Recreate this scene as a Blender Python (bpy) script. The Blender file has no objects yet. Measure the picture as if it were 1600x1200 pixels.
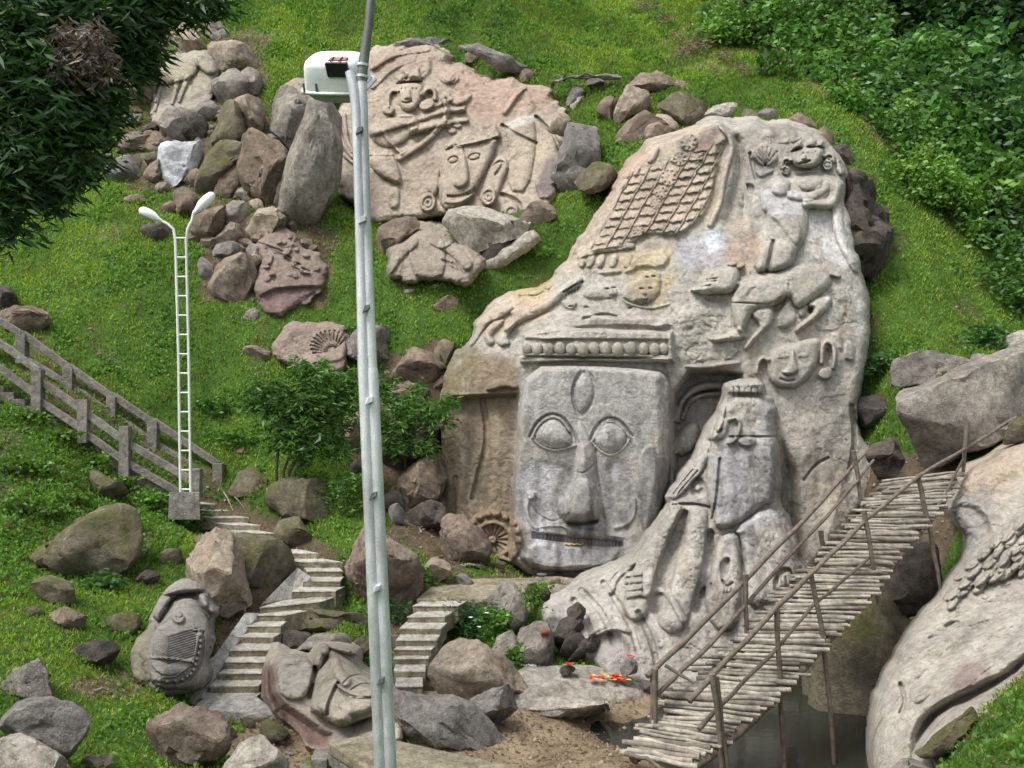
import bpy, bmesh, math, random
import numpy as np
from mathutils import Vector

# ------------------------------------------------------------------ camera, sky, sun, exposure
scene = bpy.context.scene
COL = scene.collection
F = 1500.0                       # focal length in photo pixels (photo 1600 x 1200)
cam_data = bpy.data.cameras.new('camera')
cam_data.sensor_width = 36.0
cam_data.lens = F / 1600.0 * 36.0
cam_data.clip_start = 0.1
cam_data.clip_end = 600.0
cam = bpy.data.objects.new('camera', cam_data)
COL.objects.link(cam)
cam.location = (0, 0, 0)
cam.rotation_euler = (math.radians(90), 0, 0)
scene.camera = cam

SUN_EL, SUN_AZ = math.radians(60), math.radians(-128)    # azimuth from +Y, clockwise seen from above
world = bpy.data.worlds.new('World')
scene.world = world
world.use_nodes = True
wt = world.node_tree
wt.nodes.clear()
sky = wt.nodes.new('ShaderNodeTexSky')
sky.sky_type = 'NISHITA'
sky.sun_disc = False
sky.sun_elevation = SUN_EL
sky.sun_rotation = SUN_AZ
sky.air_density = 1.0
sky.dust_density = 4.0
sky.ozone_density = 1.0
hs = wt.nodes.new('ShaderNodeHueSaturation')
hs.inputs['Saturation'].default_value = 0.25
bg = wt.nodes.new('ShaderNodeBackground')
bg.inputs['Strength'].default_value = 0.12
wo = wt.nodes.new('ShaderNodeOutputWorld')
wt.links.new(sky.outputs[0], hs.inputs['Color'])
wt.links.new(hs.outputs[0], bg.inputs['Color'])
wt.links.new(bg.outputs[0], wo.inputs['Surface'])

sun_data = bpy.data.lights.new('sun', 'SUN')
sun_data.energy = 1.5
sun_data.angle = math.radians(16)
sun_data.color = (1.0, 0.96, 0.9)
sun = bpy.data.objects.new('sun', sun_data)
COL.objects.link(sun)
sd_ = Vector((math.sin(SUN_AZ) * math.cos(SUN_EL), math.cos(SUN_AZ) * math.cos(SUN_EL), math.sin(SUN_EL)))
sun.rotation_euler = sd_.to_track_quat('Z', 'Y').to_euler()

scene.view_settings.view_transform = 'Standard'
scene.view_settings.look = 'None'
scene.view_settings.exposure = 1.1
scene.view_settings.gamma = 1.0
scene.view_settings.use_curve_mapping = False

# ------------------------------------------------------------------ helpers
RNG = np.random.default_rng(7)
random.seed(7)

def P(px, py, D):
    """a point of the place: the direction seen at photo pixel (px,py), D metres in front of the camera"""
    return Vector(((px - 800.0) / F * D, D, (600.0 - py) / F * D))

# close-up views in which outlines were read off: origin and scale
ZT = {'B': (680, 150, .45), 'F': (780, 500, .3875), 'U': (400, 0, .35), 'L': (0, 0, .35), 'M': (0, 400, .35),
      'N': (400, 400, .35), 'P': (0, 780, .35), 'Q': (400, 780, .35), 'R': (880, 780, .45), 'S': (1100, 500, .3125),
      'T': (880, 0, .45), 'G1': (800, 180, .2), 'G2': (720, 380, .25), 'G3': (1060, 180, .2), 'G4': (1060, 380, .2),
      'G5': (200, 880, .2), 'G6': (400, 960, .2), 'G7': (460, 50, .13333), 'G8': (660, 760, .1375), 'X': (0, 0, 1.0)}

def q(z, *v):
    o = ZT[z]
    a = np.array(v, float).reshape(-1, 2)
    return a * o[2] + np.array([o[0], o[1]])

def chaikin(p, n=1, closed=True):
    p = np.asarray(p, float)
    for _ in range(n):
        if closed:
            r = np.roll(p, -1, 0)
            p = np.stack([p * .75 + r * .25, p * .25 + r * .75], 1).reshape(-1, 2)
        else:
            a, b = p[:-1], p[1:]
            m = np.stack([a * .75 + b * .25, a * .25 + b * .75], 1).reshape(-1, 2)
            p = np.concatenate([p[:1], m[1:-1], p[-1:]])
    return p

def ell(c, rx, ry=None, rot=0, n=22):
    ry = rx if ry is None else ry
    t = np.linspace(0, 2 * np.pi, n, endpoint=False)
    x, y = rx * np.cos(t), ry * np.sin(t)
    r = math.radians(rot)
    return np.stack([c[0] + x * math.cos(r) - y * math.sin(r), c[1] + x * math.sin(r) + y * math.cos(r)], 1)

def seg_dist(U, V, p, closed):
    """distance to a polyline and position along it (0..1)"""
    best = np.full(U.shape, 1e9)
    tt = np.zeros(U.shape)
    n = len(p)
    m = n if closed else n - 1
    for i in range(m):
        a, b = p[i], p[(i + 1) % n]
        d = b - a
        L2 = d @ d + 1e-9
        t = np.clip(((U - a[0]) * d[0] + (V - a[1]) * d[1]) / L2, 0, 1)
        dd = np.hypot(U - a[0] - t * d[0], V - a[1] - t * d[1])
        w = dd < best
        best = np.where(w, dd, best)
        tt = np.where(w, (i + t) / m, tt)
    return best, tt

def inside(U, V, p):
    ins = np.zeros(U.shape, bool)
    n = len(p)
    for i in range(n):
        x1, y1 = p[i]
        x2, y2 = p[(i + 1) % n]
        if y1 == y2:
            continue
        c = ((V < y1) != (V < y2)) & (U < (x2 - x1) * (V - y1) / (y2 - y1) + x1)
        ins ^= c
    return ins

def sdf(U, V, p):
    d, _ = seg_dist(U, V, p, True)
    return np.where(inside(U, V, p), d, -d)

def sstep(a, b, x):
    t = np.clip((x - a) / (b - a), 0, 1)
    return t * t * (3 - 2 * t)

def _h(ix, iy, iz, s):
    h = (ix.astype(np.int64) * 374761393 + iy.astype(np.int64) * 668265263 + iz.astype(np.int64) * 2147483647 + s * 1274126177) & 0xffffffff
    h = ((h ^ (h >> 13)) * 1274126177) & 0xffffffff
    h = ((h ^ (h >> 16)) * 2246822519) & 0xffffffff
    return ((h ^ (h >> 15)) & 0xffff) / 65535.0 * 2 - 1

def vnoise(x, y, z, s=0):
    ix, iy, iz = np.floor(x), np.floor(y), np.floor(z)
    fx, fy, fz = x - ix, y - iy, z - iz
    fx, fy, fz = [f * f * f * (f * (f * 6 - 15) + 10) for f in (fx, fy, fz)]
    r = 0
    for a in (0, 1):
        for b in (0, 1):
            for c in (0, 1):
                w = (fx if a else 1 - fx) * (fy if b else 1 - fy) * (fz if c else 1 - fz)
                r = r + w * _h(ix + a, iy + b, iz + c, s)
    return r

def fbm(x, y, z, oct=4, s=0, gain=.5, ridged=False):
    r, a, f = 0, 1.0, 1.0
    for o in range(oct):
        n = vnoise(x * f + 17.3 * o, y * f + 5.1 * o, z * f + 9.7 * o, s + o)
        if ridged:
            n = 1 - 2 * np.abs(n)
        r = r + a * n
        a *= gain
        f *= 2.03
    return r

class TPS:
    def __init__(s, xy, v, reg=1e-3):
        xy = np.asarray(xy, float)
        n = len(xy)
        s.c = xy
        K = s.k(xy, xy) + reg * np.eye(n)
        Q = np.concatenate([np.ones((n, 1)), xy], 1)
        A = np.block([[K, Q], [Q.T, np.zeros((3, 3))]])
        w = np.linalg.solve(A, np.concatenate([np.asarray(v, float), np.zeros(3)]))
        s.w, s.a = w[:n], w[n:]
    @staticmethod
    def k(a, b):
        r2 = ((a[:, None, :] - b[None]) ** 2).sum(2)
        return r2 * np.log(r2 + 1e-9) * .5
    def __call__(s, x, y):
        sh = np.shape(x)
        p = np.stack([np.ravel(x), np.ravel(y)], 1).astype(float)
        out = np.empty(len(p))
        for i in range(0, len(p), 20000):
            b = p[i:i + 20000]
            out[i:i + 20000] = s.k(b, s.c) @ s.w + s.a[0] + b @ s.a[1:]
        return out.reshape(sh)

def mesh_np(name, verts, quads=None, tris=None, col=None, smooth=True):
    me = bpy.data.meshes.new(name)
    verts = np.asarray(verts, np.float32)
    me.vertices.add(len(verts))
    me.vertices.foreach_set('co', verts.ravel())
    parts, starts, off = [], [], 0
    for f, k in ((quads, 4), (tris, 3)):
        if f is not None and len(f):
            f = np.asarray(f, np.int32)
            parts.append(f.ravel())
            starts.append(off + np.arange(len(f)) * k)
            off += f.size
    li = np.concatenate(parts)
    st = np.concatenate(starts)
    me.loops.add(len(li))
    me.loops.foreach_set('vertex_index', li)
    me.polygons.add(len(st))
    me.polygons.foreach_set('loop_start', st.astype(np.int32))
    if smooth:
        me.polygons.foreach_set('use_smooth', np.ones(len(st), bool))
    me.update(calc_edges=True)
    if col is not None:
        at = me.color_attributes.new('Col', 'FLOAT_COLOR', 'POINT')
        c = np.ones((len(verts), 4), np.float32)
        c[:, :3] = col
        at.data.foreach_set('color', c.ravel())
    return me

def link(name, me, mat=None, parent=None):
    o = bpy.data.objects.new(name, me)
    COL.objects.link(o)
    if me is not None and mat is not None and len(me.materials) == 0:
        me.materials.append(mat)
    if parent is not None:
        o.parent = parent
    return o

def tag(o, label=None, cat=None, group=None, kind=None):
    if label: o['label'] = label
    if cat: o['category'] = cat
    if group: o['group'] = group
    if kind: o['kind'] = kind
    return o

def empty(name, loc=(0, 0, 0)):
    o = bpy.data.objects.new(name, None)
    o.empty_display_size = .2
    COL.objects.link(o)
    o.location = loc
    return o

def rebase(parent):
    """put an Empty's children into its local space (children were modelled in world space)"""
    for ch in parent.children:
        ch.matrix_parent_inverse = parent.matrix_basis.inverted()

def thing(name, loc, label, cat, group=None):
    return tag(empty(name, loc), label, cat, group)

def adopt(o, par):
    """parent keeping world-space modelling; par is an Empty at a location or another part"""
    o.parent = par
    if par.type == 'EMPTY':
        o.matrix_parent_inverse.identity()
        o.location = o.location - par.location
    return o

class MB:
    """collects tubes and boxes into one mesh"""
    def __init__(s):
        s.v, s.q, s.t, s.n = [], [], [], 0
    def add(s, v, q=None, t=None):
        v = np.asarray(v, float)
        s.v.append(v)
        if q is not None and len(q): s.q.append(np.asarray(q) + s.n)
        if t is not None and len(t): s.t.append(np.asarray(t) + s.n)
        s.n += len(v)
    def tube(s, pts, rad, n=8, cap=True, jit=0):
        pts = [np.asarray(p, float) for p in pts]
        m = len(pts)
        rad = np.broadcast_to(np.asarray(rad, float), (m,))
        V = []
        ref = np.array([.31, .2, .93])
        for i in range(m):
            d = pts[min(i + 1, m - 1)] - pts[max(i - 1, 0)]
            d = d / (np.linalg.norm(d) + 1e-9)
            a = np.cross(d, ref)
            if np.linalg.norm(a) < .1: a = np.cross(d, np.array([1., 0, 0]))
            a /= np.linalg.norm(a)
            b = np.cross(d, a)
            for k in range(n):
                th = 2 * math.pi * k / n
                r = rad[i] * (1 + jit * random.uniform(-1, 1))
                V.append(pts[i] + r * (math.cos(th) * a + math.sin(th) * b))
        Q = [[i * n + k, i * n + (k + 1) % n, (i + 1) * n + (k + 1) % n, (i + 1) * n + k] for i in range(m - 1) for k in range(n)]
        T = []
        if cap:
            r0, r1 = V[:n], V[(m - 1) * n:m * n]
            V = V + r0 + r1 + [pts[0], pts[-1]]
            b = m * n
            for k in range(n):
                T.append([b + 2 * n, b + (k + 1) % n, b + k])
                T.append([b + 2 * n + 1, b + n + k, b + n + (k + 1) % n])
        s.add(V, Q, T)
        return s
    def hexa(s, c):
        """box from 8 corners: bottom 4 ccw, top 4 ccw"""
        s.add([list(p) for p in c], [[3, 2, 1, 0], [4, 5, 6, 7], [0, 1, 5, 4], [1, 2, 6, 5], [2, 3, 7, 6], [3, 0, 4, 7]])
        return s
    def build(s, name, mat, parent=None, smooth=True, col=None):
        me = mesh_np(name, np.concatenate(s.v), np.concatenate(s.q) if s.q else None, np.concatenate(s.t) if s.t else None, col, smooth)
        o = link(name, me, mat)
        if parent is not None: adopt(o, parent)
        return o

# ------------------------------------------------------------------ materials
class NT:
    def __init__(s, name):
        s.m = bpy.data.materials.new(name)
        s.m.use_nodes = True
        s.t = s.m.node_tree
        s.t.nodes.clear()
        s.out = s.t.nodes.new('ShaderNodeOutputMaterial')
        s.b = s.t.nodes.new('ShaderNodeBsdfPrincipled')
        s.t.links.new(s.b.outputs[0], s.out.inputs[0])
        s.pos = None
    def n(s, typ, **kw):
        nd = s.t.nodes.new(typ)
        for k, v in kw.items():
            setattr(nd, k, v)
        return nd
    def l(s, a, b): s.t.links.new(a, b)
    def position(s):
        if s.pos is None:
            s.pos = s.n('ShaderNodeNewGeometry')
        return s.pos
    def noise(s, scale, detail=6, rough=.6, stretch=None, dist=0):
        g = s.position().outputs['Position']
        if stretch:
            mp = s.n('ShaderNodeMapping')
            mp.inputs['Scale'].default_value = stretch
            s.l(g, mp.inputs['Vector'])
            g = mp.outputs[0]
        nd = s.n('ShaderNodeTexNoise')
        nd.inputs['Scale'].default_value = scale
        nd.inputs['Detail'].default_value = detail
        nd.inputs['Roughness'].default_value = rough
        nd.inputs['Distortion'].default_value = dist
        s.l(g, nd.inputs['Vector'])
        return nd.outputs['Fac']
    def ramp(s, fac, a, b, va=0.0, vb=1.0):
        r = s.n('ShaderNodeMapRange')
        r.interpolation_type = 'SMOOTHSTEP'
        r.inputs['From Min'].default_value = a
        r.inputs['From Max'].default_value = b
        r.inputs['To Min'].default_value = va
        r.inputs['To Max'].default_value = vb
        s.l(fac, r.inputs['Value'])
        return r.outputs['Result']
    def mix(s, fac, a, b, mode='MIX'):
        m = s.n('ShaderNodeMix', data_type='RGBA', blend_type=mode)
        for sock, v in ((m.inputs[0], fac), (m.inputs[6], a), (m.inputs[7], b)):
            if isinstance(v, (int, float)): sock.default_value = v
            elif isinstance(v, tuple): sock.default_value = (*v, 1)
            else: s.l(v, sock)
        return m.outputs[2]
    def math(s, op, a, b=None):
        m = s.n('ShaderNodeMath', operation=op)
        for sock, v in ((m.inputs[0], a), (m.inputs[1], b)):
            if v is None: continue
            if isinstance(v, (int, float)): sock.default_value = v
            else: s.l(v, sock)
        return m.outputs[0]
    def bump(s, h, strength, dist):
        b = s.n('ShaderNodeBump')
        b.inputs['Strength'].default_value = strength
        b.inputs['Distance'].default_value = dist
        s.l(h, b.inputs['Height'])
        s.l(b.outputs[0], s.b.inputs['Normal'])
    def fin(s, col, rough=.9, metal=0):
        if isinstance(col, tuple): s.b.inputs['Base Color'].default_value = (*col, 1)
        else: s.l(col, s.b.inputs['Base Color'])
        if isinstance(rough, (int, float)): s.b.inputs['Roughness'].default_value = rough
        else: s.l(rough, s.b.inputs['Roughness'])
        s.b.inputs['Metallic'].default_value = metal
        s.b.inputs['Specular IOR Level'].default_value = .25
        return s.m

def rock_mat(name, c1, c2, moss=0.0, lichen=.25, attr=False, streak=0.0, pits=0.0):
    s = NT(name)
    if attr:
        a = s.n('ShaderNodeAttribute', attribute_name='Col')
        base = a.outputs['Color']
        v = s.ramp(s.noise(.8, 8, .7), .3, .7, .82, 1.14)
        base = s.mix(1.0, base, v, 'MULTIPLY')
    else:
        base = s.mix(s.ramp(s.noise(1.1, 8, .7, dist=.6), .38, .62), c1, c2)
    mott = s.ramp(s.noise(7, 10, .72), .25, .75, .66 if attr else .5, 1.26 if attr else 1.38)
    base = s.mix(1.0, base, mott, 'MULTIPLY')
    grain = s.ramp(s.noise(38, 5, .8), .25, .75, .78 if attr else .66, 1.18 if attr else 1.26)
    base = s.mix(1.0, base, grain, 'MULTIPLY')
    if streak:
        sm = s.ramp(s.noise(.35, 3, .5), .42, .62)
        st = s.ramp(s.noise(1.8, 4, .55, (1, 1, .12)), .5, .68)
        st = s.math('MULTIPLY', s.math('MULTIPLY', st, sm), streak)
        base = s.mix(st, base, (.10, .10, .105))
        st2 = s.ramp(s.noise(2.6, 4, .55, (1, 1, .1)), .58, .72)
        st2 = s.math('MULTIPLY', st2, streak * .5)
        base = s.mix(st2, base, (.52, .51, .5))
    if lichen:
        li = s.math('MULTIPLY', s.ramp(s.noise(4.5, 9, .8), .6, .72), lichen)
        base = s.mix(li, base, (.46, .45, .4))
        dk = s.math('MULTIPLY', s.ramp(s.noise(2.4, 9, .75, dist=1.0), .54, .70), .62)
        base = s.mix(dk, base, (.085, .075, .065))
    if moss:
        sep = s.n('ShaderNodeSeparateXYZ')
        s.l(s.position().outputs['Normal'], sep.inputs[0])
        up = s.ramp(sep.outputs['Z'], -.25, .7)
        mk = s.math('MULTIPLY', up, s.ramp(s.noise(1.7, 8, .7), .62 - .3 * moss, .82 - .3 * moss))
        mk = s.math('MULTIPLY', mk, .9)
        mc = s.mix(s.ramp(s.noise(9, 6, .7), .3, .7), (.05, .055, .014), (.125, .125, .045))
        base = s.mix(mk, base, mc)
    h = s.math('ADD', s.noise(5, 10, .7), s.math('MULTIPLY', s.noise(28, 6, .7), .45))
    if pits:
        vo = s.n('ShaderNodeTexVoronoi')
        vo.inputs['Scale'].default_value = 14
        s.l(s.position().outputs['Position'], vo.inputs['Vector'])
        h = s.math('ADD', h, s.math('MULTIPLY', vo.outputs['Distance'], pits))
    s.bump(h, .95, .09)
    return s.fin(base, .92)

M = {}
M['cliff'] = rock_mat('carved stone', None, None, attr=True, streak=.55, lichen=.18, moss=.12)
M['carve'] = rock_mat('carved boulder stone', None, None, attr=True, streak=0, lichen=.25, moss=.25)
M['grey'] = rock_mat('grey boulder stone', (.185, .17, .15), (.30, .272, .235), moss=.25)
M['brown'] = rock_mat('brown boulder stone', (.155, .12, .092), (.25, .195, .15), moss=.3)
M['red'] = rock_mat('reddish boulder stone', (.185, .135, .108), (.265, .22, .175), moss=.12)
M['moss'] = rock_mat('mossy boulder stone', (.13, .112, .08), (.205, .178, .13), moss=.78, lichen=.1)
M['pale'] = rock_mat('pale boulder stone', (.30, .275, .235), (.43, .39, .335), moss=.18)
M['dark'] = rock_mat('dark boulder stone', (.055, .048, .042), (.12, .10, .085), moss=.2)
M['buff'] = rock_mat('buff boulder stone', (.29, .235, .18), (.38, .32, .25), moss=.2)
M['slate'] = rock_mat('slate grey boulder stone', (.155, .145, .135), (.235, .22, .205), moss=.08, lichen=.3)
M['limewash'] = rock_mat('limewashed stone', (.36, .365, .39), (.56, .57, .60), lichen=.1)
M['cement'] = rock_mat('cement', (.33, .32, .30), (.46, .45, .42), lichen=.2)
M['step'] = rock_mat('step concrete', (.21, .185, .125), (.33, .295, .215), lichen=.25, moss=.05)
M['tread'] = rock_mat('worn tread plaster', (.42, .40, .34), (.54, .52, .46), lichen=.2)
M['oldconc'] = rock_mat('weathered concrete', (.20, .185, .165), (.29, .27, .24), lichen=.25, moss=.2)

def plain(name, c, rough=.6, metal=0, var=.25, scale=8, spec=None):
    s = NT(name)
    v = s.ramp(s.noise(scale, 6, .7), .25, .75, 1 - var, 1 + var)
    m = s.fin(s.mix(1.0, c, v, 'MULTIPLY'), rough, metal)
    if spec is not None: s.b.inputs['Specular IOR Level'].default_value = spec
    return m

def galv(name, c=(.52, .55, .57)):
    s = NT(name)
    base = s.mix(s.ramp(s.noise(3, 8, .7, (1, 1, .25)), .4, .65), c, tuple(x * .62 for x in c))
    sp = s.ramp(s.noise(60, 5, .8), .35, .7, .84, 1.1)
    base = s.mix(1.0, base, sp, 'MULTIPLY')
    rst = s.math('MULTIPLY', s.ramp(s.noise(14, 8, .8), .66, .75), .6)
    base = s.mix(rst, base, (.16, .12, .08))
    return s.fin(base, s.ramp(s.noise(10, 4), .3, .7, .42, .65), .6)

def leaf_mat(name, rough=.45, trans=.3, tint=(1, 1, 1)):
    s = NT(name)
    a = s.n('ShaderNodeAttribute', attribute_name='Col')
    c = s.mix(1.0, a.outputs['Color'], tint, 'MULTIPLY')
    s.fin(c, rough)
    s.b.inputs['Specular IOR Level'].default_value = .35
    tr = s.n('ShaderNodeBsdfTranslucent')
    c2 = s.mix(1.0, c, (1.3, 1.35, .6), 'MULTIPLY')
    s.l(c2, tr.inputs['Color'])
    ms = s.n('ShaderNodeMixShader')
    ms.inputs[0].default_value = trans
    s.l(s.b.outputs[0], ms.inputs[1])
    s.l(tr.outputs[0], ms.inputs[2])
    s.l(ms.outputs[0], s.out.inputs[0])
    return s.m

M['leaf'] = leaf_mat('foliage')
M['grass'] = leaf_mat('grass blades', .6, .42)
M['bark'] = rock_mat('bark', (.07, .055, .04), (.13, .10, .075), moss=.2, lichen=.2)
M['galv'] = galv('galvanised steel', (.70, .72, .74))
M['galvd'] = galv('dull steel', (.2, .21, .2))
M['whitepaint'] = plain('pale lamp paint', (.66, .69, .66), .45, 0, .15, 20)
M['lampwhite'] = plain('white lamp housing', (.80, .81, .84), .35, 0, .08, 12, .5)
M['glassgrey'] = plain('lamp lens', (.30, .31, .31), .25, 0, .1, 12, .5)
M['black'] = plain('black plastic', (.02, .02, .022), .5, 0, .2)
M['rustred'] = plain('red primer plate', (.30, .12, .10), .7, 0, .3, 30)
s = NT('grey driftwood poles')
oi = s.n('ShaderNodeObjectInfo')
c_ = s.mix(oi.outputs['Random'], (.15, .125, .10), (.36, .33, .28))
c_ = s.mix(1.0, c_, s.ramp(s.noise(7, 8, .8), .3, .7, .45, 1.35), 'MULTIPLY')
s.bump(s.noise(30, 6, .7), .6, .02)
M['stick'] = s.fin(c_, .88)
M['stickd'] = plain('dark rail poles', (.13, .105, .085), .85, 0, .45, 9)
M['flower_red'] = plain('red petals', (.62, .02, .025), .6, 0, .2)
M['flower_yellow'] = plain('yellow petals', (.75, .48, .03), .6, 0, .2)
M['flower_white'] = plain('white petals', (.8, .8, .78), .6, 0, .1)
M['plastic'] = plain('clear plastic bag', (.72, .74, .76), .3, 0, .1)
M['clay'] = plain('clay pot', (.20, .05, .03), .6, 0, .2)
# ------------------------------------------------------------------ terrain (one sheet)
CT = [
 # lower left lawn and slope
 (0,1190,11.5),(100,1190,12.5),(230,1190,13),(200,1100,14.8),(100,1000,16.5),(0,1000,15.8),(220,1010,17.2),(100,900,19.5),(0,850,20.2),
 (250,860,21),(100,750,22.4),(0,700,22.6),(220,800,23),(100,700,23.4),(30,625,24.2),(200,745,24.2),(300,790,24.2),(330,1110,16.2),
 # under and behind the railed stair
 (60,590,25.2),(200,660,25.4),(320,720,25.4),(100,540,26.6),(300,560,27.5),(400,700,26),(200,450,28.5),(100,400,29.5),(50,300,31.5),
 (200,320,31),(400,520,28),(350,640,26.8),(450,640,26.5),(400,830,23.2),(470,900,20.9),(380,900,20.6),(400,1060,17.6),
 # middle
 (500,970,19.3),(560,890,21.3),(640,860,22.4),(560,810,23.8),(430,770,24.8),(520,760,25),(600,640,27),(650,560,27.5),(600,500,28.2),
 (500,540,28.2),(470,480,28.8),(540,400,30),(520,330,31.5),(640,460,28.6),(760,440,28.6),(850,390,29.4),(920,300,30.6),(700,520,27.8),
 (660,770,25.6),
 # upper hill
 (430,140,36),(450,60,38.5),(400,0,41),(560,20,40),(700,40,39),(820,100,37),(900,150,35.5),(1000,100,37.5),(900,20,41),(1100,150,33.4),
 (1000,210,31.8),(1200,168,31.6),(1100,40,40.5),(1200,80,38),(1330,205,31),(1300,150,34),(1420,265,31),(1400,330,29.3),(1430,400,28.2),
 (1400,480,27.2),(1450,540,26),(1550,500,27.2),(1500,330,31),(1560,400,30),(1600,450,29.2),(1600,300,33),(1450,150,36),(1600,100,39),
 (1350,0,42),(1600,0,43),(100,200,33.5),(0,200,33.5),(100,50,38),(250,100,37),(330,200,34.5),(0,0,40),(200,250,33),
 # behind the carved panel and the great rock
 (700,250,35),(850,250,34),(600,150,37),(750,150,37),(870,130,36.2),(600,330,33.5),(720,360,32.8),(820,330,32.5),
 (930,640,28.2),(930,800,27.2),(1130,400,29.6),(1130,250,31),(1250,600,28),(1280,800,26.5),(1250,400,29.6),(1000,480,28.8),(760,700,27),
 # before the face, the platform, the bank
 (800,905,22.6),(880,910,22.4),(700,890,22.4),(760,930,21.4),(690,960,20.2),(740,1010,19.3),(850,1062,18.6),(980,1085,18.1),(900,1115,17.1),
 (1000,1110,17.4),(640,1090,17.2),(560,1150,15.4),(700,1130,15.9),(850,1165,15.3),(950,1185,14.5),(780,1195,14.2),(450,1150,15.4),(380,1180,14.2),
 # stream bed
 (1250,1240,15.3),(1150,1235,15.6),(1320,1200,17.2),(1220,1160,18.6),(1300,1100,20.4),(1150,1120,19),(1090,1240,13.5),(1270,1000,24),
 # right bank
 (1600,1080,11),(1500,1190,9.8),(1600,1200,9),(1420,1290,10.6),(1600,960,15.5),(1500,830,19.5),(1600,690,21),(1440,660,23.6),(1600,570,24.6),
 (1400,590,25.4),(1420,1000,19.6),
 # towards the camera
 (800,1400,8),(400,1330,9.5),(0,1350,8),(1200,1340,11.2),(1500,1400,6),
]
ctw = [(*P(*c),) for c in CT]
ctw += [(0, 0, -1.75), (9, 0, -1.6), (-9, 0, -1.6), (0, 4, -3.6), (0, -25, -1), (30, -25, 0), (-30, -25, 0), (25, 12, -1), (-22, 12, -3.2), (-20, 5, -3),
        (18, 5, -1.5), (28, 25, 5), (-26, 25, 2), (28, 40, 15), (-28, 40, 14.5), (0, 55, 22), (35, 55, 24), (-35, 55, 22), (0, 80, 27), (60, 80, 30),
        (-60, 80, 27), (60, 20, 10), (-60, 20, 5), (60, -25, 2), (-60, -25, 0)]
ctw = np.array(ctw)
_tp = TPS(ctw[:, :2] / 10, ctw[:, 2], 2e-3)
_path = [np.array([P(*a)[:2] for a in ((355,1095,17),(385,1020,18.2),(410,970,19),(450,945,19.6),(495,920,20.4),(505,890,21.3),(470,860,22.2),(405,832,23.1),(360,810,23.6),(330,790,24.3))]), np.array([P(*a)[:2] for a in ((640,1085,17.2),(650,1020,18.3),(665,970,19.4),(690,935,20.4))])]
def tz(x, y):
    x = np.asarray(x, float); y = np.asarray(y, float)
    cut = 0
    for p in _path:
        cut = np.maximum(cut, .42 * sstep(1.35, .6, seg_dist(x, y, p, False)[0]))
    return _tp(x / 10, y / 10) - cut + .16 * fbm(x * .55, y * .55, x * 0 + 3.3, 3, 11) + .03 * fbm(x * 2.6, y * 2.6, x * 0 + 1.3, 2, 15)

_Ds = np.arange(7.0, 60, .08)
def hit(px, py, default=30.0):
    """distance at which the sight line through a photo pixel meets the terrain"""
    x = (px - 800) / F * _Ds
    z = (600 - py) / F * _Ds
    k = np.nonzero(tz(x, _Ds) > z)[0]
    return float(_Ds[k[0]]) if len(k) else default
def ground_at(px, py):
    return P(px, py, hit(px, py))

def axis(lo, hi, a, b, fine, coarse):
    o = [np.arange(a, b, fine)]
    st, x, left = fine, a, []
    while x > lo:
        st = min(st * 1.25, coarse); x -= st; left.append(x)
    st, x, right = fine, b, []
    while x < hi:
        right.append(x); st = min(st * 1.25, coarse); x += st
    return np.array(left[::-1] + list(o[0]) + right)
gx = axis(-58, 58, -19, 23, .17, 3)
gy = axis(-24, 78, 8.5, 44, .17, 3)
GX, GY = np.meshgrid(gx, gy)
GZ = tz(GX, GY)
PXg = 800 + GX / np.maximum(GY, .5) * F
PYg = 600 - GZ / np.maximum(GY, .5) * F
SOIL = [  # bare earth, rock shelf and trodden patches, as outlines seen from the camera
 (q('X', 770,1108, 1010,1098, 1020,1200, 1010,1260, 700,1260, 640,1150), 1.0), (q('X', 620,1085, 820,1075, 830,1040, 1010,1040, 1030,1110, 760,1130, 620,1120), 1.0),
 (q('X', 690,900, 880,880, 900,930, 760,960, 690,950), .75), (q('X', 400,1075, 460,1090, 540,1150, 470,1220, 380,1200, 350,1130), .9),
 (q('X', 270,770, 400,790, 560,880, 470,1000, 410,1120, 300,1120, 330,1000, 430,880, 300,810), .8),
 (q('X', 620,930, 720,930, 700,1090, 600,1100), .8), (q('X', 1020,1040, 1400,900, 1480,1000, 1400,1260, 1000,1260), 1.0),
 (q('X', 600,560, 700,530, 720,900, 600,830, 560,700), 1.0), (q('X', 1250,800, 1390,700, 1520,730, 1480,900, 1400,1000, 1250,1000), 1.0), (q('X', 300,300, 420,200, 540,380, 500,480, 330,480), .7),
 (q('X', 170,60, 420,40, 420,180, 540,180, 520,320, 200,300), .7), (q('X', 1040,60, 1180,110, 1160,130, 1030,100), .5),
 (q('X', 1440,270, 1600,390, 1600,420, 1420,300), .6), (q('X', 0,480, 360,760, 360,800, 0,600), .5), (q('X', 230,1030, 310,1080, 260,1100, 130,1090, 160,1050), .6),
]
def grass_amount(PXa, PYa, X, Y):
    g = np.ones(np.shape(X))
    w = 26 * fbm(X * .9, Y * .9, X * 0 + 7.7, 3, 21)
    for poly, s in SOIL:
        lo, hi = poly.min(0) - 30, poly.max(0) + 30
        m = (PXa > lo[0]) & (PXa < hi[0]) & (PYa > lo[1]) & (PYa < hi[1]) & (Y > 3)
        if m.any():
            d = sdf(PXa[m] + w[m], PYa[m] + w[m] * .4, poly)
            g[m] = np.minimum(g[m], 1 - s * sstep(-8, 8, d))
    jn = inside(PXa + w, PYa, q('X', 1110,-60, 1140,20, 1210,100, 1310,165, 1350,215, 1420,250, 1490,315, 1550,370, 1620,410, 1720,450, 1720,-60)) & (Y > 25)
    g = np.where(jn, .25, g)
    n = fbm(X * .7, Y * .7, X * 0 + 2.2, 4, 31)
    g = g * (1 - .5 * sstep(.5, 1.0, n))
    return np.clip(g, 0, 1)
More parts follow.
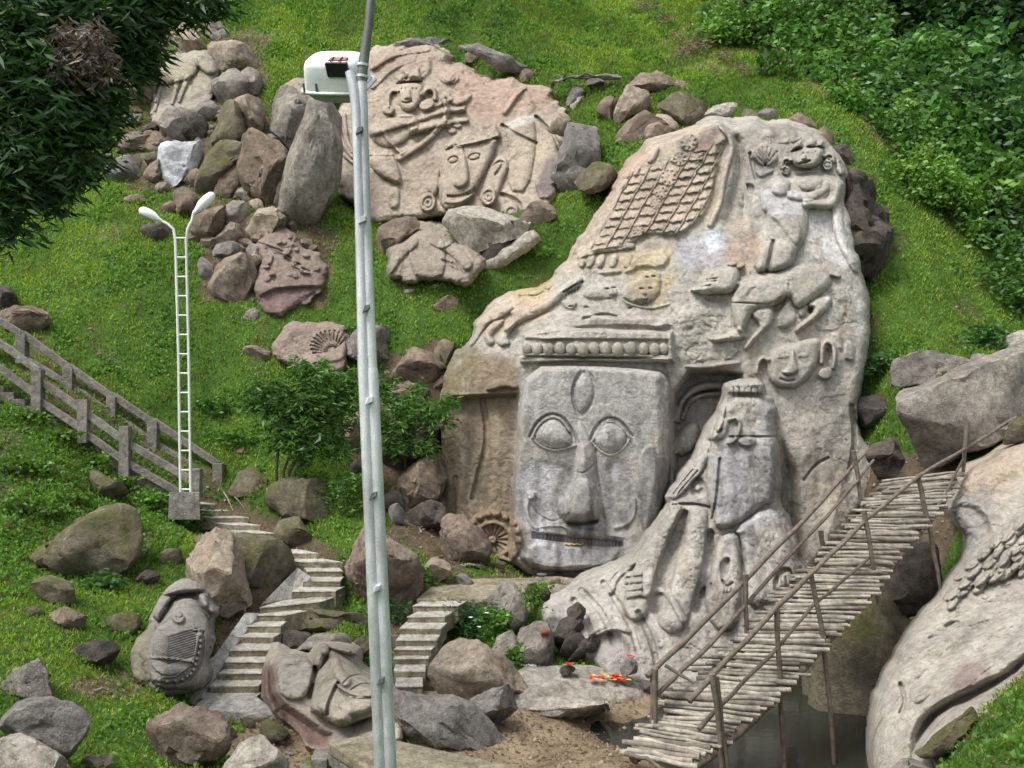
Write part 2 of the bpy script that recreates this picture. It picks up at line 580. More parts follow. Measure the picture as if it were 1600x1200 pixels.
GG = grass_amount(PXg, PYg, GX, GY)
nx, ny = len(gx), len(gy)
idx = np.arange(nx * ny).reshape(ny, nx)
quads = np.stack([idx[:-1, :-1], idx[:-1, 1:], idx[1:, 1:], idx[1:, :-1]], -1).reshape(-1, 4)
gcol = np.stack([GG.ravel()] * 3, 1)
s = NT('hillside ground')
at = s.n('ShaderNodeAttribute', attribute_name='Col')
gg = s.math('ADD', at.outputs['Fac'], s.ramp(s.noise(3.5, 8, .75), .3, .7, -.28, .22))
soil = s.mix(s.ramp(s.noise(1.3, 8, .7), .35, .65), (.15, .108, .07), (.32, .25, .165))
sz = s.n('ShaderNodeSeparateXYZ'); s.l(s.position().outputs['Position'], sz.inputs[0])
humus = s.mix(s.ramp(s.noise(1.3, 8, .7), .35, .65), (.075, .055, .035), (.16, .12, .08))
soil = s.mix(s.ramp(sz.outputs['Z'], -5.35, -4.6), soil, humus)
soil = s.mix(1.0, soil, s.ramp(s.noise(22, 6, .8), .25, .75, .6, 1.35), 'MULTIPLY')
green = s.mix(s.ramp(s.noise(1.6, 8, .7), .35, .65), (.035, .085, .012), (.075, .15, .022))
green = s.mix(1.0, green, s.ramp(s.noise(18, 8, .8), .25, .75, .5, 1.4), 'MULTIPLY')
s.bump(s.math('ADD', s.noise(9, 10, .75), s.noise(40, 5, .7)), .8, .06)
M['ground'] = s.fin(s.mix(s.ramp(gg, .35, .65), soil, green), .95)
ground = link('ground', mesh_np('ground', np.stack([GX.ravel(), GY.ravel(), GZ.ravel()], 1), quads, None, gcol), M['ground'])
tag(ground, kind='structure')

# water in the gully
WZ = -6.02
wv = []
wpoly = q('X', 1020,1180, 1120,1140, 1400,1130, 1420,1180, 1400,1300, 1060,1300)
s = NT('murky pool water')
M['water'] = s.fin((.022, .024, .018), .12)
s.b.inputs['Specular IOR Level'].default_value = .3
s.bump(s.noise(5, 3, .5), .12, .03)
wx = np.linspace(1.0, 9.5, 40); wy = np.linspace(12.0, 22.0, 40)
WX, WY = np.meshgrid(wx, wy)
ii = np.arange(1600).reshape(40, 40)
wq = np.stack([ii[:-1, :-1], ii[:-1, 1:], ii[1:, 1:], ii[1:, :-1]], -1).reshape(-1, 4)
water = link('water', mesh_np('water', np.stack([WX.ravel(), WY.ravel(), WX.ravel() * 0 + WZ], 1), wq), M['water'])
tag(water, kind='structure')

# ------------------------------------------------------------------ carved rock: surface grid with relief, split into its parts
class Relief:
    def __init__(s, outline, dctrl, step=1.4, pad=12, roll=24, back=4.0, rollm=.5, col=(.41, .385, .34), sm=1, rough=.05, seed=0):
        s.o = chaikin(outline, sm)
        lo, hi = s.o.min(0) - pad - 2, s.o.max(0) + pad + 2
        s.u = np.arange(lo[0], hi[0], step)
        s.v = np.arange(lo[1], hi[1], step)
        s.U, s.V = np.meshgrid(s.u, s.v)
        s.step, s.pad, s.seed = step, pad, seed
        d = np.array(dctrl, float)
        s.D = TPS(d[:, :2] / 100, d[:, 2], 1e-3)(s.U / 100, s.V / 100)
        s.X, s.Z = (s.U - 800) / F * s.D, (600 - s.V) / F * s.D
        wob = 5 * fbm(s.X * 1.7, s.Z * 1.7, s.X * 0 + seed, 4, 41 + seed)
        s.d = sdf(s.U, s.V, s.o) + wob
        s.H = np.zeros(s.U.shape)
        s.ID = np.zeros(s.U.shape, int)
        s.C = np.ones(s.U.shape + (3,)) * np.array(col)
        s.R = np.ones(s.U.shape) * rough
        t = np.clip(1 - s.d / roll, 0, 1)
        s.edge = rollm * (1 - np.sqrt(np.maximum(1 - t * t * .98, 0))) + np.maximum(-s.d, 0) / pad * back
        s.names = ['rock_body']; s.par = [None]; s.labels = [None]
    def part(s, name, parent=0, label=None):
        s.names.append(name); s.par.append(parent); s.labels.append(label)
        return len(s.names) - 1
    def win(s, p, m):
        lo, hi = p.min(0) - m, p.max(0) + m
        i0, i1 = np.searchsorted(s.v, [lo[1], hi[1]])
        j0, j1 = np.searchsorted(s.u, [lo[0], hi[0]])
        return np.s_[i0:i1, j0:j1]
    def up(s, p, h, bev=5, prof='s', part=None, sm=1, col=None, rough=None):
        p = chaikin(p, sm) if sm else np.asarray(p, float)
        w = s.win(p, 3)
        if s.U[w].size == 0: return
        d = sdf(s.U[w], s.V[w], p)
        t = np.clip(d / bev, 0, 1)
        f = {'s': t * t * (3 - 2 * t), 'r': np.sqrt(1 - (1 - t) ** 2), 'l': t}[prof]
        s.H[w] += h * f
        m = d > 0
        if part is not None: s.ID[w][m] = part
        if col is not None: s.C[w][m] = s.C[w][m] * .3 + np.array(col) * .7
        if rough is not None: s.R[w][m] = rough
    def level(s, p, h, bev=5, part=None, sm=1, rough=None):
        """raise or sink to an absolute relief height"""
        p = chaikin(p, sm) if sm else np.asarray(p, float)
        w = s.win(p, 3)
        d = sdf(s.U[w], s.V[w], p)
        t = sstep(0, bev, d)
        s.H[w] = s.H[w] * (1 - t) + h * t
        m = d > 0
        if part is not None: s.ID[w][m] = part
        if rough is not None: s.R[w][m] = rough
    def line(s, p, wd, h, part=None, sm=2, w2=None, prof='r', rough=None):
        p = chaikin(p, sm, False) if sm else np.asarray(p, float)
        w = s.win(p, max(wd, w2 or 0) + 2)
        if s.U[w].size == 0: return
        d, t = seg_dist(s.U[w], s.V[w], p, False)
        W = wd + ((w2 if w2 is not None else wd) - wd) * t
        k = np.clip(1 - d / W, 0, 1)
        f = np.sqrt(1 - (1 - k) ** 2) if prof == 'r' else k * k * (3 - 2 * k)
        s.H[w] += h * f
        if part is not None: s.ID[w][k > .08] = part
        if rough is not None: s.R[w][k > .08] = rough
    def paint(s, p, c, feather=10, k=1.0, brk=.5, sc=1.6):
        p = np.asarray(p, float)
        w = s.win(p, feather + 4)
        if s.U[w].size == 0: return
        d = sdf(s.U[w], s.V[w], chaikin(p, 1))
        n = fbm(s.X[w] * sc, s.Z[w] * sc, s.X[w] * 0 + 4.4, 4, 61)
        a = sstep(-feather, feather, d + n * feather * brk * 2) * k
        a = a[..., None]
        s.C[w] = s.C[w] * (1 - a) + np.array(c) * a
    def ribs(s, fn): fn(s)
    def build(s, root, mat, sub=True):
        nz = fbm(s.X * 1.3, s.D * 1.3, s.Z * 1.3, 6, 71 + s.seed, .52)
        nr = fbm(s.X * .8, s.D * .8, s.Z * .8, 4, 81 + s.seed, .5, True)
        fine = fbm(s.X * 9, s.D * 9, s.Z * 9, 3, 91 + s.seed, .6)
        cr = np.minimum(np.abs(fbm(s.X * .4 + .3 * nz, s.D * .3, s.Z * .4 + .3 * nr, 4, 95 + s.seed, .6)) * 12, 1)
        h = s.H + s.R * (nz * 1.1 + .5 * nr + .16 * fine) - s.R * .5 * (1 - cr)
        s.Hf = h
        Y = s.D - h + s.edge
        # the relief stands out of the rock towards the open side it was cut from
        V = np.stack([(s.U - 800) / F * Y, Y, (600 - s.V) / F * Y], -1)
        n0, n1 = s.U.shape
        I = np.arange(n0 * n1).reshape(n0, n1)
        keep = s.d > -s.pad
        fk = keep[:-1, :-1] & keep[1:, :-1] & keep[:-1, 1:] & keep[1:, 1:]
        Q = np.stack([I[:-1, :-1], I[1:, :-1], I[1:, 1:], I[:-1, 1:]], -1)[fk]
        ids = s.ID[:-1, :-1][fk]
        Vf, Cf = V.reshape(-1, 3), s.C.reshape(-1, 3)
        # shared normals keep the split invisible
        objs = {}
        order = sorted(set(ids.tolist()), key=lambda k: 0 if k == 0 or s.par[k] in (0, None) else 1)
        fn = np.cross(Vf[Q[:, 2]] - Vf[Q[:, 0]], Vf[Q[:, 3]] - Vf[Q[:, 1]])
        vn = np.zeros_like(Vf)
        for k in range(4): np.add.at(vn, Q[:, k], fn)
        vn /= np.linalg.norm(vn, axis=1, keepdims=True) + 1e-12
        for k in order:
            sel = Q[ids == k]
            if len(sel) < 3: continue
            uq, inv = np.unique(sel, return_inverse=True)
            me = mesh_np(s.names[k], Vf[uq], inv.reshape(-1, 4), None, Cf[uq])
            me.normals_split_custom_set_from_vertices(vn[uq].tolist())
            o = link(s.names[k], me, mat)
            objs[k] = o
            p = s.par[k]
            if k != 0 and p not in (0, None) and p in objs:
                o.parent = objs[p]
            else:
                adopt(o, root)
            if s.labels[k]: o['label'] = s.labels[k]
        return objs
    def at(s, px, py, h=0):
        j = int(np.clip(np.searchsorted(s.u, px), 0, len(s.u) - 1)); i = int(np.clip(np.searchsorted(s.v, py), 0, len(s.v) - 1))
        y = s.D[i, j] - s.Hf[i, j] + s.edge[i, j] - h
        return P(px, py, y)

def star(c, r1, r2, n, rot=0):
    t = np.arange(2 * n) * math.pi / n + rot
    r = np.where(np.arange(2 * n) % 2, r2, r1)
    return np.stack([c[0] + r * np.cos(t), c[1] + r * np.sin(t)], 1)

GREY, BUFF, PINK, OCH, WHITE, STAIN, BRN, BLU = (.38,.36,.32), (.43,.36,.28), (.40,.29,.235), (.44,.33,.15), (.62,.61,.60), (.17,.16,.16), (.23,.175,.125), (.33,.34,.37)

# ---- the great carved rock with the head
outl = q('X', 1130,190, 1060,205, 1005,235, 972,262, 952,310, 925,350, 905,385, 880,420, 850,452, 800,462, 770,480, 742,512, 732,536, 708,556, 694,600, 692,650,
         694,700, 688,750, 686,800, 720,850, 800,885, 850,905, 950,910, 1100,930, 1240,930, 1300,860, 1352,792, 1366,755, 1360,715, 1346,675, 1338,640, 1344,600, 1352,562, 1358,500,
         1352,450, 1344,420, 1330,380, 1322,330, 1322,272, 1312,246, 1298,234, 1288,216, 1262,204, 1220,196, 1180,192)
R = Relief(outl, [(1130,190,28.2),(1250,215,28.1),(1320,270,27.8),(960,300,27.6),(1130,300,27.2),(1280,400,26.2),(800,480,26.2),(740,540,26),(930,540,25.0),(1150,450,25.5),
     (1350,560,25.6),(700,650,25.6),(690,800,25.2),(1200,560,24.9),(1100,650,24.9),(1250,700,24.4),(1300,850,23.7),(930,890,24.3),(1340,700,25.0),(930,650,24.7),(820,560,25.1),(880,430,26.2),(1000,420,26.0),(1120,900,24)],
     step=1.4, rough=.045, seed=1, roll=17, rollm=.42)
pf = R.part('face'); pe = R.part('eye', pf, 'wide almond eye left of the nose'); pe2 = R.part('eye', pf, 'wide almond eye right of the nose'); p3 = R.part('third_eye', pf); pn = R.part('nose', pf); pm = R.part('mouth', pf)
pl = R.part('moustache', pf); pl2 = R.part('moustache', pf)
ph = R.part('hair_lattice'); pg = R.part('goddess_figure'); pgh = R.part('goddess_head', pg); pge = R.part('earring', pg); pge2 = R.part('earring', pg); plion = R.part('lion_figure'); psf = R.part('small_face')
psfe = R.part('ear', psf); psfe2 = R.part('ear', psf); pcreep = R.part('crawling_lion_figure'); pmask = R.part('mask_relief'); pled = R.part('headdress_ledge'); pear = R.part('ear_hoop'); pwh = R.part('wheel_relief'); ppil = R.part('pilaster')
# colours of the stone, plus shade painted into the ear recess
R.paint(q('B', 560,100, 1040,80, 1010,330, 960,450, 700,520, 480,620, 440,520, 640,200), BUFF, 14, .85)
R.paint(q('B', 600,180, 720,150, 740,220, 640,330, 560,440, 540,400), PINK, 10, .7)
R.paint(q('G1', 1460,110, 1620,90, 1560,300, 1400,330, 1440,240), (.2,.135,.13), 6, .75)
R.paint(q('B', 680,330, 900,230, 860,420, 700,470), PINK, 20, .4)
R.paint(q('B', 640,520, 830,500, 830,600, 690,620, 560,620), (.46,.38,.25), 10, .8)
R.paint(q('B', 660,620, 850,600, 830,690, 760,740, 660,700), OCH, 10, .5)
R.paint(q('B', 840,480, 1040,460, 1000,560, 880,630, 830,590), (.42,.42,.45), 9, .85)
R.paint(q('B', 930,480, 980,460, 1000,530, 960,570), (.60,.63,.70), 6, .7)
R.paint(q('B', 1000,500, 1110,470, 1100,580, 1010,590), PINK, 10, .8)
R.paint(q('B', 1040,100, 1250,100, 1240,200, 1060,300), (.36,.33,.29), 14, .8)
R.paint(q('B', 1000,420, 1120,430, 1130,600, 1040,590), (.38,.30,.24), 12, .6)
R.paint(q('B', 1120,310, 1300,330, 1300,420, 1150,420), (.50,.49,.51), 8, .7)
R.paint(q('B', 1290,390, 1410,370, 1480,600, 1320,590), WHITE, 9, .75)
R.paint(q('B', 230,690, 400,560, 400,700, 300,730), OCH, 10, .7)
R.paint(q('B', 120,720, 400,680, 420,760, 160,860), (.44,.35,.27), 8, .7)
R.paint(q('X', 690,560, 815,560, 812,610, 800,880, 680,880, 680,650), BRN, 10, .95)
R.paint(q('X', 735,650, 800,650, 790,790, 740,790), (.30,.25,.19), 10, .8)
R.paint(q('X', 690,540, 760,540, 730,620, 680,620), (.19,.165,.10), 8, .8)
R.paint(q('F', 90,190, 690,190, 690,430, 560,520, 330,520, 70,430), (.40,.39,.375), 8, .9)
R.paint(q('F', 60,540, 560,550, 560,860, 480,990, 80,990), (.31,.30,.295), 10, .8)
R.paint(q('F', 80,560, 200,570, 200,760, 90,760), (.44,.44,.47), 14, .6)
R.paint(q('F', 120,880, 450,920, 440,1000, 110,1000), (.40,.40,.41), 8, .8)
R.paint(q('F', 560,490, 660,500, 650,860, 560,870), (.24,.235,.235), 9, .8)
R.paint(q('F', 680,180, 980,190, 900,480, 700,760, 640,760), (.22,.205,.19), 12, .85)  # shade of the ear recess put into the stone colour
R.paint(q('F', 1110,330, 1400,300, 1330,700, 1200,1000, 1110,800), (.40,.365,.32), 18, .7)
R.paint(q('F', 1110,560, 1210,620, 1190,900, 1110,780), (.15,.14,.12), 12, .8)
R.paint(q('F', 1330,560, 1430,500, 1420,760, 1300,960, 1300,760), (.30,.27,.22), 12, .6)
rs = np.random.default_rng(9)
def strokes(poly, cols, n, wmin, wmax, lmin, lmax, k):
    lo, hi = poly.min(0), poly.max(0)
    for _ in range(n):
        a, b = rs.uniform(lo[0], hi[0]), rs.uniform(lo[1], hi[1])
        if not inside(np.array(a), np.array(b), poly): continue
        w_, l_ = rs.uniform(wmin, wmax), rs.uniform(lmin, lmax)
        R.paint(np.array([[a - w_ * .5, b], [a + w_ * .5, b + 2], [a + w_ * rs.uniform(.2, .8), b + l_], [a - w_ * rs.uniform(.1, .6), b + l_ * .9]]), cols[rs.integers(len(cols))], 4, k * rs.uniform(.5, 1), .8, 3)
_dk, _wt = [(.16, .155, .16), (.20, .19, .185), (.14, .13, .125)], [(.54, .54, .56), (.50, .50, .53)]
strokes(q('F', 70,540, 300,560, 560,550, 650,520, 640,860, 470,980, 100,960), _dk, 46, 4, 14, 30, 110, .75)
strokes(q('F', 70,560, 250,560, 240,800, 80,900), _wt, 16, 4, 12, 30, 90, .7); strokes(q('F', 400,560, 560,560, 520,950, 120,990, 120,900, 400,900), _wt, 14, 3, 9, 25, 70, .65)
strokes(q('F', 560,500, 700,520, 690,760, 600,880), _dk, 22, 4, 12, 40, 110, .8); strokes(q('F', 110,190, 680,200, 680,420, 90,420), _dk, 14, 6, 18, 20, 50, .28)
strokes(q('X', 690,620, 812,620, 800,860, 690,840), [(.12, .095, .07), (.33, .28, .21), (.18, .15, .09)], 34, 4, 14, 40, 120, .7)
strokes(q('F', 1120,420, 1420,400, 1400,700, 1220,1000, 1120,800), [(.22, .19, .16), (.30, .24, .18), (.45, .42, .38)], 36, 6, 20, 40, 130, .5)
strokes(q('B', 1040,110, 1260,110, 1240,200, 1100,600, 1010,560), _dk, 18, 4, 12, 20, 80, .5); strokes(q('B', 1290,390, 1420,380, 1490,640, 1500,900, 1420,900, 1330,590), [(.30, .29, .28), (.66, .65, .64)], 26, 4, 10, 30, 90, .6)
strokes(q('G4', 0,0, 1350,0, 1450,600, 1300,1180, 500,900, 0,960), [(.30, .275, .24), (.46, .40, .32), (.38, .30, .24)], 40, 10, 34, 14, 40, .45)
# recesses and big steps of the rock
R.level(q('X', 690,618, 812,612, 818,690, 805,780, 800,880, 700,840, 680,760), -.45, 9, part=ppil, sm=0)
R.line(q('N', 1010,640, 1040,800, 1000,960, 970,1080), 5, -.12); R.line(q('N', 890,990, 880,1150), 4, -.1)
R.up(q('N', 1020,600, 1050,560, 1110,545, 1170,570, 1170,600, 1100,585, 1060,605), .22, 5, 'r')
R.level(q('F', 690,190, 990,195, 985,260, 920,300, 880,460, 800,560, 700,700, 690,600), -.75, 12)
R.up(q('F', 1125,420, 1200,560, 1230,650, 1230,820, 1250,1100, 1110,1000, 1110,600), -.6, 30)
R.up(q('F', 1330,620, 1420,560, 1440,760, 1330,1000, 1250,900), .25, 40)
# face plate
fp = q('F', 112,186, 340,182, 640,200, 684,232, 694,330, 690,560, 676,700, 640,860, 520,985, 400,1012, 200,1018, 100,992, 56,880, 50,750, 60,560, 78,400)
R.up(fp, .62, 9, 'r', pf, rough=.022)
R.up(q('F', 620,190, 720,200, 720,900, 560,960, 610,700, 640,500), -.32, 24, rough=.03)
R.up(q('F', 555,545, 600,490, 640,515, 645,700, 635,870, 580,880, 560,700), .12, 6)
R.up(q('F', 60,540, 300,560, 310,700, 260,830, 130,850, 50,840), -.05, 14)
R.up(q('F', 400,545, 560,545, 560,860, 500,890, 410,830), -.06, 14)
# headdress band: overhang above the brow, ledge
R.up(q('B', 300,820, 430,800, 640,808, 830,812, 838,930, 700,915, 500,912, 300,912), .42, 7, sm=0, rough=.05)
R.level(q('B', 302,838, 815,842, 812,904, 302,900), .30, 4, sm=0)
R.up(q('B', 292,902, 500,908, 812,908, 818,930, 640,926, 500,922, 294,930), .26, 3, 's', pled, sm=0)
R.up(q('B', 310,790, 420,735, 640,770, 800,760, 830,810, 640,800, 500,805, 310,840), .14, 5)
# eyes, brows, third eye
for pts, pid in ((q('F', 128,465, 160,408, 215,376, 265,403, 316,496, 270,516, 215,525, 160,502), pe), (q('F', 368,482, 390,430, 440,392, 492,412, 532,466, 500,518, 450,546, 400,522), pe2)):
    R.up(pts, -.07, 5, rough=.012)
    c = pts.mean(0)
    R.up((pts - c) * .86 + c + [0, 2.5], .24, 20, 'r', pid, rough=.012)
R.up(q('F', 300,560, 345,540, 380,640, 398,740, 380,800, 300,812, 268,770), .10, 10)
R.line(q('F', 124,470, 150,412, 205,374, 258,390, 292,440, 320,498), 2.0, -.10); R.line(q('F', 134,474, 160,420, 210,388, 250,402, 284,450), 1.8, .07)
R.line(q('F', 366,486, 388,428, 440,388, 496,408, 536,468), 2.0, -.10); R.line(q('F', 378,486, 398,440, 440,404, 486,422, 524,470), 1.8, .07)
R.line(q('F', 128,470, 160,505, 215,528, 270,520, 320,500), 1.6, .05); R.line(q('F', 368,484, 400,526, 450,550, 505,518, 534,468), 1.6, .05)
te = q('F', 340,190, 380,230, 390,290, 370,350, 325,400, 300,350, 290,290, 310,230)
R.up(te, -.07, 3, rough=.012); c = te.mean(0); R.up((te - c) * .84 + c, .12, 10, 'r', p3, rough=.012)
R.line(np.concatenate([te, te[:1]]), 1.5, -.06)
# nose
ns = q('F', 318,400, 345,430, 378,510, 386,600, 392,690, 416,740, 402,812, 330,822, 276,826, 234,778, 232,735, 282,696, 300,600, 314,510)
R.up(ns, .16, 6, 'r', pn, rough=.015)
R.up(q('F', 316,470, 376,510, 386,640, 404,760, 398,812, 276,824, 262,760, 300,620), .20, 14, 's')
R.up(q('F', 290,640, 380,640, 412,745, 400,812, 280,824, 238,770), .30, 22, 'r')
R.up(q('F', 236,735, 280,700, 290,770, 262,800, 236,775), .12, 7, 'r'); R.up(q('F', 390,700, 414,740, 402,806, 370,790), .12, 7, 'r')
R.up(q('F', 262,806, 330,800, 400,798, 404,822, 330,832, 276,832), -.28, 4)
R.line(q('F', 390,520, 394,620, 410,700, 424,800), 1.5, -.07); R.line(q('F', 302,610, 340,622, 380,585), 1.3, -.05)
# mouth
R.up(q('F', 128,846, 240,830, 270,850, 280,870, 500,886, 505,870, 430,850, 270,824, 180,826), .10, 4)
R.up(q('F', 130,852, 300,872, 500,890, 502,916, 430,918, 300,905, 132,884), -.17, 2.6, 's', pm, sm=0)
for x in range(150, 500, 14):
    R.line(q('F', x, 856 + (x - 130) * .1, x, 884 + (x - 130) * .1), 1.1, -.05, sm=0)
R.up(q('F', 110,888, 300,908, 440,922, 500,922, 455,990, 398,1004, 340,1000, 220,1015, 110,985), .10, 6)
# moustache curls
R.up(ell(q('F', 130,708)[0], 7.5), .10, 5, 'r', pl); R.line(q('F', 122,720, 108,760, 124,815, 150,840), 3, .08, pl); R.line(q('F', 120,735, 160,790, 215,815, 250,800), 1.4, -.04)
R.line(q('F', 545,722, 548,780, 520,825, 470,838), 3, .07, pl2)
R.line(q('F', 512,302, 516,288, 522,298, 528,288, 532,302), .8, -.03, sm=0)          # small letter M scratched on the brow
# ear hoops behind the face
R.line(q('F', 722,400, 728,350, 770,290, 830,262, 915,268), 7, .30, pear); R.line(q('F', 742,395, 760,335, 810,300, 890,298), 4, .22, pear); R.line(q('F', 732,400, 745,335, 790,295, 880,282), 2, -.16)
R.up(q('F', 700,480, 760,410, 810,420, 800,520, 710,560), .35, 14, 'r')
# hair lattice
hp = q('G1', 880,440, 1000,330, 1100,240, 1290,160, 1450,90, 1560,60, 1680,80, 1700,190, 1640,330, 1610,430, 1590,560, 1560,680, 1500,800, 1380,900, 1280,960, 1060,930, 940,1020, 640,1070, 560,1060, 640,960, 760,740, 830,560)
R.up(hp, .16, 7, 's', ph, rough=.025)
w = R.win(hp, 2)
gu, gv = (R.U[w] - 800) / .2, (R.V[w] - 180) / .2
ins = sdf(R.U[w], R.V[w], hp)
jx = 7 * fbm(gu / 60, gv / 60, gu * 0 + 5, 3, 5)
c0 = gu + .56 * (gv - 480) + jx
lines = np.array([640, 760, 880, 925, 1040, 1150, 1290, 1420, 1530, 1620, 1720, 1830])
ci = np.clip(np.searchsorted(lines, c0) - 1, 0, len(lines) - 2)
cf = (c0 - lines[ci]) / (lines[ci + 1] - lines[ci])
wid = lines[ci + 1] - lines[ci]
pitch = np.where(ci % 3 == 0, 64, np.where(ci % 3 == 1, 72, 80))
rr = (gv + .10 * gu + 4 * np.sin(cf * 13) + 4 * fbm(gu / 30, gv / 30, ci * 3.1, 2, 6)) / pitch + ci * .37
fr = rr - np.floor(rr)
cell = _h(np.floor(rr), ci.astype(float), ci * 0.0, 3)
shelf = .12 * (fr ** 1.2) * np.where(fr > .90, (1 - fr) / .10, 1) * (1 + .35 * cell)
ed = np.minimum(cf, 1 - cf) * wid
groove = sstep(6, 16, ed) - .5 * np.exp(-((ed - 10) / 4) ** 2)
rib = .12 * np.exp(-(ed / 6) ** 2)
msk = sstep(0, 6, ins)
up_ = sstep(330, 460, gv + .35 * (gu - 1100))
R.H[w] += msk * up_ * (shelf * groove + rib)
def rosette(Z, x, y, r, n=8, h=.07):
    c = q(Z, x, y)[0]; r = r * ZT[Z][2]
    R.level(ell(c, r * 1.05), R.H[tuple(np.array(R.win(np.array([c]), 1)[0:1])[0:1])].mean() if False else .20, 4)
    R.up(ell(c, r), .06, 2.5, 's')
    R.up(ell(c, r * .86), -.06, 2, 's')
    for k in range(n):
        a = 2 * math.pi * k / n + .2
        R.up(ell(c + .52 * r * np.array([math.cos(a), math.sin(a)]), r * .38, r * .2, math.degrees(a)), h, 2.6, 'r')
    R.up(ell(c, r * .17), .05, 2, 'r')
for a in ((1380, 210, 75), (1310, 340, 62), (1225, 485, 72), (1165, 605, 55), (1120, 690, 48), (985, 900, 50)): rosette('G1', *a)
R.up(q('G1', 1430,300, 1510,270, 1490,380, 1390,385), .07, 4); R.line(q('G1', 1400,330, 1450,345, 1500,310), 1.6, -.06)
R.up(q('G1', 1050,340, 1130,230, 1160,250, 1120,360, 1060,380), .14, 8, 'r'); R.up(q('G1', 940,470, 990,400, 1010,410, 970,480), .12, 6, 'r')
# right lip of the lattice and the gully next to it
R.line(q('G3', 330,80, 400,160, 430,260, 380,380, 340,560, 330,680, 250,850), 5, .20, ph); R.up(q('G3', 270,290, 330,180, 400,200, 340,350, 270,380), -.16, 6)
R.up(q('G3', 380,110, 520,130, 560,330, 590,560, 600,860, 460,930, 300,880, 350,640, 430,380), -.42, 18)
R.up(q('G3', 440,610, 520,570, 530,740, 460,730), .2, 10); R.up(q('G3', 520,520, 600,540, 600,600, 560,640, 530,600), -.22, 4)
# ledge with hanging drops, leaf and masks below the lattice
R.line(q('G1', 520,1100, 640,1060, 780,1045, 940,1020), 4.5, .16)
for i, x in enumerate((530, 590, 670, 770, 880)):
    R.up(q('G1', x, 1085, x + 62, 1075, x + 60, 1140, x + 20, 1200, x - 20, 1180), .15, 7, 'r')
R.up(q('G2', 1000,190, 1080,80, 1160,30, 1300,50, 1320,110, 1250,170, 1130,150, 1060,195), .14, 6, 's', pmask); R.up(q('G2', 840,190, 900,150, 1020,155, 1010,195, 900,205), .12, 5, part=pmask)
R.up(q('G2', 1060,240, 1200,160, 1260,200, 1240,330, 1150,390, 1060,370, 1000,330, 1010,280), .16, 14, 'r', pmask)
R.up(q('G2', 760,280, 900,250, 980,270, 975,340, 860,350, 760,340), .13, 12, 'r', pmask)
for x, y in ((1165, 213), (1205, 208), (1130, 285), (1185, 282), (915, 285), (955, 278), (1060,405), (690,395), (785,400)):
    R.up(ell(q('G2', x, y)[0], 4.4, 2), -.10, 1.6)
for x, y in ((1145, 300), (940, 305)): R.up(q('G2', x, y - 15, x + 25, y + 20, x - 15, y + 22), .08, 2.5, 'r')
for x in range(0, 80, 16): R.line(q('G2', 1090 + x, 372, 1100 + x, 352), 1, -.06, sm=0)
R.line(q('G2', 990,300, 1010,360, 1080,390, 1200,410, 1300,380), 1.8, .05); R.up(q('G2', 620,350, 740,360, 700,420, 640,400), .12, 6, 'r')
R.line(q('G2', 770,470, 900,440, 970,460), 2.4, -.10); R.up(q('G2', 780,470, 960,465, 940,540, 800,540), -.08, 12)
R.up(q('G2', 1180,510, 1290,480, 1280,555, 1200,530), .13, 5); R.up(q('G2', 440,600, 640,570, 720,600, 560,612), .14, 4)
# crawling lion at the left
R.up(q('G2', 510,340, 620,270, 720,205, 770,210, 740,280, 650,320, 600,380, 470,460, 360,500, 300,560, 250,540, 330,470, 300,420, 400,400), .28, 16, 'r', pcreep)
R.up(q('G2', 40,630, 100,500, 180,420, 300,380, 340,410, 240,480, 180,490, 110,590, 70,650), .22, 10, 'r', pcreep)
R.up(q('G2', 140,570, 190,490, 280,470, 250,520, 190,570, 220,620, 170,650), .20, 8, 'r', pcreep); R.up(q('G2', 225,600, 270,520, 340,480, 350,500, 290,580, 315,630, 260,650, 225,630), .24, 8, 'r', pcreep)
for x in range(0, 90, 18): R.line(q('G2', 655 + x, 325 - x * .4, 660 + x, 300 - x * .4), 1, -.08, sm=0)
R.line(q('G2', 260,330, 380,300, 480,310, 520,260), 5, .14, pcreep); R.line(q('G2', 540,260, 600,150, 700,40), 7, .18)
R.line(q('G2', 640,310, 700,270, 760,240), 1.6, -.14)
# goddess
R.up(q('G3', 640,560, 760,470, 900,480, 1130,450, 1240,480, 1290,560, 1270,640, 1230,740, 1150,735, 1010,720, 1020,800, 1000,960, 930,1060, 900,1180, 800,1220, 700,1225, 590,1220, 600,1040, 650,860, 700,780, 640,720), .32, 14, 'r', pg, rough=.02)
R.up(q('G3', 720,560, 760,490, 830,480, 880,520, 860,610, 800,635, 730,610), .20, 12, 'r', pg); R.up(q('G3', 930,540, 960,470, 1040,450, 1120,480, 1130,550, 1060,590, 970,590), .20, 14, 'r', pg)
R.line(q('G3', 880,620, 980,640, 1060,630, 1150,560), 7, .14, pg); R.line(q('G3', 1000,690, 1110,700, 1210,690, 1250,620, 1260,540), 7, .18, pg)
R.up(q('G3', 1160,600, 1200,560, 1180,660, 1120,670), -.14, 5)
R.up(q('G3', 690,790, 760,730, 880,740, 960,800, 985,940, 940,1050, 880,1000, 780,860), .12, 7, 's', pg, rough=.05)
R.up(q('G3', 610,1060, 680,990, 745,970, 715,1100, 680,1225, 590,1225), .16, 11, 'r', pg); R.up(q('G3', 750,985, 880,990, 920,1050, 890,1160, 800,1220, 705,1225), .22, 14, 'r', pg)
R.line(q('G3', 740,985, 720,1080, 690,1220), 3, -.14)
R.up(q('G3', 1010,730, 1240,740, 1260,900, 1330,1060, 1400,1150, 1380,1230, 1200,1150, 980,1120), -.10, 20)
R.line(q('G3', 1240,740, 1250,900, 1340,1100, 1400,1190), 9, .2)
R.up(q('G3', 910,430, 1100,420, 1090,460, 930,470), .2, 6, part=pg)
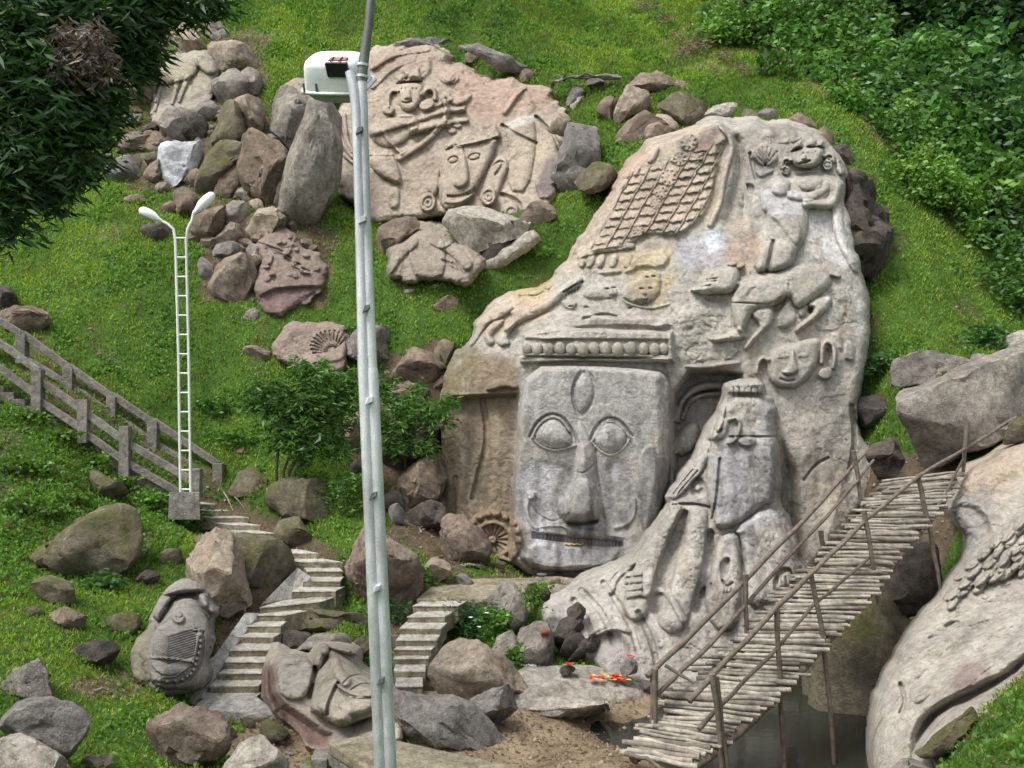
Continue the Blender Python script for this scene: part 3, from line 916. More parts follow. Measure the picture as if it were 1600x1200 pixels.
hd = q('G3', 885,290, 950,250, 1080,235, 1140,260, 1135,330, 1090,400, 1000,420, 910,400, 880,350)
R.up(hd, .62, 9, 'r', pgh, rough=.008)
for p in (q('G3', 890,270, 900,225, 960,195, 975,250), q('G3', 990,250, 1010,205, 1045,178, 1075,200, 1075,245), q('G3', 1070,245, 1090,215, 1130,190, 1140,250)): R.up(p, .55, 4, 'r', pgh, 0)
R.line(q('G3', 890,285, 960,252, 1080,240, 1140,262), 1.6, -.10)
for x, y, r in ((950, 300, -8), (1042, 290, -8)): R.up(ell(q('G3', x, y)[0], 7.5, 3.2, r), -.13, 2.0); R.up(ell(q('G3', x, y)[0], 6, 2.3, r), .12, 2.2, 'r')
R.up(q('G3', 985,285, 1005,340, 990,352, 960,345), .22, 4, 'r', pgh); R.line(q('G3', 945,378, 980,372, 1025,358), 1.7, -.16); R.up(q('G3', 955,345, 1005,338, 1005,352, 960,356), -.12, 2)
for cx, cy, r in ((840, 432, 42), (1165, 390, 50)):
    c = q('G3', cx, cy)[0]
    R.up(ell(c, r * .2 * .95, r * .2), .30, 3, 's', pge if cx < 1000 else pge2); R.up(ell(c, r * .13), -.07, 2); R.up(star(c, r * .13, r * .06, 4), .07, 1.5, sm=0)
R.line(q('G3', 810,410, 815,350, 850,335, 880,350), 2.6, .28, pge); R.line(q('G3', 830,400, 838,365, 870,360), 1.8, .2, pge); R.line(q('G3', 1140,320, 1170,300, 1210,310, 1215,360), 3.2, .30, pge2); R.line(q('G3', 1155,345, 1180,330, 1195,350), 1.8, .2, pge2)
R.up(q('G3', 1230,340, 1290,350, 1305,420, 1290,480, 1240,460), .3, 8, 'r')
# shell medallion left of the goddess
R.up(q('G3', 555,330, 600,250, 680,210, 750,260, 785,330, 760,370, 700,400, 640,390, 600,350), .20, 10, 'r')
for a in range(6): R.line(q('G3', 680, 395, 590 + a * 36, 290 - 40 * math.sin(a * .6)), 1.4, -.07, sm=0)
R.up(q('G3', 590,430, 660,440, 740,420, 750,440, 650,490, 620,480), .12, 5, 'r'); R.line(q('G3', 560,300, 580,400, 610,500), 3, -.15)
# lion under her feet
lb = q('G4', 480,270, 600,250, 760,230, 900,180, 1010,145, 1130,170, 1190,230, 1195,330, 1100,410, 1000,480, 920,520, 860,400, 800,480, 700,500, 600,520, 570,560, 520,690, 470,700, 430,620, 400,440, 430,390)
R.up(lb, .40, 15, 'r', plion, rough=.03)
R.up(q('G4', 90,375, 110,345, 180,330, 215,260, 290,200, 400,175, 470,190, 485,260, 470,340, 400,400, 300,392, 190,405, 170,385), .50, 14, 'r', plion, rough=.015)
R.up(ell(q('G4', 420, 165)[0], 7, 4), .3, 4, 'r', plion); R.up(q('G4', 450,175, 500,155, 525,175, 490,205, 460,200), .34, 4, 'r', plion)
R.line(q('G4', 205,320, 210,285, 250,280, 300,275), 1.2, -.10); R.line(q('G4', 215,300, 300,295), 1.0, -.07); R.line(q('G4', 120,360, 180,340, 250,330), 1.4, -.10)
for x in range(225, 300, 18): R.line(q('G4', x, 282, x, 296), .8, -.07, sm=0)
R.up(q('G4', 240,740, 330,720, 430,690, 470,640, 520,690, 530,750, 400,765, 260,775), .30, 7, 'r', plion)
R.up(q('G4', 560,560, 620,500, 740,500, 750,620, 640,720, 560,810, 520,850, 505,800, 600,690, 640,640), .28, 8, 'r', plion)
R.up(q('G4', 700,470, 850,385, 860,480, 770,560, 740,600), -.2, 8)
R.up(q('G4', 1000,480, 1100,410, 1190,405, 1205,470, 1130,560, 1010,650, 920,715, 905,660, 990,590, 1060,530), .32, 9, 'r', plion)
R.up(q('G4', 1010,490, 1060,480, 1070,520, 1030,560, 1000,540), -.22, 4); R.up(q('G4', 925,520, 990,500, 995,560, 950,585), .14, 5, 'r', plion)
R.up(q('G4', 760,560, 860,420, 930,560, 900,640, 780,680), .12, 9, 'r', plion)
R.line(q('G4', 420,465, 560,470, 740,480, 800,420), 1.2, -.08); R.line(q('G4', 1195,240, 1250,255), 3.5, .2, plion); R.line(q('G4', 480,275, 560,248, 720,238), 1.6, .07)
R.line(q('G4', 860,320, 880,420), 1.5, -.06); R.up(q('G4', 500,430, 560,330, 640,330, 560,440), -.07, 6)
R.up(q('G4', 190,410, 400,410, 410,500, 200,480), -.14, 10)
# small smiling face
R.up(q('G4', 690,860, 800,800, 900,780, 1010,740, 1115,740, 1100,860, 1080,960, 1010,1070, 920,1135, 820,1140, 740,1110, 695,1040), .32, 11, 'r', psf, rough=.015)
for x, y, r in ((815, 885, -6), (970, 878, -6)): R.up(ell(q('G4', x, y)[0], 10, 3.8, r), -.06, 3); R.up(ell(q('G4', x, y)[0], 9, 3, r), .09, 3, 'r')
R.up(q('G4', 880,840, 905,830, 925,940, 945,1000, 870,1035, 800,1010, 850,980, 875,900), .15, 5, 'r'); R.up(q('G4', 805,1010, 870,1035, 945,1000, 940,1020, 870,1050, 810,1030), -.10, 2)
R.line(q('G4', 800,1060, 850,1080, 905,1068), 1.7, -.10)
R.line(q('G4', 1120,930, 1125,800, 1160,760, 1210,790, 1225,880, 1210,970), 4, .22, psfe); R.up(ell(q('G4', 1150, 1020)[0], 13, 11.5, -10), .24, 4, 's', psfe); R.up(q('G4', 1130,830, 1180,800, 1200,900, 1150,960, 1130,900), -.14, 4); R.up(q('G4', 1180,690, 1290,690, 1300,860, 1230,830, 1220,770), .1, 6)
R.line(q('G4', 612,1010, 620,930, 660,890, 700,910), 3.4, .18, psfe2); R.up(q('G4', 630,930, 690,910, 690,1010, 630,1010), -.08, 5)
R.up(q('G4', 1290,760, 1380,760, 1390,940, 1340,930, 1280,900), .12, 5)
# rough pitted ground of the upper rock
for p in (q('G4', 0,420, 300,500, 420,740, 480,880, 200,960, 0,960), q('G2', 1290,420, 1440,400, 1600,480, 1600,760, 1300,720), q('G4', 1200,280, 1310,300, 1360,480, 1280,680, 1020,680, 1200,500), q('G3', 560,120, 760,120, 980,160, 900,220, 700,210)):
    R.up(p, .02, 10, rough=.09)
R.up(q('G4', 0,960, 200,930, 480,900, 500,960, 300,990, 160,1010), .25, 6)
R.up(q('X', 1200,640, 1300,640, 1340,600, 1320,700, 1230,760, 1200,720), .12, 30); R.line(q('S', 500,800, 560,720, 620,690), 2, -.12); R.line(q('S', 740,430, 760,600, 720,800), 4, -.2)
# wheel at the foot of the pilaster
c = q('G8', 800, 610)[0]
R.level(ell(c, 33), -.40, 5, part=pwh)
R.up(ell(c, 33), .10, 3, 's', pwh); R.up(ell(c, 26), -.10, 2.5)
for k in range(16):
    a = k * 2 * math.pi / 16
    R.line(np.array([c + 7 * np.array([math.cos(a), math.sin(a)]), c + 24 * np.array([math.cos(a), math.sin(a)])]), 1.4, -.07, sm=0)
R.up(ell(c, 6.5), .09, 3, 'r', pwh)
R.up(ell(c, 48), .08, 5); R.paint(ell(c, 50), (.30,.22,.15), 4, .8)
for k in range(9):
    a = math.radians(200 + k * 20)
    R.up(ell(c + 41 * np.array([math.cos(a), math.sin(a)]), 6), .15, 5, 'r', pwh)
g0 = P(1000, 905, 24)
cliff = thing('carved_cliff', g0, 'towering grey rock carved as a giant three-eyed face with lattice headdress', 'rock carving')
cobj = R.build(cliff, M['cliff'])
CL = R
# bead row on the headdress, each bead its own stone
bm = bmesh.new(); bmesh.ops.create_uvsphere(bm, u_segments=14, v_segments=9, radius=1.0)
bead_me = bpy.data.meshes.new('bead'); bm.to_mesh(bead_me); bm.free()
for p in bead_me.polygons: p.use_smooth = True
at_ = bead_me.color_attributes.new('Col', 'FLOAT_COLOR', 'POINT'); at_.data.foreach_set('color', np.tile([.37, .345, .29, 1], len(bead_me.vertices)).astype(np.float32))
bead_me.materials.append(M['cliff'])
for i, (x, r) in enumerate(((412, 32), (480, 36), (550, 36), (620, 38), (690, 34), (762, 38), (832, 36), (902, 40), (982, 40), (1062, 38), (1142, 36), (1210, 36), (1268, 30))):
    px, py = q('G2', x, 660 + (i % 3) * 3)[0]
    b = bpy.data.objects.new('bead', bead_me); COL.objects.link(b)
    k = r * .25 * 24.6 / F
    b.scale = (k, k * .8, k * 1.2); b.rotation_euler = (0, random.uniform(-.15, .15), random.uniform(-.3, .3))
    b.parent = cliff; b.location = R.at(px, py, .07) - cliff.location
# ---- rock spur in front of the face, carved like a broken figure
ol = np.concatenate([q('F', 900,302, 920,252, 1070,246, 1072,302, 1104,308, 1124,480, 1114,740, 1150,800, 1200,930, 1240,1010),
     q('X', 1268,930, 1230,1000, 1150,1065, 1060,1082, 985,1078, 935,1050, 905,1012, 862,1000, 842,970, 846,935),
     q('F', 230,1092, 350,1042, 460,982, 560,940, 640,820, 690,750, 672,700, 740,620, 800,540, 832,480, 880,360)])
R = Relief(ol, [(1160,600,23.5),(1100,620,23.6),(1210,700,23.3),(1050,690,23.4),(1150,760,22.4),(1210,800,22.6),(1020,790,22.3),(1240,900,21.9),(1100,900,20.8),
     (980,880,21.4),(900,920,21.4),(850,950,20.8),(950,980,19.6),(1000,1060,18.6),(1100,1060,18.8),(1200,1000,20.2)], step=1.45, roll=18, rollm=.5, rough=.075, seed=2, col=(.41,.385,.345), back=3)
ptor = R.part('upper_block'); pfold = R.part('robe_fold'); pfold2 = R.part('robe_fold'); phand = R.part('carved_hand'); pdrop = R.part('pendant'); pskull = R.part('hollow_face'); pcap = R.part('cap_block'); pfoot = R.part('foot_boulder')
R.paint(q('F', 840,480, 1120,480, 1110,740, 940,840, 850,760), (.27,.262,.255), 12, .8); R.paint(q('F', 900,560, 1000,540, 960,800, 880,800), (.36,.36,.385), 14, .6)
R.paint(q('F', 640,800, 760,760, 660,1000, 560,1200, 500,1200), (.33,.30,.25), 10, .6); R.paint(q('R', 180,60, 330,0, 380,120, 280,400, 200,400), (.30,.285,.25), 10, .5)
R.paint(q('F', 940,840, 1080,745, 1140,790, 1060,830), (.52,.52,.53), 8, .8); R.paint(q('R', 60,500, 250,470, 260,640, 60,620), (.29,.28,.285), 10, .7); R.paint(q('R', 450,300, 540,250, 550,400, 450,400), (.22,.20,.18), 8, .7)
R.up(q('F', 918,254, 1068,248, 1068,302, 918,298), .25, 4, part=pcap, sm=0)
for k in range(7): R.up(ell(q('F', 940 + k * 20, 258)[0], 4), .08, 3, 'r')
for k in range(5): R.line(q('F', 945 + k * 24, 300, 945 + k * 24, 275), 1, -.08, sm=0)
R.up(q('F', 900,308, 1100,310, 1122,480, 1110,735, 1070,745, 960,830, 880,850, 850,760, 830,640, 850,500), .35, 12, 'r', ptor)
R.line(q('F', 930,470, 1000,470, 1120,470), 1.6, -.12); R.line(q('F', 890,560, 880,700, 860,800), 2, -.15)
R.up(q('F', 832,480, 870,380, 900,320, 920,340, 900,430, 870,490), .22, 7, 'r', pdrop); R.up(q('F', 850,480, 890,400, 930,390, 920,460, 880,490), .2, 6, 'r', pdrop); R.line(q('F', 930,400, 960,390, 975,430, 950,490, 925,495), 3, .16, pdrop)
R.line(q('F', 870,440, 880,460, 895,440), 1.6, -.16); R.up(ell(q('F', 1000, 490)[0], 14, 9), .14, 5, 'r')
R.up(q('F', 668,690, 760,600, 840,500, 850,560, 800,640, 720,720, 690,725), .22, 8, 'r', phand)
for k in range(4): R.line(q('F', 680 + k * 22, 705 - k * 4, 760 + k * 20, 600 + k * 4), 1.4, -.11, sm=0)
R.up(ell(q('F', 800, 675)[0], 15, 18), -.18, 5); R.up(star(q('F', 800, 675)[0], 12, 6, 5), .12, 4)
R.line(q('F', 700,745, 780,740, 850,755), 2, -.16)
# long folds of the robe
R.line(q('F', 700,770, 640,880, 590,1000, 550,1160), 15, .38, pfold, w2=20); R.line(q('F', 745,790, 680,960, 640,1150), 10, -.32, w2=16)
R.line(q('F', 800,790, 790,920, 740,1080, 700,1200), 16, .30, pfold2, w2=24); R.line(q('F', 850,860, 840,1000, 800,1160), 7, -.25, w2=10)
R.up(q('F', 860,1000, 880,880, 940,850, 975,880, 980,1100, 960,1250, 860,1250, 820,1100), .40, 12, 'r', pskull)
R.up(q('F', 880,990, 910,950, 940,960, 930,1020, 900,1060), -.24, 5); R.up(q('F', 800,1090, 860,1040, 870,1110, 800,1140), -.2, 6); R.line(q('F', 900,1050, 915,1080, 940,1060), 2, -.14)
for k in range(3): R.line(q('F', 905 + k * 12, 1075, 905 + k * 12, 1095), 1.2, .08, sm=0)
R.up(q('F', 940,845, 1080,745, 1142,792, 1190,920, 1230,1010, 1150,1100, 1010,1180, 985,1000, 975,880), .42, 16, 'r', pfoot)
R.up(ell(q('R', 765, 285)[0], 16, 24, 20), -.18, 4); R.up(ell(q('R', 770, 290)[0], 11, 19, 20), .14, 4, 'r')
for k in range(4): R.line(q('R', 745 + k * 16, 290, 740 + k * 16, 270), 1.2, -.08, sm=0)
R.up(q('F', 430,1100, 450,1020, 500,1000, 560,960, 540,1000, 480,1040, 460,1110), .16, 5, 'r')
for k in range(4): R.up(q('F', 505, 1015 + k * 28, 575, 1008 + k * 28, 580, 1030 + k * 28, 508, 1040 + k * 28), .13, 4, 'r', None, 0)
R.up(q('R', 80,480, 130,440, 190,440, 240,500, 250,600, 200,640, 60,620), -.35, 14); R.line(q('R', 120,470, 180,445, 230,460), 3, .15)
R.line(q('R', 290,330, 350,300, 420,420), 6, .16); R.line(q('R', 160,330, 150,290, 190,240, 250,220), 2.5, .10)
strokes(q('F', 640,820, 900,800, 1150,800, 1240,1010, 1150,1300, 700,1450, 300,1250, 250,1100, 480,1000), [(.25, .235, .21), (.30, .26, .21), (.22, .205, .19), (.50, .48, .45)], 70, 5, 16, 40, 120, .55)
strokes(q('F', 840,320, 1110,320, 1120,730, 900,830), [(.20, .195, .195), (.27, .25, .22), (.48, .48, .50)], 30, 5, 14, 30, 90, .6)
R.paint(q('R', 0,330, 110,420, 90,520, 190,470, 250,640, 60,640, -60,450), (.30, .285, .265), 12, .6)
for p in (q('F', 330,1090, 420,1180, 460,1300), q('F', 420,1060, 520,1200, 560,1330), q('F', 560,1180, 620,1300, 640,1420), q('F', 300,1130, 360,1220, 380,1300)): R.line(p, 5, -.14)
spur = thing('carved_rock_spur', P(1020, 1060, 18.7), 'leaning grey rock spur carved with robe folds before the giant face', 'rock carving')
R.build(spur, M['cliff']); SP = R

# ---- upper panel with the archer and the smiling face
ol = q('U', 505,262, 560,215, 740,200, 830,228, 870,300, 960,340, 1020,376, 1160,368, 1310,388, 1330,470, 1395,510, 1400,620, 1370,730, 1335,890, 1200,985, 1050,945, 950,950, 820,970, 730,985, 620,985, 520,990, 430,910, 345,820, 340,600, 370,500, 440,420)
R = Relief(ol, [(590,85,36),(690,75,35.8),(860,135,35),(890,220,33.0),(870,310,30.4),(820,340,30.6),(720,335,31.7),(600,340,31.9),(530,290,32.6),(530,190,34.2),(700,200,33.8)], step=1.3, roll=16, rollm=.5, rough=.06, seed=3, col=(.40,.34,.275), back=3)
pa = R.part('archer_figure'); pah = R.part('archer_head', pa); pbow = R.part('bow', pa); pbf = R.part('smiling_face'); pbe = R.part('earring', pbf); pbe2 = R.part('earring', pbf); pcr = R.part('crown', pbf); prk = R.part('broken_block'); prk2 = R.part('broken_block')
pae = R.part('earring', pa); pae2 = R.part('earring', pa)
R.paint(q('U', 820,250, 1330,370, 1310,500, 1000,560, 900,440), (.43,.31,.25), 12, .8); R.paint(q('U', 500,220, 830,200, 800,300, 640,320, 500,330), (.33,.25,.20), 10, .7)
R.paint(q('U', 640,660, 820,620, 800,860, 660,900), (.33,.27,.22), 14, .7); R.paint(q('U', 1100,500, 1250,500, 1380,620, 1340,880, 1120,860), (.35,.30,.235), 10, .6)
R.paint(q('U', 1240,880, 1280,720, 1350,700, 1340,880), (.17,.14,.145), 6, .9)
R.line(q('U', 520,300, 620,230, 760,210), 5, .2, w2=8); R.line(q('U', 520,380, 600,300, 700,260), 6, .15)
R.up(q('U', 640,290, 720,250, 790,250, 790,330, 740,370, 640,340), .18, 8)
R.up(q('U', 632,372, 742,366, 748,420, 722,482, 682,503, 645,482, 628,430), .42, 9, 'r', pah, rough=.015)
R.up(q('U', 630,365, 650,335, 672,360, 700,310, 728,298, 738,362), .30, 4, 'r', pah, 0); R.up(q('U', 628,345, 742,340, 742,372, 628,378), -.12, 3); R.line(q('U', 630,374, 740,364), 1.3, -.12, sm=0)
for x in (660, 708): R.up(ell(q('U', x, 396)[0], 5, 2.6), -.14, 1.6); R.up(ell(q('U', x, 396)[0], 3.6, 1.7), .12, 1.6, 'r')
R.up(q('U', 676,398, 688,398, 694,440, 662,440), .16, 3, 'r', pah, 0); R.line(q('U', 655,456, 675,462, 695,452), 1.4, -.12)
R.line(q('U', 592,470, 590,430, 605,403, 632,405), 2.8, .28, pae); R.up(ell(q('U', 592, 492)[0], 10.5, 8), .30, 3, 's', pae); R.line(q('U', 745,420, 765,392, 798,400, 800,440), 3.5, .28, pae2); R.up(ell(q('U', 762, 468)[0], 13.5, 9.5, -20), .30, 3, 's', pae2); R.up(ell(q('U', 778, 425)[0], 6, 7), -.12, 3)
R.up(q('U', 500,560, 600,522, 690,502, 720,520, 730,570, 700,600, 640,650, 570,660, 510,620), .30, 12, 'r', pa, rough=.03)
R.line(q('U', 520,590, 620,560, 730,530, 830,495, 925,487), 6, .24, pa, w2=4); R.line(q('U', 700,585, 780,560, 850,545, 940,535), 6, .24, pa, w2=4)
R.line(q('U', 700,560, 730,570, 790,568), 9, .15, pa)
for k in range(4): R.line(q('U', 890, 490 + k * 4, 935, 474 + k * 9), 1.2, .1, pa, 0)
R.line(q('U', 835,440, 862,490, 830,560, 750,640, 640,705), 4, .26, pbow, w2=5); R.line(q('U', 838,430, 850,480, 842,500), 3, .2, pbow)
R.line(q('U', 570,585, 590,630, 650,685), 2.6, .16, pa); R.line(q('U', 600,520, 700,530, 820,490), 1.4, -.10)
R.up(q('U', 505,690, 610,678, 650,780, 646,835, 560,790, 510,745), .34, 12, 'r', pa); R.up(q('U', 590,840, 645,830, 640,930, 590,930), .2, 7, 'r', pa); R.line(q('U', 580,800, 640,820), 1.6, -.1)
R.line(q('U', 510,690, 610,690), 1.8, .1)
for k in range(3): R.line(q('U', 350 + k * 22, 590 - k * 40, 360 + k * 22, 660 - k * 20, 430, 724 - k * 24), 3, .17)
R.up(q('U', 850,430, 900,438, 975,412, 942,462, 880,474), .18, 6, 'r'); R.up(ell(q('U', 850, 425)[0], 7, 5), .16, 4, 'r')
for k in range(5): R.up(ell(q('U', 840 + k * 12, 355 - 12 * math.sin(k * .8))[0], 5, 9, 25 * k - 50), .12, 3, 'r')
for k in range(3): R.up(ell(q('U', 850 + k * 25, 560 + (k % 2) * 25)[0], 7, 4.5), .14, 3, 'r')
R.line(q('U', 800,470, 850,455, 870,440), 4, .14)
# smiling face
R.up(q('U', 850,655, 1085,598, 1062,690, 1015,790, 975,862, 935,920, 875,942, 832,932, 810,850, 830,740), .55, 12, 'r', pbf, rough=.02)
R.up(q('U', 850,650, 900,600, 930,612, 955,575, 990,602, 1000,565, 1035,590, 1065,555, 1092,592, 1085,612, 970,640, 855,660), .36, 5, 'r', pcr, 0)
R.line(q('U', 850,662, 970,642, 1085,606), 2.4, .16, pcr)
for k in range(14): R.line(q('U', 858 + k * 16.5, 655 - k * 3.7, 864 + k * 16.5, 664 - k * 3.7), .9, -.08, sm=0)
for x, y, rx in ((880, 714, 10), (975, 700, 11.5)): R.up(ell(q('U', x, y)[0], rx, 6.6, -14), -.13, 2.4); R.up(ell(q('U', x, y)[0], rx * .74, 4.4, -14), .15, 3, 'r')
R.up(q('U', 918,690, 938,695, 955,800, 938,828, 900,842, 876,818, 905,780), .30, 6, 'r'); R.line(q('U', 935,690, 925,665), 1.4, -.1)
R.up(q('U', 842,868, 900,870, 960,850, 985,820, 975,862, 930,886, 860,890), -.15, 2); R.line(q('U', 850,900, 910,904, 972,868), 3, .12)
for k in range(9): R.line(q('U', 855 + k * 12, 868 - k * 2, 855 + k * 12, 884 - k * 2), .8, -.06, sm=0)
R.up(q('U', 1008,840, 1060,705, 1105,690, 1140,720, 1095,830, 1065,915, 1015,925), .34, 8, 'r', pbf); R.line(q('U', 1060,740, 1085,720, 1110,725, 1070,780), 2.4, -.14)
for (x, y), pid in (((1038, 878), pbe2), ((768, 905), pbe)):
    c = q('U', x, y)[0]; R.up(ell(c, 13.5, 16, 15), .34, 3, 's', pid); R.up(ell(c, 9.5, 11, 15), -.10, 2); R.up(ell(c, 6.5, 7.5, 15), .10, 2); R.up(ell(c, 3, 3.4), -.08, 1.4)
R.up(q('U', 770,860, 760,825, 790,770, 825,745, 815,850, 800,880), .26, 6, 'r', pbf)
# broken rock right of it
R.up(q('U', 1115,545, 1240,512, 1255,640, 1215,860, 1120,850, 1130,700), .35, 18, 'r', prk); R.up(q('U', 1260,640, 1380,560, 1390,640, 1340,890, 1240,885), .22, 12, 'r', prk2)
R.line(q('U', 1100,560, 1160,600, 1250,640), 3, -.2); R.line(q('U', 1250,520, 1330,600, 1360,680), 2.6, -.24); R.line(q('U', 1110,500, 1180,400, 1200,390), 4, .2)
R.line(q('U', 1100,870, 1180,900, 1180,970), 4, -.25); c = q('U', 1140, 950)[0]; R.up(ell(c, 14), .2, 4, part=None); R.up(ell(c, 9), -.1, 2); R.up(ell(c, 5), .08, 2)
R.paint(q('U', 1110,560, 1250,500, 1260,530, 1130,580), (.55,.53,.49), 4, .7)
panel = thing('carved_rockface', P(700, 345, 31.8), 'buff rock panel carved with an archer and a smiling crowned face', 'rock carving')
R.build(panel, M['carve']); PN = R

def small_relief(name, outline, D, label, draw, col=GREY, step=1.25, roll=14, rollm=.45, rough=.05, seed=5, base=None, back=1.6, pad=10, cat='rock carving'):
    D = [(a, b, min(c, hit(a, b) - .5)) for a, b, c in D]
    r = Relief(outline, D, step=step, roll=roll, rollm=rollm, rough=rough, seed=seed, col=col, back=back, pad=pad)
    draw(r)
    d = D[0]
    t = thing(name, base if base is not None else P(*d), label, cat)
    r.build(t, M['carve'])
    return t, r

# ---- seated bull blocks
def draw(r):
    b = r.part('bull_body'); hl = r.part('bull_head', 0, 'broken head stub at the left'); hr = r.part('bull_head', 0, 'broken head stub at the right'); bl = r.part('blanket', b); kn = r.part('hump_knob', b); bd = r.part('bell_row', b)
    r.paint(q('G5', 0,500, 220,480, 160,700, 150,960, 0,900), (.27,.25,.17), 8, .9)
    r.up(q('G5', 245,480, 300,380, 400,270, 520,270, 590,360, 650,480, 690,560, 680,640, 640,760, 680,820, 640,920, 560,1000, 400,990, 250,985, 165,900, 155,720, 190,560), .55, 34, 'r', b, rough=.02)
    r.up(q('G5', 250,250, 330,190, 470,140, 560,145, 620,220, 460,235, 340,250), .42, 9, 'r', hl); r.up(q('G5', 180,400, 250,260, 330,250, 340,300, 250,440, 235,460), .40, 10, 'r', hl)
    r.up(q('G5', 540,240, 620,225, 660,310, 718,380, 670,412, 600,360, 570,320), .42, 9, 'r', hr); r.up(q('G5', 655,480, 690,560, 690,620, 655,620), .2, 5, 'r')
    r.line(q('G5', 300,340, 400,245, 520,250), 2.5, -.2); r.up(ell(q('G5', 600, 310)[0], 6, 8), .12, 4, 'r', hr)
    r.up(ell(q('G5', 395, 430)[0], 11.5, 10), .13, 4, 's', kn); r.up(ell(q('G5', 400, 405)[0], 8, 6), -.07, 2.5); r.up(ell(q('G5', 400, 400)[0], 6, 5), .08, 3, 'r')
    r.up(q('G5', 240,515, 555,520, 550,640, 510,775, 420,870, 290,890, 190,830, 160,720, 185,600), .07, 2.4, 's', bl)
    for k in range(12):
        y = 512 + k * 19
        r.line(q('G5', 320, y + 66, 538 - k * 1.5, y), 1.2, -.045, sm=0); r.line(q('G5', 316, y + 66, 215 - k * 2, y), 1.2, -.045, sm=0)
    r.line(q('G5', 560,520, 545,640, 510,775), 2.2, .07, bl); r.line(q('G5', 165,735, 300,740, 505,768), 2.4, .08, bl); r.line(q('G5', 240,516, 560,522), 1.6, .06, bl); r.line(q('G5', 285,890, 370,890, 440,840, 510,778), 1.8, .07, bl)
    r.up(q('G5', 165,760, 490,790, 400,870, 290,880, 200,840), .03, 12, 'r')
    for i in range(13):
        a = [(572,560),(572,608),(566,655),(556,704),(542,750),(528,794),(515,832),(492,866),(464,885),(425,912),(370,925),(310,930),(250,915)][i]
        r.up(ell(q('G5', *a)[0], 3.4, 4), .13, 2, 's', bd)
    r.line(q('G5', 590,540, 585,700, 540,860, 420,950, 200,930), 2.5, -.07); r.line(q('G5', 640,660, 640,770), 2.2, -.15)
small_relief('carved_bull', q('G5', 40,860, 50,640, 180,500, 180,400, 250,250, 340,190, 470,145, 560,150, 625,215, 660,310, 715,380, 660,440, 690,560, 690,640, 650,780, 690,850, 640,960, 560,1010, 400,1010, 250,1000, 100,960),
     [(290,1078,16.9),(260,1075,16.9),(240,1000,17.5),(330,1060,17.2),(290,1000,17.5),(240,950,18.2),(335,950,18.2),(290,915,18.7),(220,1050,17.3)],
     'grey stone bull carved with a fringed chevron blanket beside the left steps', draw, (.30,.28,.255), base=P(290, 1078, 17.2), seed=5, roll=14, step=1.0)
def draw(r):
    b = r.part('bull_body'); h = r.part('bull_head'); h2 = r.part('bull_head'); bt = r.part('belt', b); pit = r.part('pitted_block'); lg = r.part('leg', b)
    r.paint(q('G6', 40,400, 150,420, 180,640, 600,930, 560,1080, 380,1060, 60,680), (.25,.165,.14), 6, .9); r.paint(q('G6', 500,900, 850,900, 760,960, 560,1000), (.27,.23,.20), 6, .8)
    r.paint(q('G6', 600,300, 650,300, 660,340, 600,360), (.40,.26,.21), 5, .7); r.paint(q('G6', 170,330, 440,330, 450,600, 200,620), (.42,.39,.34), 6, .7)
    r.up(q('G6', 60,400, 90,340, 160,450, 180,640, 400,790, 560,900, 640,920, 560,1060, 380,1060, 60,700), -.5, 16)
    r.up(q('G6', 160,360, 320,300, 440,370, 465,500, 420,600, 340,680, 200,650, 160,520), .25, 12, 'r', pit, rough=.09)
    r.up(q('G6', 430,640, 460,480, 560,350, 620,290, 740,360, 800,430, 900,490, 1000,560, 1000,760, 760,850, 680,890, 580,850, 510,800, 420,750), .75, 26, 'r', b, rough=.025)
    r.line(q('G6', 470,420, 440,560, 420,640), 5, -.3); r.line(q('G6', 600,330, 640,450, 700,520), 9, .16, b); r.up(q('G6', 640,640, 900,640, 960,740, 760,800, 640,740), .14, 14, 'r', b)
    r.up(q('G6', 445,330, 480,230, 560,215, 580,290, 530,350, 520,400, 480,440, 455,400), .38, 10, 'r', h); r.up(q('G6', 560,235, 740,235, 800,290, 780,330, 700,310, 580,270), .36, 8, 'r', h2); r.up(ell(q('G6', 540, 295)[0], 6, 5), .14, 4, 'r', h); r.up(ell(q('G6', 715, 285)[0], 6, 5), .12, 4, 'r', h2)
    r.line(q('G6', 620,540, 700,600, 780,635, 920,630), 2.2, .10, bt); r.line(q('G6', 640,580, 700,640, 780,662, 920,655), 1.4, -.08)
    for k in range(14): r.up(q('G6', 640 + k * 20, 570 + min(k, 6) * 11, 652 + k * 20, 572 + min(k, 6) * 11, 644 + k * 20, 596 + min(k, 6) * 11), .08, 2, 's', bt, 0)
    r.line(q('G6', 640,540, 600,620, 560,720, 560,780), 3, -.14); r.up(q('G6', 580,780, 720,740, 760,840, 690,890, 600,860), .22, 12, 'r', lg); r.line(q('G6', 740,850, 840,810, 940,770), 3.5, .12, lg); r.line(q('G6', 750,866, 860,820), 2, -.12)
    r.up(q('G6', 420,700, 460,690, 530,780, 510,820, 470,770, 420,760), .2, 6, 'r', lg); r.line(q('G6', 680,540, 740,480, 820,470), 1.4, -.06); r.line(q('G6', 740,590, 820,540, 880,545), 1.2, -.06)
small_relief('carved_bull', q('G6', 60,700, 55,480, 90,340, 150,215, 250,290, 320,300, 430,340, 470,240, 560,215, 740,230, 810,290, 800,400, 920,480, 1080,600, 1140,700, 1100,800, 1150,950, 1100,1000, 860,960, 640,1020, 560,1080, 400,1070, 330,940),
     [(500,1150,14.9),(420,1090,15.6),(480,1165,14.6),(560,1140,15.0),(620,1120,15.2),(440,1010,17.4),(540,1005,17.2),(610,1070,16.3),(500,1080,16.0)],
     'pale stone bull lying on a reddish block behind the lamp post', draw, (.41,.365,.30), base=P(500, 1160, 14.8), seed=6, roll=12)
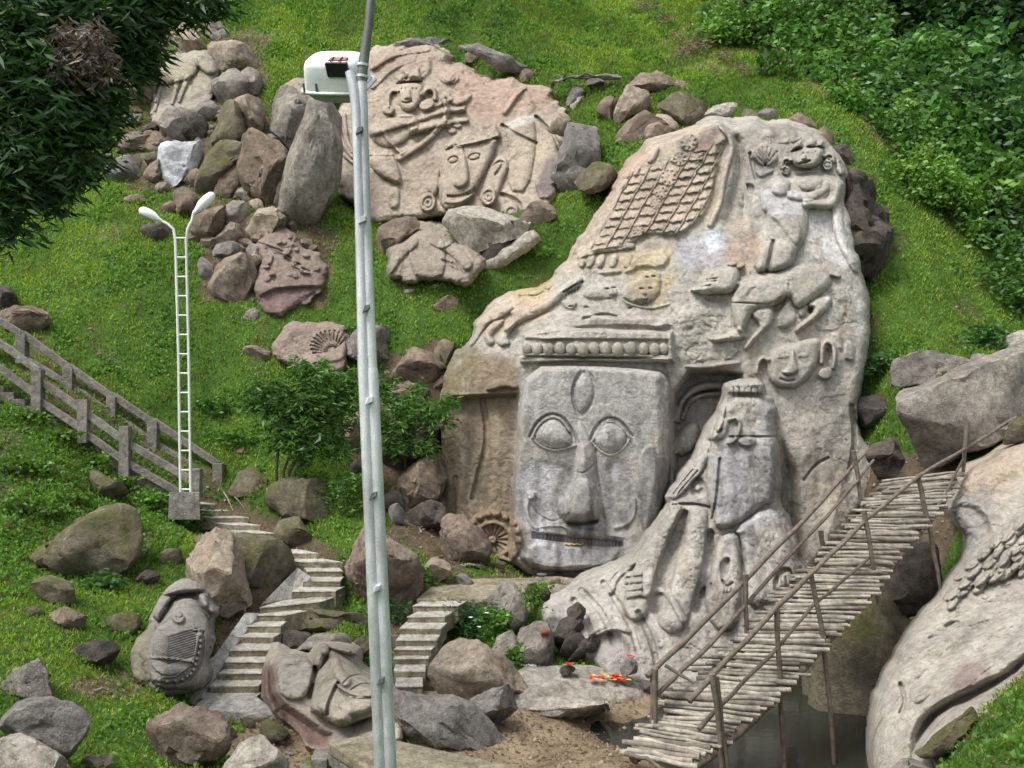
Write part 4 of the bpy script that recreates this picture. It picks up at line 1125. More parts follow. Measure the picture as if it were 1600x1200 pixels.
def strokes_(r, poly, n=60):
    lo, hi = poly.min(0), poly.max(0)
    for _ in range(n):
        a, b = rs.uniform(lo[0], hi[0]), rs.uniform(lo[1], hi[1])
        if not inside(np.array(a), np.array(b), poly): continue
        l_, w_ = rs.uniform(30, 90), rs.uniform(6, 20)
        c = [(.26, .245, .22), (.32, .28, .23), (.50, .47, .42), (.21, .20, .185)][rs.integers(4)]
        r.paint(ell((a, b), l_ * .5, w_ * .5, -48 + rs.uniform(-12, 12), 10), c, 6, rs.uniform(.3, .6), .9, 3)
# ---- long wavy-haired slab at the right
def draw(r):
    hr = r.part('wavy_hair'); r.paint(q('X', 1500,700, 1610,690, 1610,760, 1500,790), (.40,.31,.22), 10, .6); r.paint(q('R', 1360,560, 1480,540, 1520,640, 1380,680, 1330,660), (.24,.17,.15), 10, .7)
    r.paint(q('R', 1060,700, 1110,600, 1150,700, 1080,900), (.46,.43,.38), 12, .6); strokes_(r, q('X', 1380,1000, 1500,880, 1600,760, 1640,1000, 1480,1110, 1390,1190))
    r.paint(q('X', 1480,780, 1560,760, 1530,860, 1480,880), (.24,.235,.23), 10, .6)
    hz = q('R', 1380,240, 1430,140, 1500,100, 1600,40, 1640,60, 1640,230, 1500,290, 1400,350, 1290,380)
    r.up(hz, .10, 10, part=hr)
    for i in range(9):
        for j in range(9):
            x, y = 1300 + i * 42 + j * 9 + random.uniform(-8, 8), 390 - i * 36 + j * 26 - 60 + random.uniform(-8, 8)
            p = q('R', x, y)[0]
            if inside(np.array(p[0]), np.array(p[1]), hz): r.up(ell(p, 17, 7.5, -48 + random.uniform(-14, 14)), .20, 6, 'r', hr)
    for k in range(4): r.line(q('R', 1150 + k * 40, 560 + k * 60, 1290 + k * 46, 420 + k * 56, 1460 + k * 46, 320 + k * 46), 13, .07)
    r.up(ell(q('R', 1350, 435)[0], 14, 6, -20), -.12, 4); r.line(q('R', 1170,640, 1190,700, 1170,740), 3, -.1); r.up(q('R', 1190,840, 1230,740, 1300,690, 1420,640, 1560,560, 1640,480, 1640,600, 1440,720, 1340,760, 1260,850, 1200,930), -.8, 26)
    r.up(q('X', 1490,780, 1540,790, 1560,850, 1500,880, 1480,830), -.25, 12)
small_relief('carved_rock_slab', np.concatenate([q('X', 1364,1175, 1366,1100, 1388,1040, 1404,1008, 1452,950, 1502,885, 1512,850, 1490,800), q('S', 1268,870, 1292,765, 1335,728, 1420,692, 1500,645, 1610,590), q('X', 1680,650, 1690,1060, 1600,1120, 1560,1150, 1490,1200, 1450,1245, 1415,1265, 1370,1240)]),
     [(1385,1200,12.6),(1400,1020,14.6),(1380,1100,13.6),(1500,770,18.3),(1600,690,18.6),(1680,680,18.6),(1600,900,15.4),(1620,1040,12.8),(1480,1110,12.4),(1500,900,16.3),(1450,1000,14.6)],
     'long pale slab with wavy carved hair beside the stick bridge', draw, (.41,.375,.325), base=P(1420, 1200, 12.6), seed=7, roll=22, rollm=.6, step=1.5, back=2.5, rough=.085)
# ---- calf carved on an upper boulder
def draw(r):
    b = r.part('calf_body'); h = r.part('calf_head', b); lg = [r.part('leg', b) for _ in range(4)]
    r.paint(q('L', 680,340, 880,240, 960,320, 900,420, 700,420), (.36,.33,.24), 8, .7)
    r.up(q('L', 700,370, 730,310, 800,265, 860,240, 890,280, 880,330, 830,360, 780,370, 720,385), .32, 11, 'r', b)
    r.up(q('L', 862,245, 920,240, 965,285, 972,325, 930,335, 895,310, 870,290), .34, 8, 'r', h)
    for k, p in enumerate((q('L', 715,375, 705,430, 690,490), q('L', 690,350, 682,400, 690,450), q('L', 790,365, 780,420, 768,460), q('L', 840,345, 815,400, 800,450))): r.line(p, 4.5, .2, lg[k], w2=3)
    r.up(q('L', 700,480, 850,470, 900,440, 890,510, 740,590, 690,540), .12, 12)
small_relief('carved_boulder', q('L', 672,500, 676,350, 720,290, 850,232, 930,240, 975,300, 960,340, 945,440, 900,500, 870,540, 790,625, 740,600, 690,560),
     [(280,205,34.9),(250,190,35),(240,130,36),(330,100,36),(325,160,35),(290,150,35.3)], 'upper left boulder carved with a standing calf', draw, (.33,.30,.25), base=P(285, 215, 34.8), seed=8)
# ---- fan carving
def draw(r):
    fn = r.part('carved_fan'); c = q('N', 330, 400)[0]
    r.up(ell(c, 32, 26, 20), .08, 4, part=fn)
    for k in range(13):
        a = math.radians(150 + k * 15)
        r.line(np.array([c + [4, 8] + 6 * np.array([math.cos(a), math.sin(a)]), c + 29 * np.array([math.cos(a), .8 * math.sin(a)])]), 1.8, -.11, sm=0)
    r.line(q('N', 400,340, 420,430, 400,520), 4, -.2)
small_relief('carved_boulder', q('N', 60,420, 120,335, 190,288, 330,300, 400,325, 425,420, 405,525, 340,545, 250,525, 150,490),
     [(500,590,28.0),(430,550,28.2),(470,510,28.7),(540,515,28.6),(545,580,28.0)], 'low brown boulder carved with a fan of rays', draw, (.27,.215,.18), base=P(495, 592, 28), seed=9)
# ---- torso carved on boulder under the smiling face
def draw(r):
    t = r.part('torso_figure'); a1 = r.part('arm', t); a2 = r.part('arm', t)
    r.up(q('U', 690,1060, 780,1030, 840,1060, 850,1160, 830,1250, 720,1250, 680,1160), .25, 12, 'r', t); r.line(q('U', 700,1080, 640,1130, 590,1200), 9, .22, a1); r.line(q('U', 840,1090, 900,1130, 940,1180), 9, .22, a2)
    for k in range(5): r.line(q('U', 830 + k * 16, 1160 + k * 4, 880 + k * 10, 1200 + k * 4), 1.4, -.1, sm=0)
    r.line(q('U', 780,1080, 830,1110, 870,1080), 3, .12, t); r.up(q('U', 880,1090, 960,1090, 985,1180, 900,1240), .12, 10, 'r')
small_relief('carved_boulder', q('U', 580,1210, 600,1130, 640,1085, 760,1010, 830,1025, 960,1085, 1005,1150, 1000,1210, 930,1280, 800,1260, 640,1250),
     [(680,442,27.9),(610,425,28.4),(640,380,29.2),(700,360,29.9),(745,400,28.3)], 'boulder carved with a small torso under the smiling face', draw, (.30,.26,.215), base=P(680, 442, 30.3), seed=10)
# ---- carved rubble block
def draw(r):
    cv = r.part('carved_top'); r.paint(q('M', 1140,140, 1460,130, 1330,240, 1230,290, 1140,260), (.19,.13,.125), 4, .9)
    r.up(q('M', 1150,140, 1465,120, 1440,160, 1330,250, 1230,295, 1140,270), -.22, 8)
    for k in range(26): r.up(ell(q('M', 1180 + random.random() * 260, -130 + random.random() * 230)[0], random.uniform(4, 9), random.uniform(2.5, 5), random.uniform(-60, 60)), random.uniform(.06, .15), 3, 'r', cv)
    for k in range(4): r.line(q('M', 1150 + 40 * k, -60 + 25 * k, 1260 + 40 * k, -20 + 30 * k), 2, -.1)
small_relief('carved_boulder', q('M', 1150,250, 1145,130, 1150,30, 1140,-60, 1180,-130, 1260,-140, 1340,-60, 1430,10, 1468,50, 1450,135, 1330,235, 1235,282),
     [(430,497,28.8),(405,450,29.2),(500,450,29.2),(430,370,30.2),(490,400,29.8)], 'broken reddish block with worn carvings left of the lamp post', draw, (.25,.195,.165), base=P(430, 500, 28.8), seed=11)
# ------------------------------------------------------------------ boulders
_bs = [0]
def boulder(z, pts, mat, label, name='boulder', D=None, th=None, cat='rock', rnd=.35, lift=0.0, group=None, amp=1.0):
    """a rock with the seen outline, its own distance and thickness; returns the object"""
    _bs[0] += 1
    sd = _bs[0]
    rg = np.random.default_rng(100 + sd)
    p = q(z, *pts)
    c = p.mean(0)
    gr = {'L': 1.24, 'N': 1.16, 'T': 1.28, 'U': 1.08}.get(z, 1.05)
    p = c + (p - c) * gr
    lo, hi = p.min(0), p.max(0)
    bx = (lo[0] + hi[0]) / 2
    Db = hit(bx, min(hi[1], 1330)) if D is None else D
    wm, hm = (hi[0] - lo[0]) / F * Db, (hi[1] - lo[1]) / F * Db
    t = th if th else .85 * min(wm, hm) + .12 * max(wm, hm)
    if D is None:
        hc = hit(c[0], c[1])
        Dm = min(Db + .30 * t, hc + .05 * t)
    else:
        Dm = D
    Dm -= lift
    V = []
    dj = rg.uniform(-.12, .12, len(p)) * t
    for i, a in enumerate(p): V.append(P(a[0], a[1], Dm + dj[i]))
    cu = c - np.array([0, .06 * (hi[1] - lo[1])])
    for k, (f, dd) in enumerate(((.86, -.30), (.5, -.48))):
        for i, a in enumerate(p):
            if (i + k + sd) % (2 + k) == 0:
                b = cu + (a - cu) * (f + rg.uniform(-.12, .08))
                V.append(P(b[0], b[1], Dm + (dd + rg.uniform(-.10, .10)) * t))
    for i, a in enumerate(p):
        b = c + (a - c) * .78
        V.append(P(b[0], b[1], Dm + .5 * t))
    bm = bmesh.new()
    for v in V: bm.verts.new(v)
    r = bmesh.ops.convex_hull(bm, input=bm.verts)
    bmesh.ops.delete(bm, geom=[e for e in r['geom_interior'] if isinstance(e, bmesh.types.BMVert)] , context='VERTS')
    bmesh.ops.triangulate(bm, faces=bm.faces)
    size = max(wm, hm, t)
    tgt = max(size / 17, .0052 * Db)
    for _ in range(6):
        long = [e for e in bm.edges if e.calc_length() > tgt * 1.5]
        if not long or len(bm.faces) > 5000: break
        bmesh.ops.subdivide_edges(bm, edges=long, cuts=1, use_grid_fill=True)
        bmesh.ops.triangulate(bm, faces=[f for f in bm.faces if len(f.verts) > 3])
    hull0 = np.array([v.co[:] for v in bm.verts])
    for _ in range(1 + int(rnd * 4)):
        bmesh.ops.smooth_vert(bm, verts=bm.verts, factor=.5, use_axis_x=True, use_axis_y=True, use_axis_z=True)
    bm.normal_update()
    co = np.array([v.co[:] for v in bm.verts]); no = np.array([v.normal[:] for v in bm.verts])
    l0, h0, l1, h1 = hull0.min(0), hull0.max(0), co.min(0), co.max(0)
    co = (co - (l1 + h1) / 2) * ((h0 - l0) / (h1 - l1)) + (l0 + h0) / 2
    cc = co.mean(0)
    k = 1.6 / size
    wv = .05 * size * fbm(co[:, 0] * k, co[:, 1] * k, co[:, 2] * k, 3, sd + 7, .6)
    for _ in range(9 if rnd < .5 else 3):          # broken flat faces
        n_ = rg.normal(size=3); n_[1] -= .8; n_[2] += .2; n_ /= np.linalg.norm(n_)
        e = (co - cc) @ n_
        lim = e.max() * rg.uniform(.58, .86) + wv * .6
        co = co - n_[None] * (np.maximum(e - lim, 0) * .97)[:, None]
    h = .045 * fbm(co[:, 0] * k, co[:, 1] * k, co[:, 2] * k, 3, sd, .5) + .02 * fbm(co[:, 0] * k * 2.2, co[:, 1] * k * 2.2, co[:, 2] * k * 2.2, 4, sd + 50, .55, True)
    cr = np.abs(fbm(co[:, 0] * k * .8, co[:, 1] * k * .8, co[:, 2] * k * 1.6, 3, sd + 90, .5))
    h -= .035 * np.clip(1 - cr * 9, 0, 1)
    co = co + no * (h * size * amp)[:, None]
    base = np.array(P(bx, hi[1], Dm))
    for v, n_ in zip(bm.verts, co - base): v.co = n_
    me = bpy.data.meshes.new(name); bm.to_mesh(me); bm.free()
    me.polygons.foreach_set('use_smooth', np.ones(len(me.polygons), bool))
    if rnd < .5: me.set_sharp_from_angle(angle=math.radians(34))
    o = link(name, me, M[mat]); o.location = base
    if label: tag(o, label, cat, group)
    return o
B = boulder
# upper left pile
B('L', (720,250,740,160,850,105,930,170,935,215,850,240,760,255), 'buff', 'tall buff boulder just above the carved calf')
B('L', (750,90,790,30,860,20,900,80,850,110,770,130), 'grey', 'topmost grey boulder of the left pile, under the tree tip')
B('L', (870,120,900,90,960,100,1010,130,960,150,900,150), 'grey', 'flat grey stone at the top right of the left pile')
B('L', (975,150,990,128,1018,140,1016,168,985,172), 'grey', 'small round stone beside grass at the pile top')
B('L', (910,150,935,135,985,155,985,180,940,185), 'grey', 'small wedge stone beside the small round one at the pile top')
B('L', (940,200,1030,193,1110,240,1132,300,1070,325,990,325,955,260), 'buff', 'rounded buff boulder right of the carved calf')
B('L', (950,470,965,380,990,325,1040,322,1100,372,1085,412,1000,480), 'grey', 'pale faceted boulder below the rounded buff one')
B('L', (1068,312,1140,300,1156,370,1140,425,1100,425,1085,370), 'grey', 'blocky boulder at the right rim of the left pile')
B('L', (470,250,490,190,560,170,600,210,580,290,520,300), 'buff', 'pale boulder half hidden by the leafy branch')
B('L', (540,330,600,260,690,270,680,400,640,470,570,420), 'brown', 'shaded boulder between leafy branch and carved calf')
B('L', (690,560,760,500,860,520,880,560,800,640,730,620), 'grey', 'sloping grey rock beneath the carved calf')
B('L', (870,520,890,460,930,440,960,480,940,530,900,545), 'grey', 'small wedged stone under the pale faceted boulder')
B('L', (1045,440,1090,425,1160,440,1177,490,1150,592,1115,612,1040,505), 'buff', 'flat-topped buff block left of the grass bank')
B('L', (925,550,1035,475,1050,512,1112,612,1095,685,1000,690,945,640), 'moss', 'olive mossy pointed rock under the flat-topped block')
B('L', (768,615,830,528,900,535,957,600,925,655,850,645,790,645), 'dark', 'dark rounded boulder above the white patched rock')
B('L', (690,800,740,660,860,650,897,640,890,720,840,772,780,818), 'limewash', 'rock face whitened with lime on the upper left slope')
B('L', (865,650,870,615,890,610,900,650), 'slate', 'small blue-grey stone atop the whitened rock')
B('L', (480,772,510,705,600,698,637,730,622,792,540,808), 'slate', 'squared grey stone at the left foot of the pile')
B('L', (435,725,470,680,508,690,500,742,470,760), 'slate', 'grey stone left of the squared grey stone')
B('L', (525,650,570,600,650,600,645,645,590,685,530,685), 'brown', 'brown rock tip rising from moss on the left slope')
B('L', (640,610,660,585,690,590,690,620,660,630), 'brown', 'small round stone on the brown rock tip')
B('L', (640,650,690,600,742,635,710,690,645,690), 'brown', 'brown stone between whitened rock and brown tip')
B('L', (600,700,690,685,725,705,670,755,635,740), 'moss', 'moss covered ledge stone by the whitened rock')
B('L', (640,790,660,750,715,720,705,790,670,815), 'red', 'reddish stone against the whitened rock')
B('L', (888,835,900,720,980,640,1062,660,1068,722,1000,765,930,855,900,862), 'moss', 'big olive rock leaning right of the whitened rock')
B('L', (830,800,870,750,895,760,890,840,850,840), 'brown', 'small brown stone below the whitened rock')
B('L', (965,875,1010,760,1088,740,1085,835,1020,888), 'brown', 'shadowed brown rock under the olive leaning rock')
B('L', (1083,742,1100,650,1190,578,1252,660,1282,762,1255,885,1190,905,1110,855), 'brown', 'large faceted brown boulder in the pile centre')
B('L', (1208,585,1213,480,1280,398,1342,430,1397,500,1382,622,1320,688,1240,645), 'grey', 'large leaning pale block behind the lamp post arm', lift=.5)
B('L', (1230,440,1320,375,1440,375,1500,430,1440,470,1380,500,1300,430), 'buff', 'cream capstone left of the floodlight')
B('L', (1392,480,1430,418,1502,440,1512,520,1492,645,1478,800,1400,935,1330,975,1262,930,1300,790,1330,680,1392,600), 'grey', 'tall slanting grey boulder left of the lamp post', lift=.3)
B('L', (1225,900,1262,800,1310,740,1330,860,1290,960,1250,980), 'dark', 'dark rock in the cleft below the leaning block')
B('L', (770,872,840,838,872,880,862,942,820,977,790,932), 'brown', 'hollowed brown stone beside the small street lamp')
B('L', (690,830,740,815,750,860,715,880), 'grey', 'grey stone in grass under the whitened rock')
B('L', (715,910,770,900,790,950,740,965), 'brown', 'brown stone in grass near the small street lamp')
B('L', (850,1020,900,925,1000,920,995,1015,920,1085), 'brown', 'brown rubble block behind the right small lamp')
B('L', (998,945,1060,898,1112,950,1092,1015,1010,995), 'grey', 'grey rubble block right of the right small lamp')
B('L', (1100,1015,1120,895,1222,930,1295,1015,1245,1075,1160,1095), 'buff', 'flat buff slab at the head of the rubble')
B('L', (1120,890,1150,880,1170,920,1130,940), 'buff', 'small buff chunk on the flat slab')
B('L', (960,1080,1010,1000,1090,1020,1080,1080,1010,1100), 'red', 'reddish rubble block in the rubble centre')
B('L', (940,1130,960,1080,1030,1080,1055,1110,1010,1160,950,1165), 'slate', 'rounded grey rubble stone by the lamp ladder')
B('L', (1065,1070,1110,1050,1130,1100,1090,1120), 'red', 'small red rubble chip under the flat slab')
B('L', (1100,1130,1140,1080,1180,1100,1165,1150,1120,1160), 'grey', 'small grey rubble block under the flat slab')
B('L', (890,1200,900,1150,945,1165,940,1210), 'grey', 'small grey stone at the rubble edge by lamp ladder')
B('M', (888,40,905,10,948,20,952,90,940,132,902,122), 'grey', 'upright grey stone left of the red rubble block')
B('M', (938,135,968,25,1060,-22,1132,10,1142,82,1132,205,1050,205,960,172), 'red', 'large reddish block left of the worn carved block', lift=.2)
B('M', (1085,275,1120,235,1162,252,1157,292,1110,298), 'grey', 'small grey stone under the worn carved block')
B('L', (625,1020,660,1005,740,1003,782,1025,770,1065,700,1080,640,1060), 'dark', 'dark flat stone in grass behind the left small lamp')
B('L', (540,890,590,876,650,885,640,908,560,910), 'brown', 'thin flat stone in grass below the squared grey stone')
B('M', (-40,230,-20,120,30,112,68,150,78,215,40,245), 'dark', 'dark rock at the left edge above the railing')
B('M', (-40,255,100,232,205,228,225,300,155,362,60,335,-30,290), 'brown', 'flat slab behind the top of the railing')
B('M', (1055,412,1110,390,1200,430,1222,472,1150,474,1080,445), 'red', 'low flat rock left of the fan carving')
# below the panel
B('U', (525,1155,528,1020,600,978,705,968,725,1000,625,1092,570,1170), 'brown', 'brown boulder beside the lamp post below the panel')
B('U', (815,962,940,928,1150,990,1252,1012,1172,1072,1000,1165,965,1090,870,1022), 'pale', 'pale pointed ledge under the smiling face', lift=.2)
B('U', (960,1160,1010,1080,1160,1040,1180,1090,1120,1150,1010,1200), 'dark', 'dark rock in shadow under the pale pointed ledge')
B('U', (1180,980,1230,905,1330,890,1345,960,1260,1005), 'red', 'red square block right of the smiling face', D=30.0, th=.9)
B('U', (1322,890,1345,740,1402,622,1402,500,1500,488,1527,560,1492,640,1502,800,1402,902), 'slate', 'tall grey slab at the right end of the panel', D=31.2, th=1.3)
B('U', (1300,560,1330,505,1395,510,1390,610,1340,620), 'buff', 'cracked buff block atop the panel right end', D=32.2, th=.9)
B('U', (1060,1170,1075,1120,1120,1115,1125,1150,1090,1180), 'moss', 'small mossy stone on the grass rim below the ledge')
B('U', (960,1225,1020,1180,1160,1100,1290,1010,1300,1030,1180,1130,1040,1220), 'pale', 'long pale kerb of rock along the grass rim', D=29.0, th=.4, rnd=.2)
B('U', (1150,340,1180,305,1240,300,1268,330,1240,368,1170,365), 'brown', 'round brown boulder on the panel rim')
B('U', (930,250,950,215,990,222,985,275,945,285), 'brown', 'dark stone among grass above the archer', lift=.2)
B('U', (1045,320,1070,275,1098,285,1090,328), 'slate', 'small slate stone right of the archer top')
B('U', (1395,440,1430,373,1467,390,1450,432,1410,472), 'slate', 'pointed slate stone above the panel right end')
B('U', (1480,390,1510,350,1545,345,1540,375,1500,400), 'slate', 'small slate stone near the thin grass kerb')
B('U', (1400,470,1440,430,1480,425,1470,470,1420,490), 'pale', 'pale stone below the pointed slate stone')
# thin rock kerb arching over the panel
B('U', (545,205,640,185,740,172,870,176,870,186,740,186,640,200,560,216), 'slate', 'thin dark rim of rock arching over the panel, left length', D=36.9, th=.5, rnd=.1)
B('U', (880,178,960,190,1030,235,1100,275,1180,300,1180,312,1090,292,1010,250,950,206), 'slate', 'thin dark rim of rock arching over the panel, middle length', D=36.6, th=.5, rnd=.1)
B('U', (1270,345,1400,335,1520,332,1640,340,1640,350,1500,348,1380,356,1280,364), 'slate', 'thin dark rim of rock over the panel, right length', D=35.2, th=.5, rnd=.1)
# crest above the great rock
B('T', (190,392,230,300,300,308,302,352,222,412), 'buff', 'buff rock left on the grassy crest')
B('T', (228,302,270,255,340,249,382,280,362,312,300,322), 'brown', 'brown topped rock on the grassy crest')
B('T', (375,290,395,275,430,290,445,305,400,308), 'brown', 'small brown stone trailing right on the grassy crest')
B('T', (203,472,258,400,340,368,392,400,342,442,280,482,230,497), 'brown', 'large brown rock over the lattice headdress, left')
B('T', (288,462,330,404,382,420,392,462,322,492), 'buff', 'squared buff rock touching the lattice headdress')
B('T', (358,372,390,338,470,330,512,370,482,402,430,432,380,402), 'moss', 'mossy domed rock over the lattice headdress')
B('T', (425,420,460,395,500,400,480,425,440,430), 'red', 'reddish stone under the mossy domed rock')
B('T', (498,402,520,370,580,362,622,390,602,418,540,418), 'pale', 'pale split stone at the very top of the great rock')
B('T', (608,405,640,378,682,408,645,424), 'moss', 'small mossy stone right of the pale split stone')
B('T', (678,395,720,378,748,402,702,418), 'slate', 'flat grey stone on the crest grass')
B('T', (763,412,810,393,862,420,882,472,832,458,790,434), 'brown', 'wedge brown rock behind the goddess crown')
B('T', (883,475,908,436,932,470,930,515,900,495), 'brown', 'upright brown rock right of the goddess crown')
B('T', (938,525,970,493,1002,540,1004,595,960,565), 'dark', 'dark rock beside the goddess ear')
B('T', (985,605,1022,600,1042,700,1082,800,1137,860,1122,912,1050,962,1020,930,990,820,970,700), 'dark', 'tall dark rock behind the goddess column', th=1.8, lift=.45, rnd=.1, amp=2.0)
B('T', (18,345,50,288,72,330,30,368), 'slate', 'small slate rock on the slope left of the crest')
B('T', (122,385,160,338,192,380,172,420), 'brown', 'small brown rock on the slope left of the crest')
B('T', (60,620,120,570,180,560,170,640,90,670), 'moss', 'mossy rock bulge by the grass strip', D=30.2)
B('T', (85,285,110,265,138,280,120,305), 'slate', 'tiny slate rock on the slope left of the crest')
# middle slope
B('N', (408,445,450,330,540,314,620,340,672,380,640,432,560,472,540,512,450,505), 'slate', 'smooth grey boulder right of the fan carving behind the post')
B('N', (788,232,840,178,922,200,905,262,840,265), 'brown', 'weathered stone in the grass left of the crawling lion')
B('N', (655,155,690,145,735,160,720,178,670,176), 'pale', 'small pale slab lying on the grass right of the post')
B('N', (775,138,800,128,835,138,810,148), 'pale', 'thin pale chip on grass below the torso boulder')
B('N', (565,575,600,490,700,430,790,450,832,510,822,562,770,602,660,592), 'brown', 'layered brown boulder right of the post')
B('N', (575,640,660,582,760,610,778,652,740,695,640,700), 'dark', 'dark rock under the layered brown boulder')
B('N', (798,445,830,388,892,400,882,472,840,502), 'moss', 'mossy rock left of the crawling lion paws')
B('N', (380,705,470,690,475,885,420,865,375,780), 'brown', 'brown rock behind the sapling crown')
B('N', (565,962,540,860,600,735,692,738,707,860,712,945,660,962), 'dark', 'tall dark rock right of the post behind leaves')
B('N', (690,900,730,700,820,690,845,800,830,880,740,930), 'dark', 'dark recess rock against the brown pilaster')
B('N', (578,1003,710,950,822,888,838,962,802,1082,740,1125,650,1135,578,1085), 'brown', 'wide smooth boulder left of the pilaster foot', lift=.3)
B('N', (640,1150,700,1110,830,1095,835,1200,700,1215), 'dark', 'dark boulder under the wide smooth boulder')
B('N', (598,1120,625,1100,662,1150,655,1195,610,1190), 'slate', 'small grey stone by the post under the wide boulder')
B('N', (405,975,460,898,480,990,430,1005), 'dark', 'small dark rock left of the post')
B('M', (1028,1045,1070,958,1150,938,1197,980,1187,1052,1130,1092,1040,1088), 'moss', 'mossy block at the foot of the concrete railing')
B('M', (1188,1085,1280,1008,1400,988,1462,1050,1492,1120,1515,1195,1400,1210,1300,1190,1200,1145), 'moss', 'big mossy boulder under the sapling')
B('M', (1045,880,1070,850,1100,860,1090,890,1060,895), 'brown', 'small stone among leaves above the mossy block')
B('M', (380,1005,420,968,510,1030,592,1062,560,1105,480,1095,430,1065), 'moss', 'half-buried mossy rock below the railing')
# lower left
B('P', (155,255,220,200,330,120,440,50,520,33,600,80,632,180,602,292,560,342,380,382,280,342,220,312), 'moss', 'huge olive mossy boulder at the lower left')
B('P', (133,382,200,338,290,350,332,412,322,475,260,468,170,432), 'moss', 'wedge mossy stone below the huge boulder')
B('P', (218,522,290,484,392,530,372,572,330,588,250,562), 'brown', 'low brown stone in the lawn below the wedge')
B('P', (435,545,500,514,600,514,622,552,570,600,480,590), 'moss', 'flat mossy stone left of the chevron bull')
B('P', (588,355,640,310,712,340,692,385,620,390), 'dark', 'small dark stone right under the huge boulder')
B('P', (98,492,150,468,202,500,182,530,120,525), 'moss', 'small mossy stone at the lawn edge')
B('P', (700,260,740,215,815,230,810,285,740,300), 'moss', 'small mossy stone left of the perched boulder')
B('P', (305,695,380,650,500,628,548,650,552,702,510,745,420,758,330,735), 'dark', 'dark oval boulder on the lawn')
B('P', (838,305,838,250,880,168,930,128,1010,113,1062,160,1068,240,1102,310,1142,390,1147,475,1090,495,1000,525,950,495,900,405,838,365), 'buff', 'perched boulder with a muzzle shape above the chevron bull', lift=.4)
B('P', (798,205,870,160,1060,150,1250,198,1342,240,1322,325,1240,395,1130,395,1060,305,860,280), 'moss', 'broad moss-topped boulder behind the perched one')
B('P', (1228,145,1290,63,1350,88,1418,170,1392,225,1320,230,1250,195), 'moss', 'mossy triangular rock right of the upper steps')
B('P', (-30,850,60,770,170,713,212,750,228,840,235,915,150,925,-10,905), 'grey', 'grey angular boulder at the left edge of the lawn')
B('P', (-40,950,100,908,250,925,330,903,382,950,398,1040,372,1115,310,1190,200,1140,-30,1060), 'slate', 'smooth slate heart-shaped boulder in the left foreground')
B('P', (-60,1028,80,1035,200,1108,340,1210,300,1300,-60,1300), 'pale', 'pale boulder in the bottom left corner')
B('P', (638,1002,680,940,780,903,900,918,1010,958,1133,1050,1128,1105,950,1165,850,1210,760,1200,720,1115,660,1072), 'red', 'pink and cream boulder before the left steps')
B('P', (905,1215,990,1130,1150,1043,1235,1110,1300,1190,1260,1290,950,1290), 'pale', 'pale lichen boulder at the bottom beside the concrete kerb')
B('P', (335,1195,400,1143,500,1138,545,1190,520,1230,370,1230), 'buff', 'low stone at the bottom edge of the lawn')
B('P', (1068,992,1100,968,1142,1010,1110,1030), 'moss', 'small stone at the foot of the left steps')
B('P', (1090,965,1120,950,1190,955,1200,985,1140,995), 'pale', 'white pebble at the foot of the left steps')
B('P', (1120,1012,1200,985,1295,1050,1290,1100,1190,1080), 'moss', 'flat mossy rock below the left steps')
for i, (x, y) in enumerate(((1262, 1115), (1290, 1140), (1240, 1130), (1310, 1120))):
    B('P', (x - 22, y, x - 8, y - 16, x + 18, y - 12, x + 24, y + 6, x, y + 12), ('brown', 'pale')[i % 2], 'small rubble stone between the reddish bull block and the pale boulder', name='rubble_stone', group='rubble below the reddish bull block')
# centre
B('Q', (388,215,430,150,490,138,600,188,692,250,738,320,722,435,640,475,500,475,420,445,393,330), 'red', 'large rounded red-brown boulder behind the post', lift=.2)
B('Q', (753,195,790,110,850,68,920,80,1000,150,1042,215,1032,245,890,275,790,245), 'red', 'reddish peaked boulder left of the carved wheel', lift=.2)
B('Q', (953,268,980,234,1050,234,1063,265,1020,293,970,288), 'dark', 'dark oval stone in front of the reddish peaked boulder')
B('Q', (728,295,780,268,850,288,893,330,800,365,760,385,728,345), 'buff', 'low domed rock by the platform')
B('Q', (868,365,920,333,982,388,900,395), 'slate', 'small rough rock on the platform edge')
B('Q', (1040,300,1060,275,1120,285,1115,320,1060,325), 'moss', 'mossy rock below the carved wheel')
B('Q', (860,300,900,290,1010,292,1020,300,900,306), 'pale', 'thin pale slab under the dark oval stone', th=.5)
B('Q', (118,545,200,490,330,478,480,510,515,552,505,595,380,602,250,582,150,578), 'moss', 'flat mossy ledge rock right of the left steps', lift=.3)
B('Q', (92,602,180,588,245,600,195,640,192,685,130,685), 'dark', 'dark block under the flat ledge rock', lift=.2)
B('Q', (188,642,260,608,430,588,438,645,330,655,260,695,200,695), 'grey', 'grey tilted slab above the pale bull', lift=.35)
B('Q', (430,620,510,610,515,720,450,700), 'moss', 'mossy stone between pale bull and post')
B('Q', (600,600,640,590,650,680,610,700), 'moss', 'narrow mossy stone right of the post by steps')
B('Q', (798,765,830,660,910,622,1000,648,1100,708,1172,790,1212,862,1150,885,960,898,880,888,830,832), 'buff', 'large egg-shaped boulder right of the middle steps', rnd=.6)
B('Q', (628,885,800,890,960,908,1000,978,1080,1078,1205,1150,1225,1195,1100,1200,900,1140,640,1078), 'slate', 'long grey sloping slab behind the post', D=15.3, th=1.6)
B('Q', (963,905,1060,858,1130,828,1168,870,1173,942,1090,1003,1040,1015,988,962), 'slate', 'angular grey rock in front of the egg boulder', lift=.3)
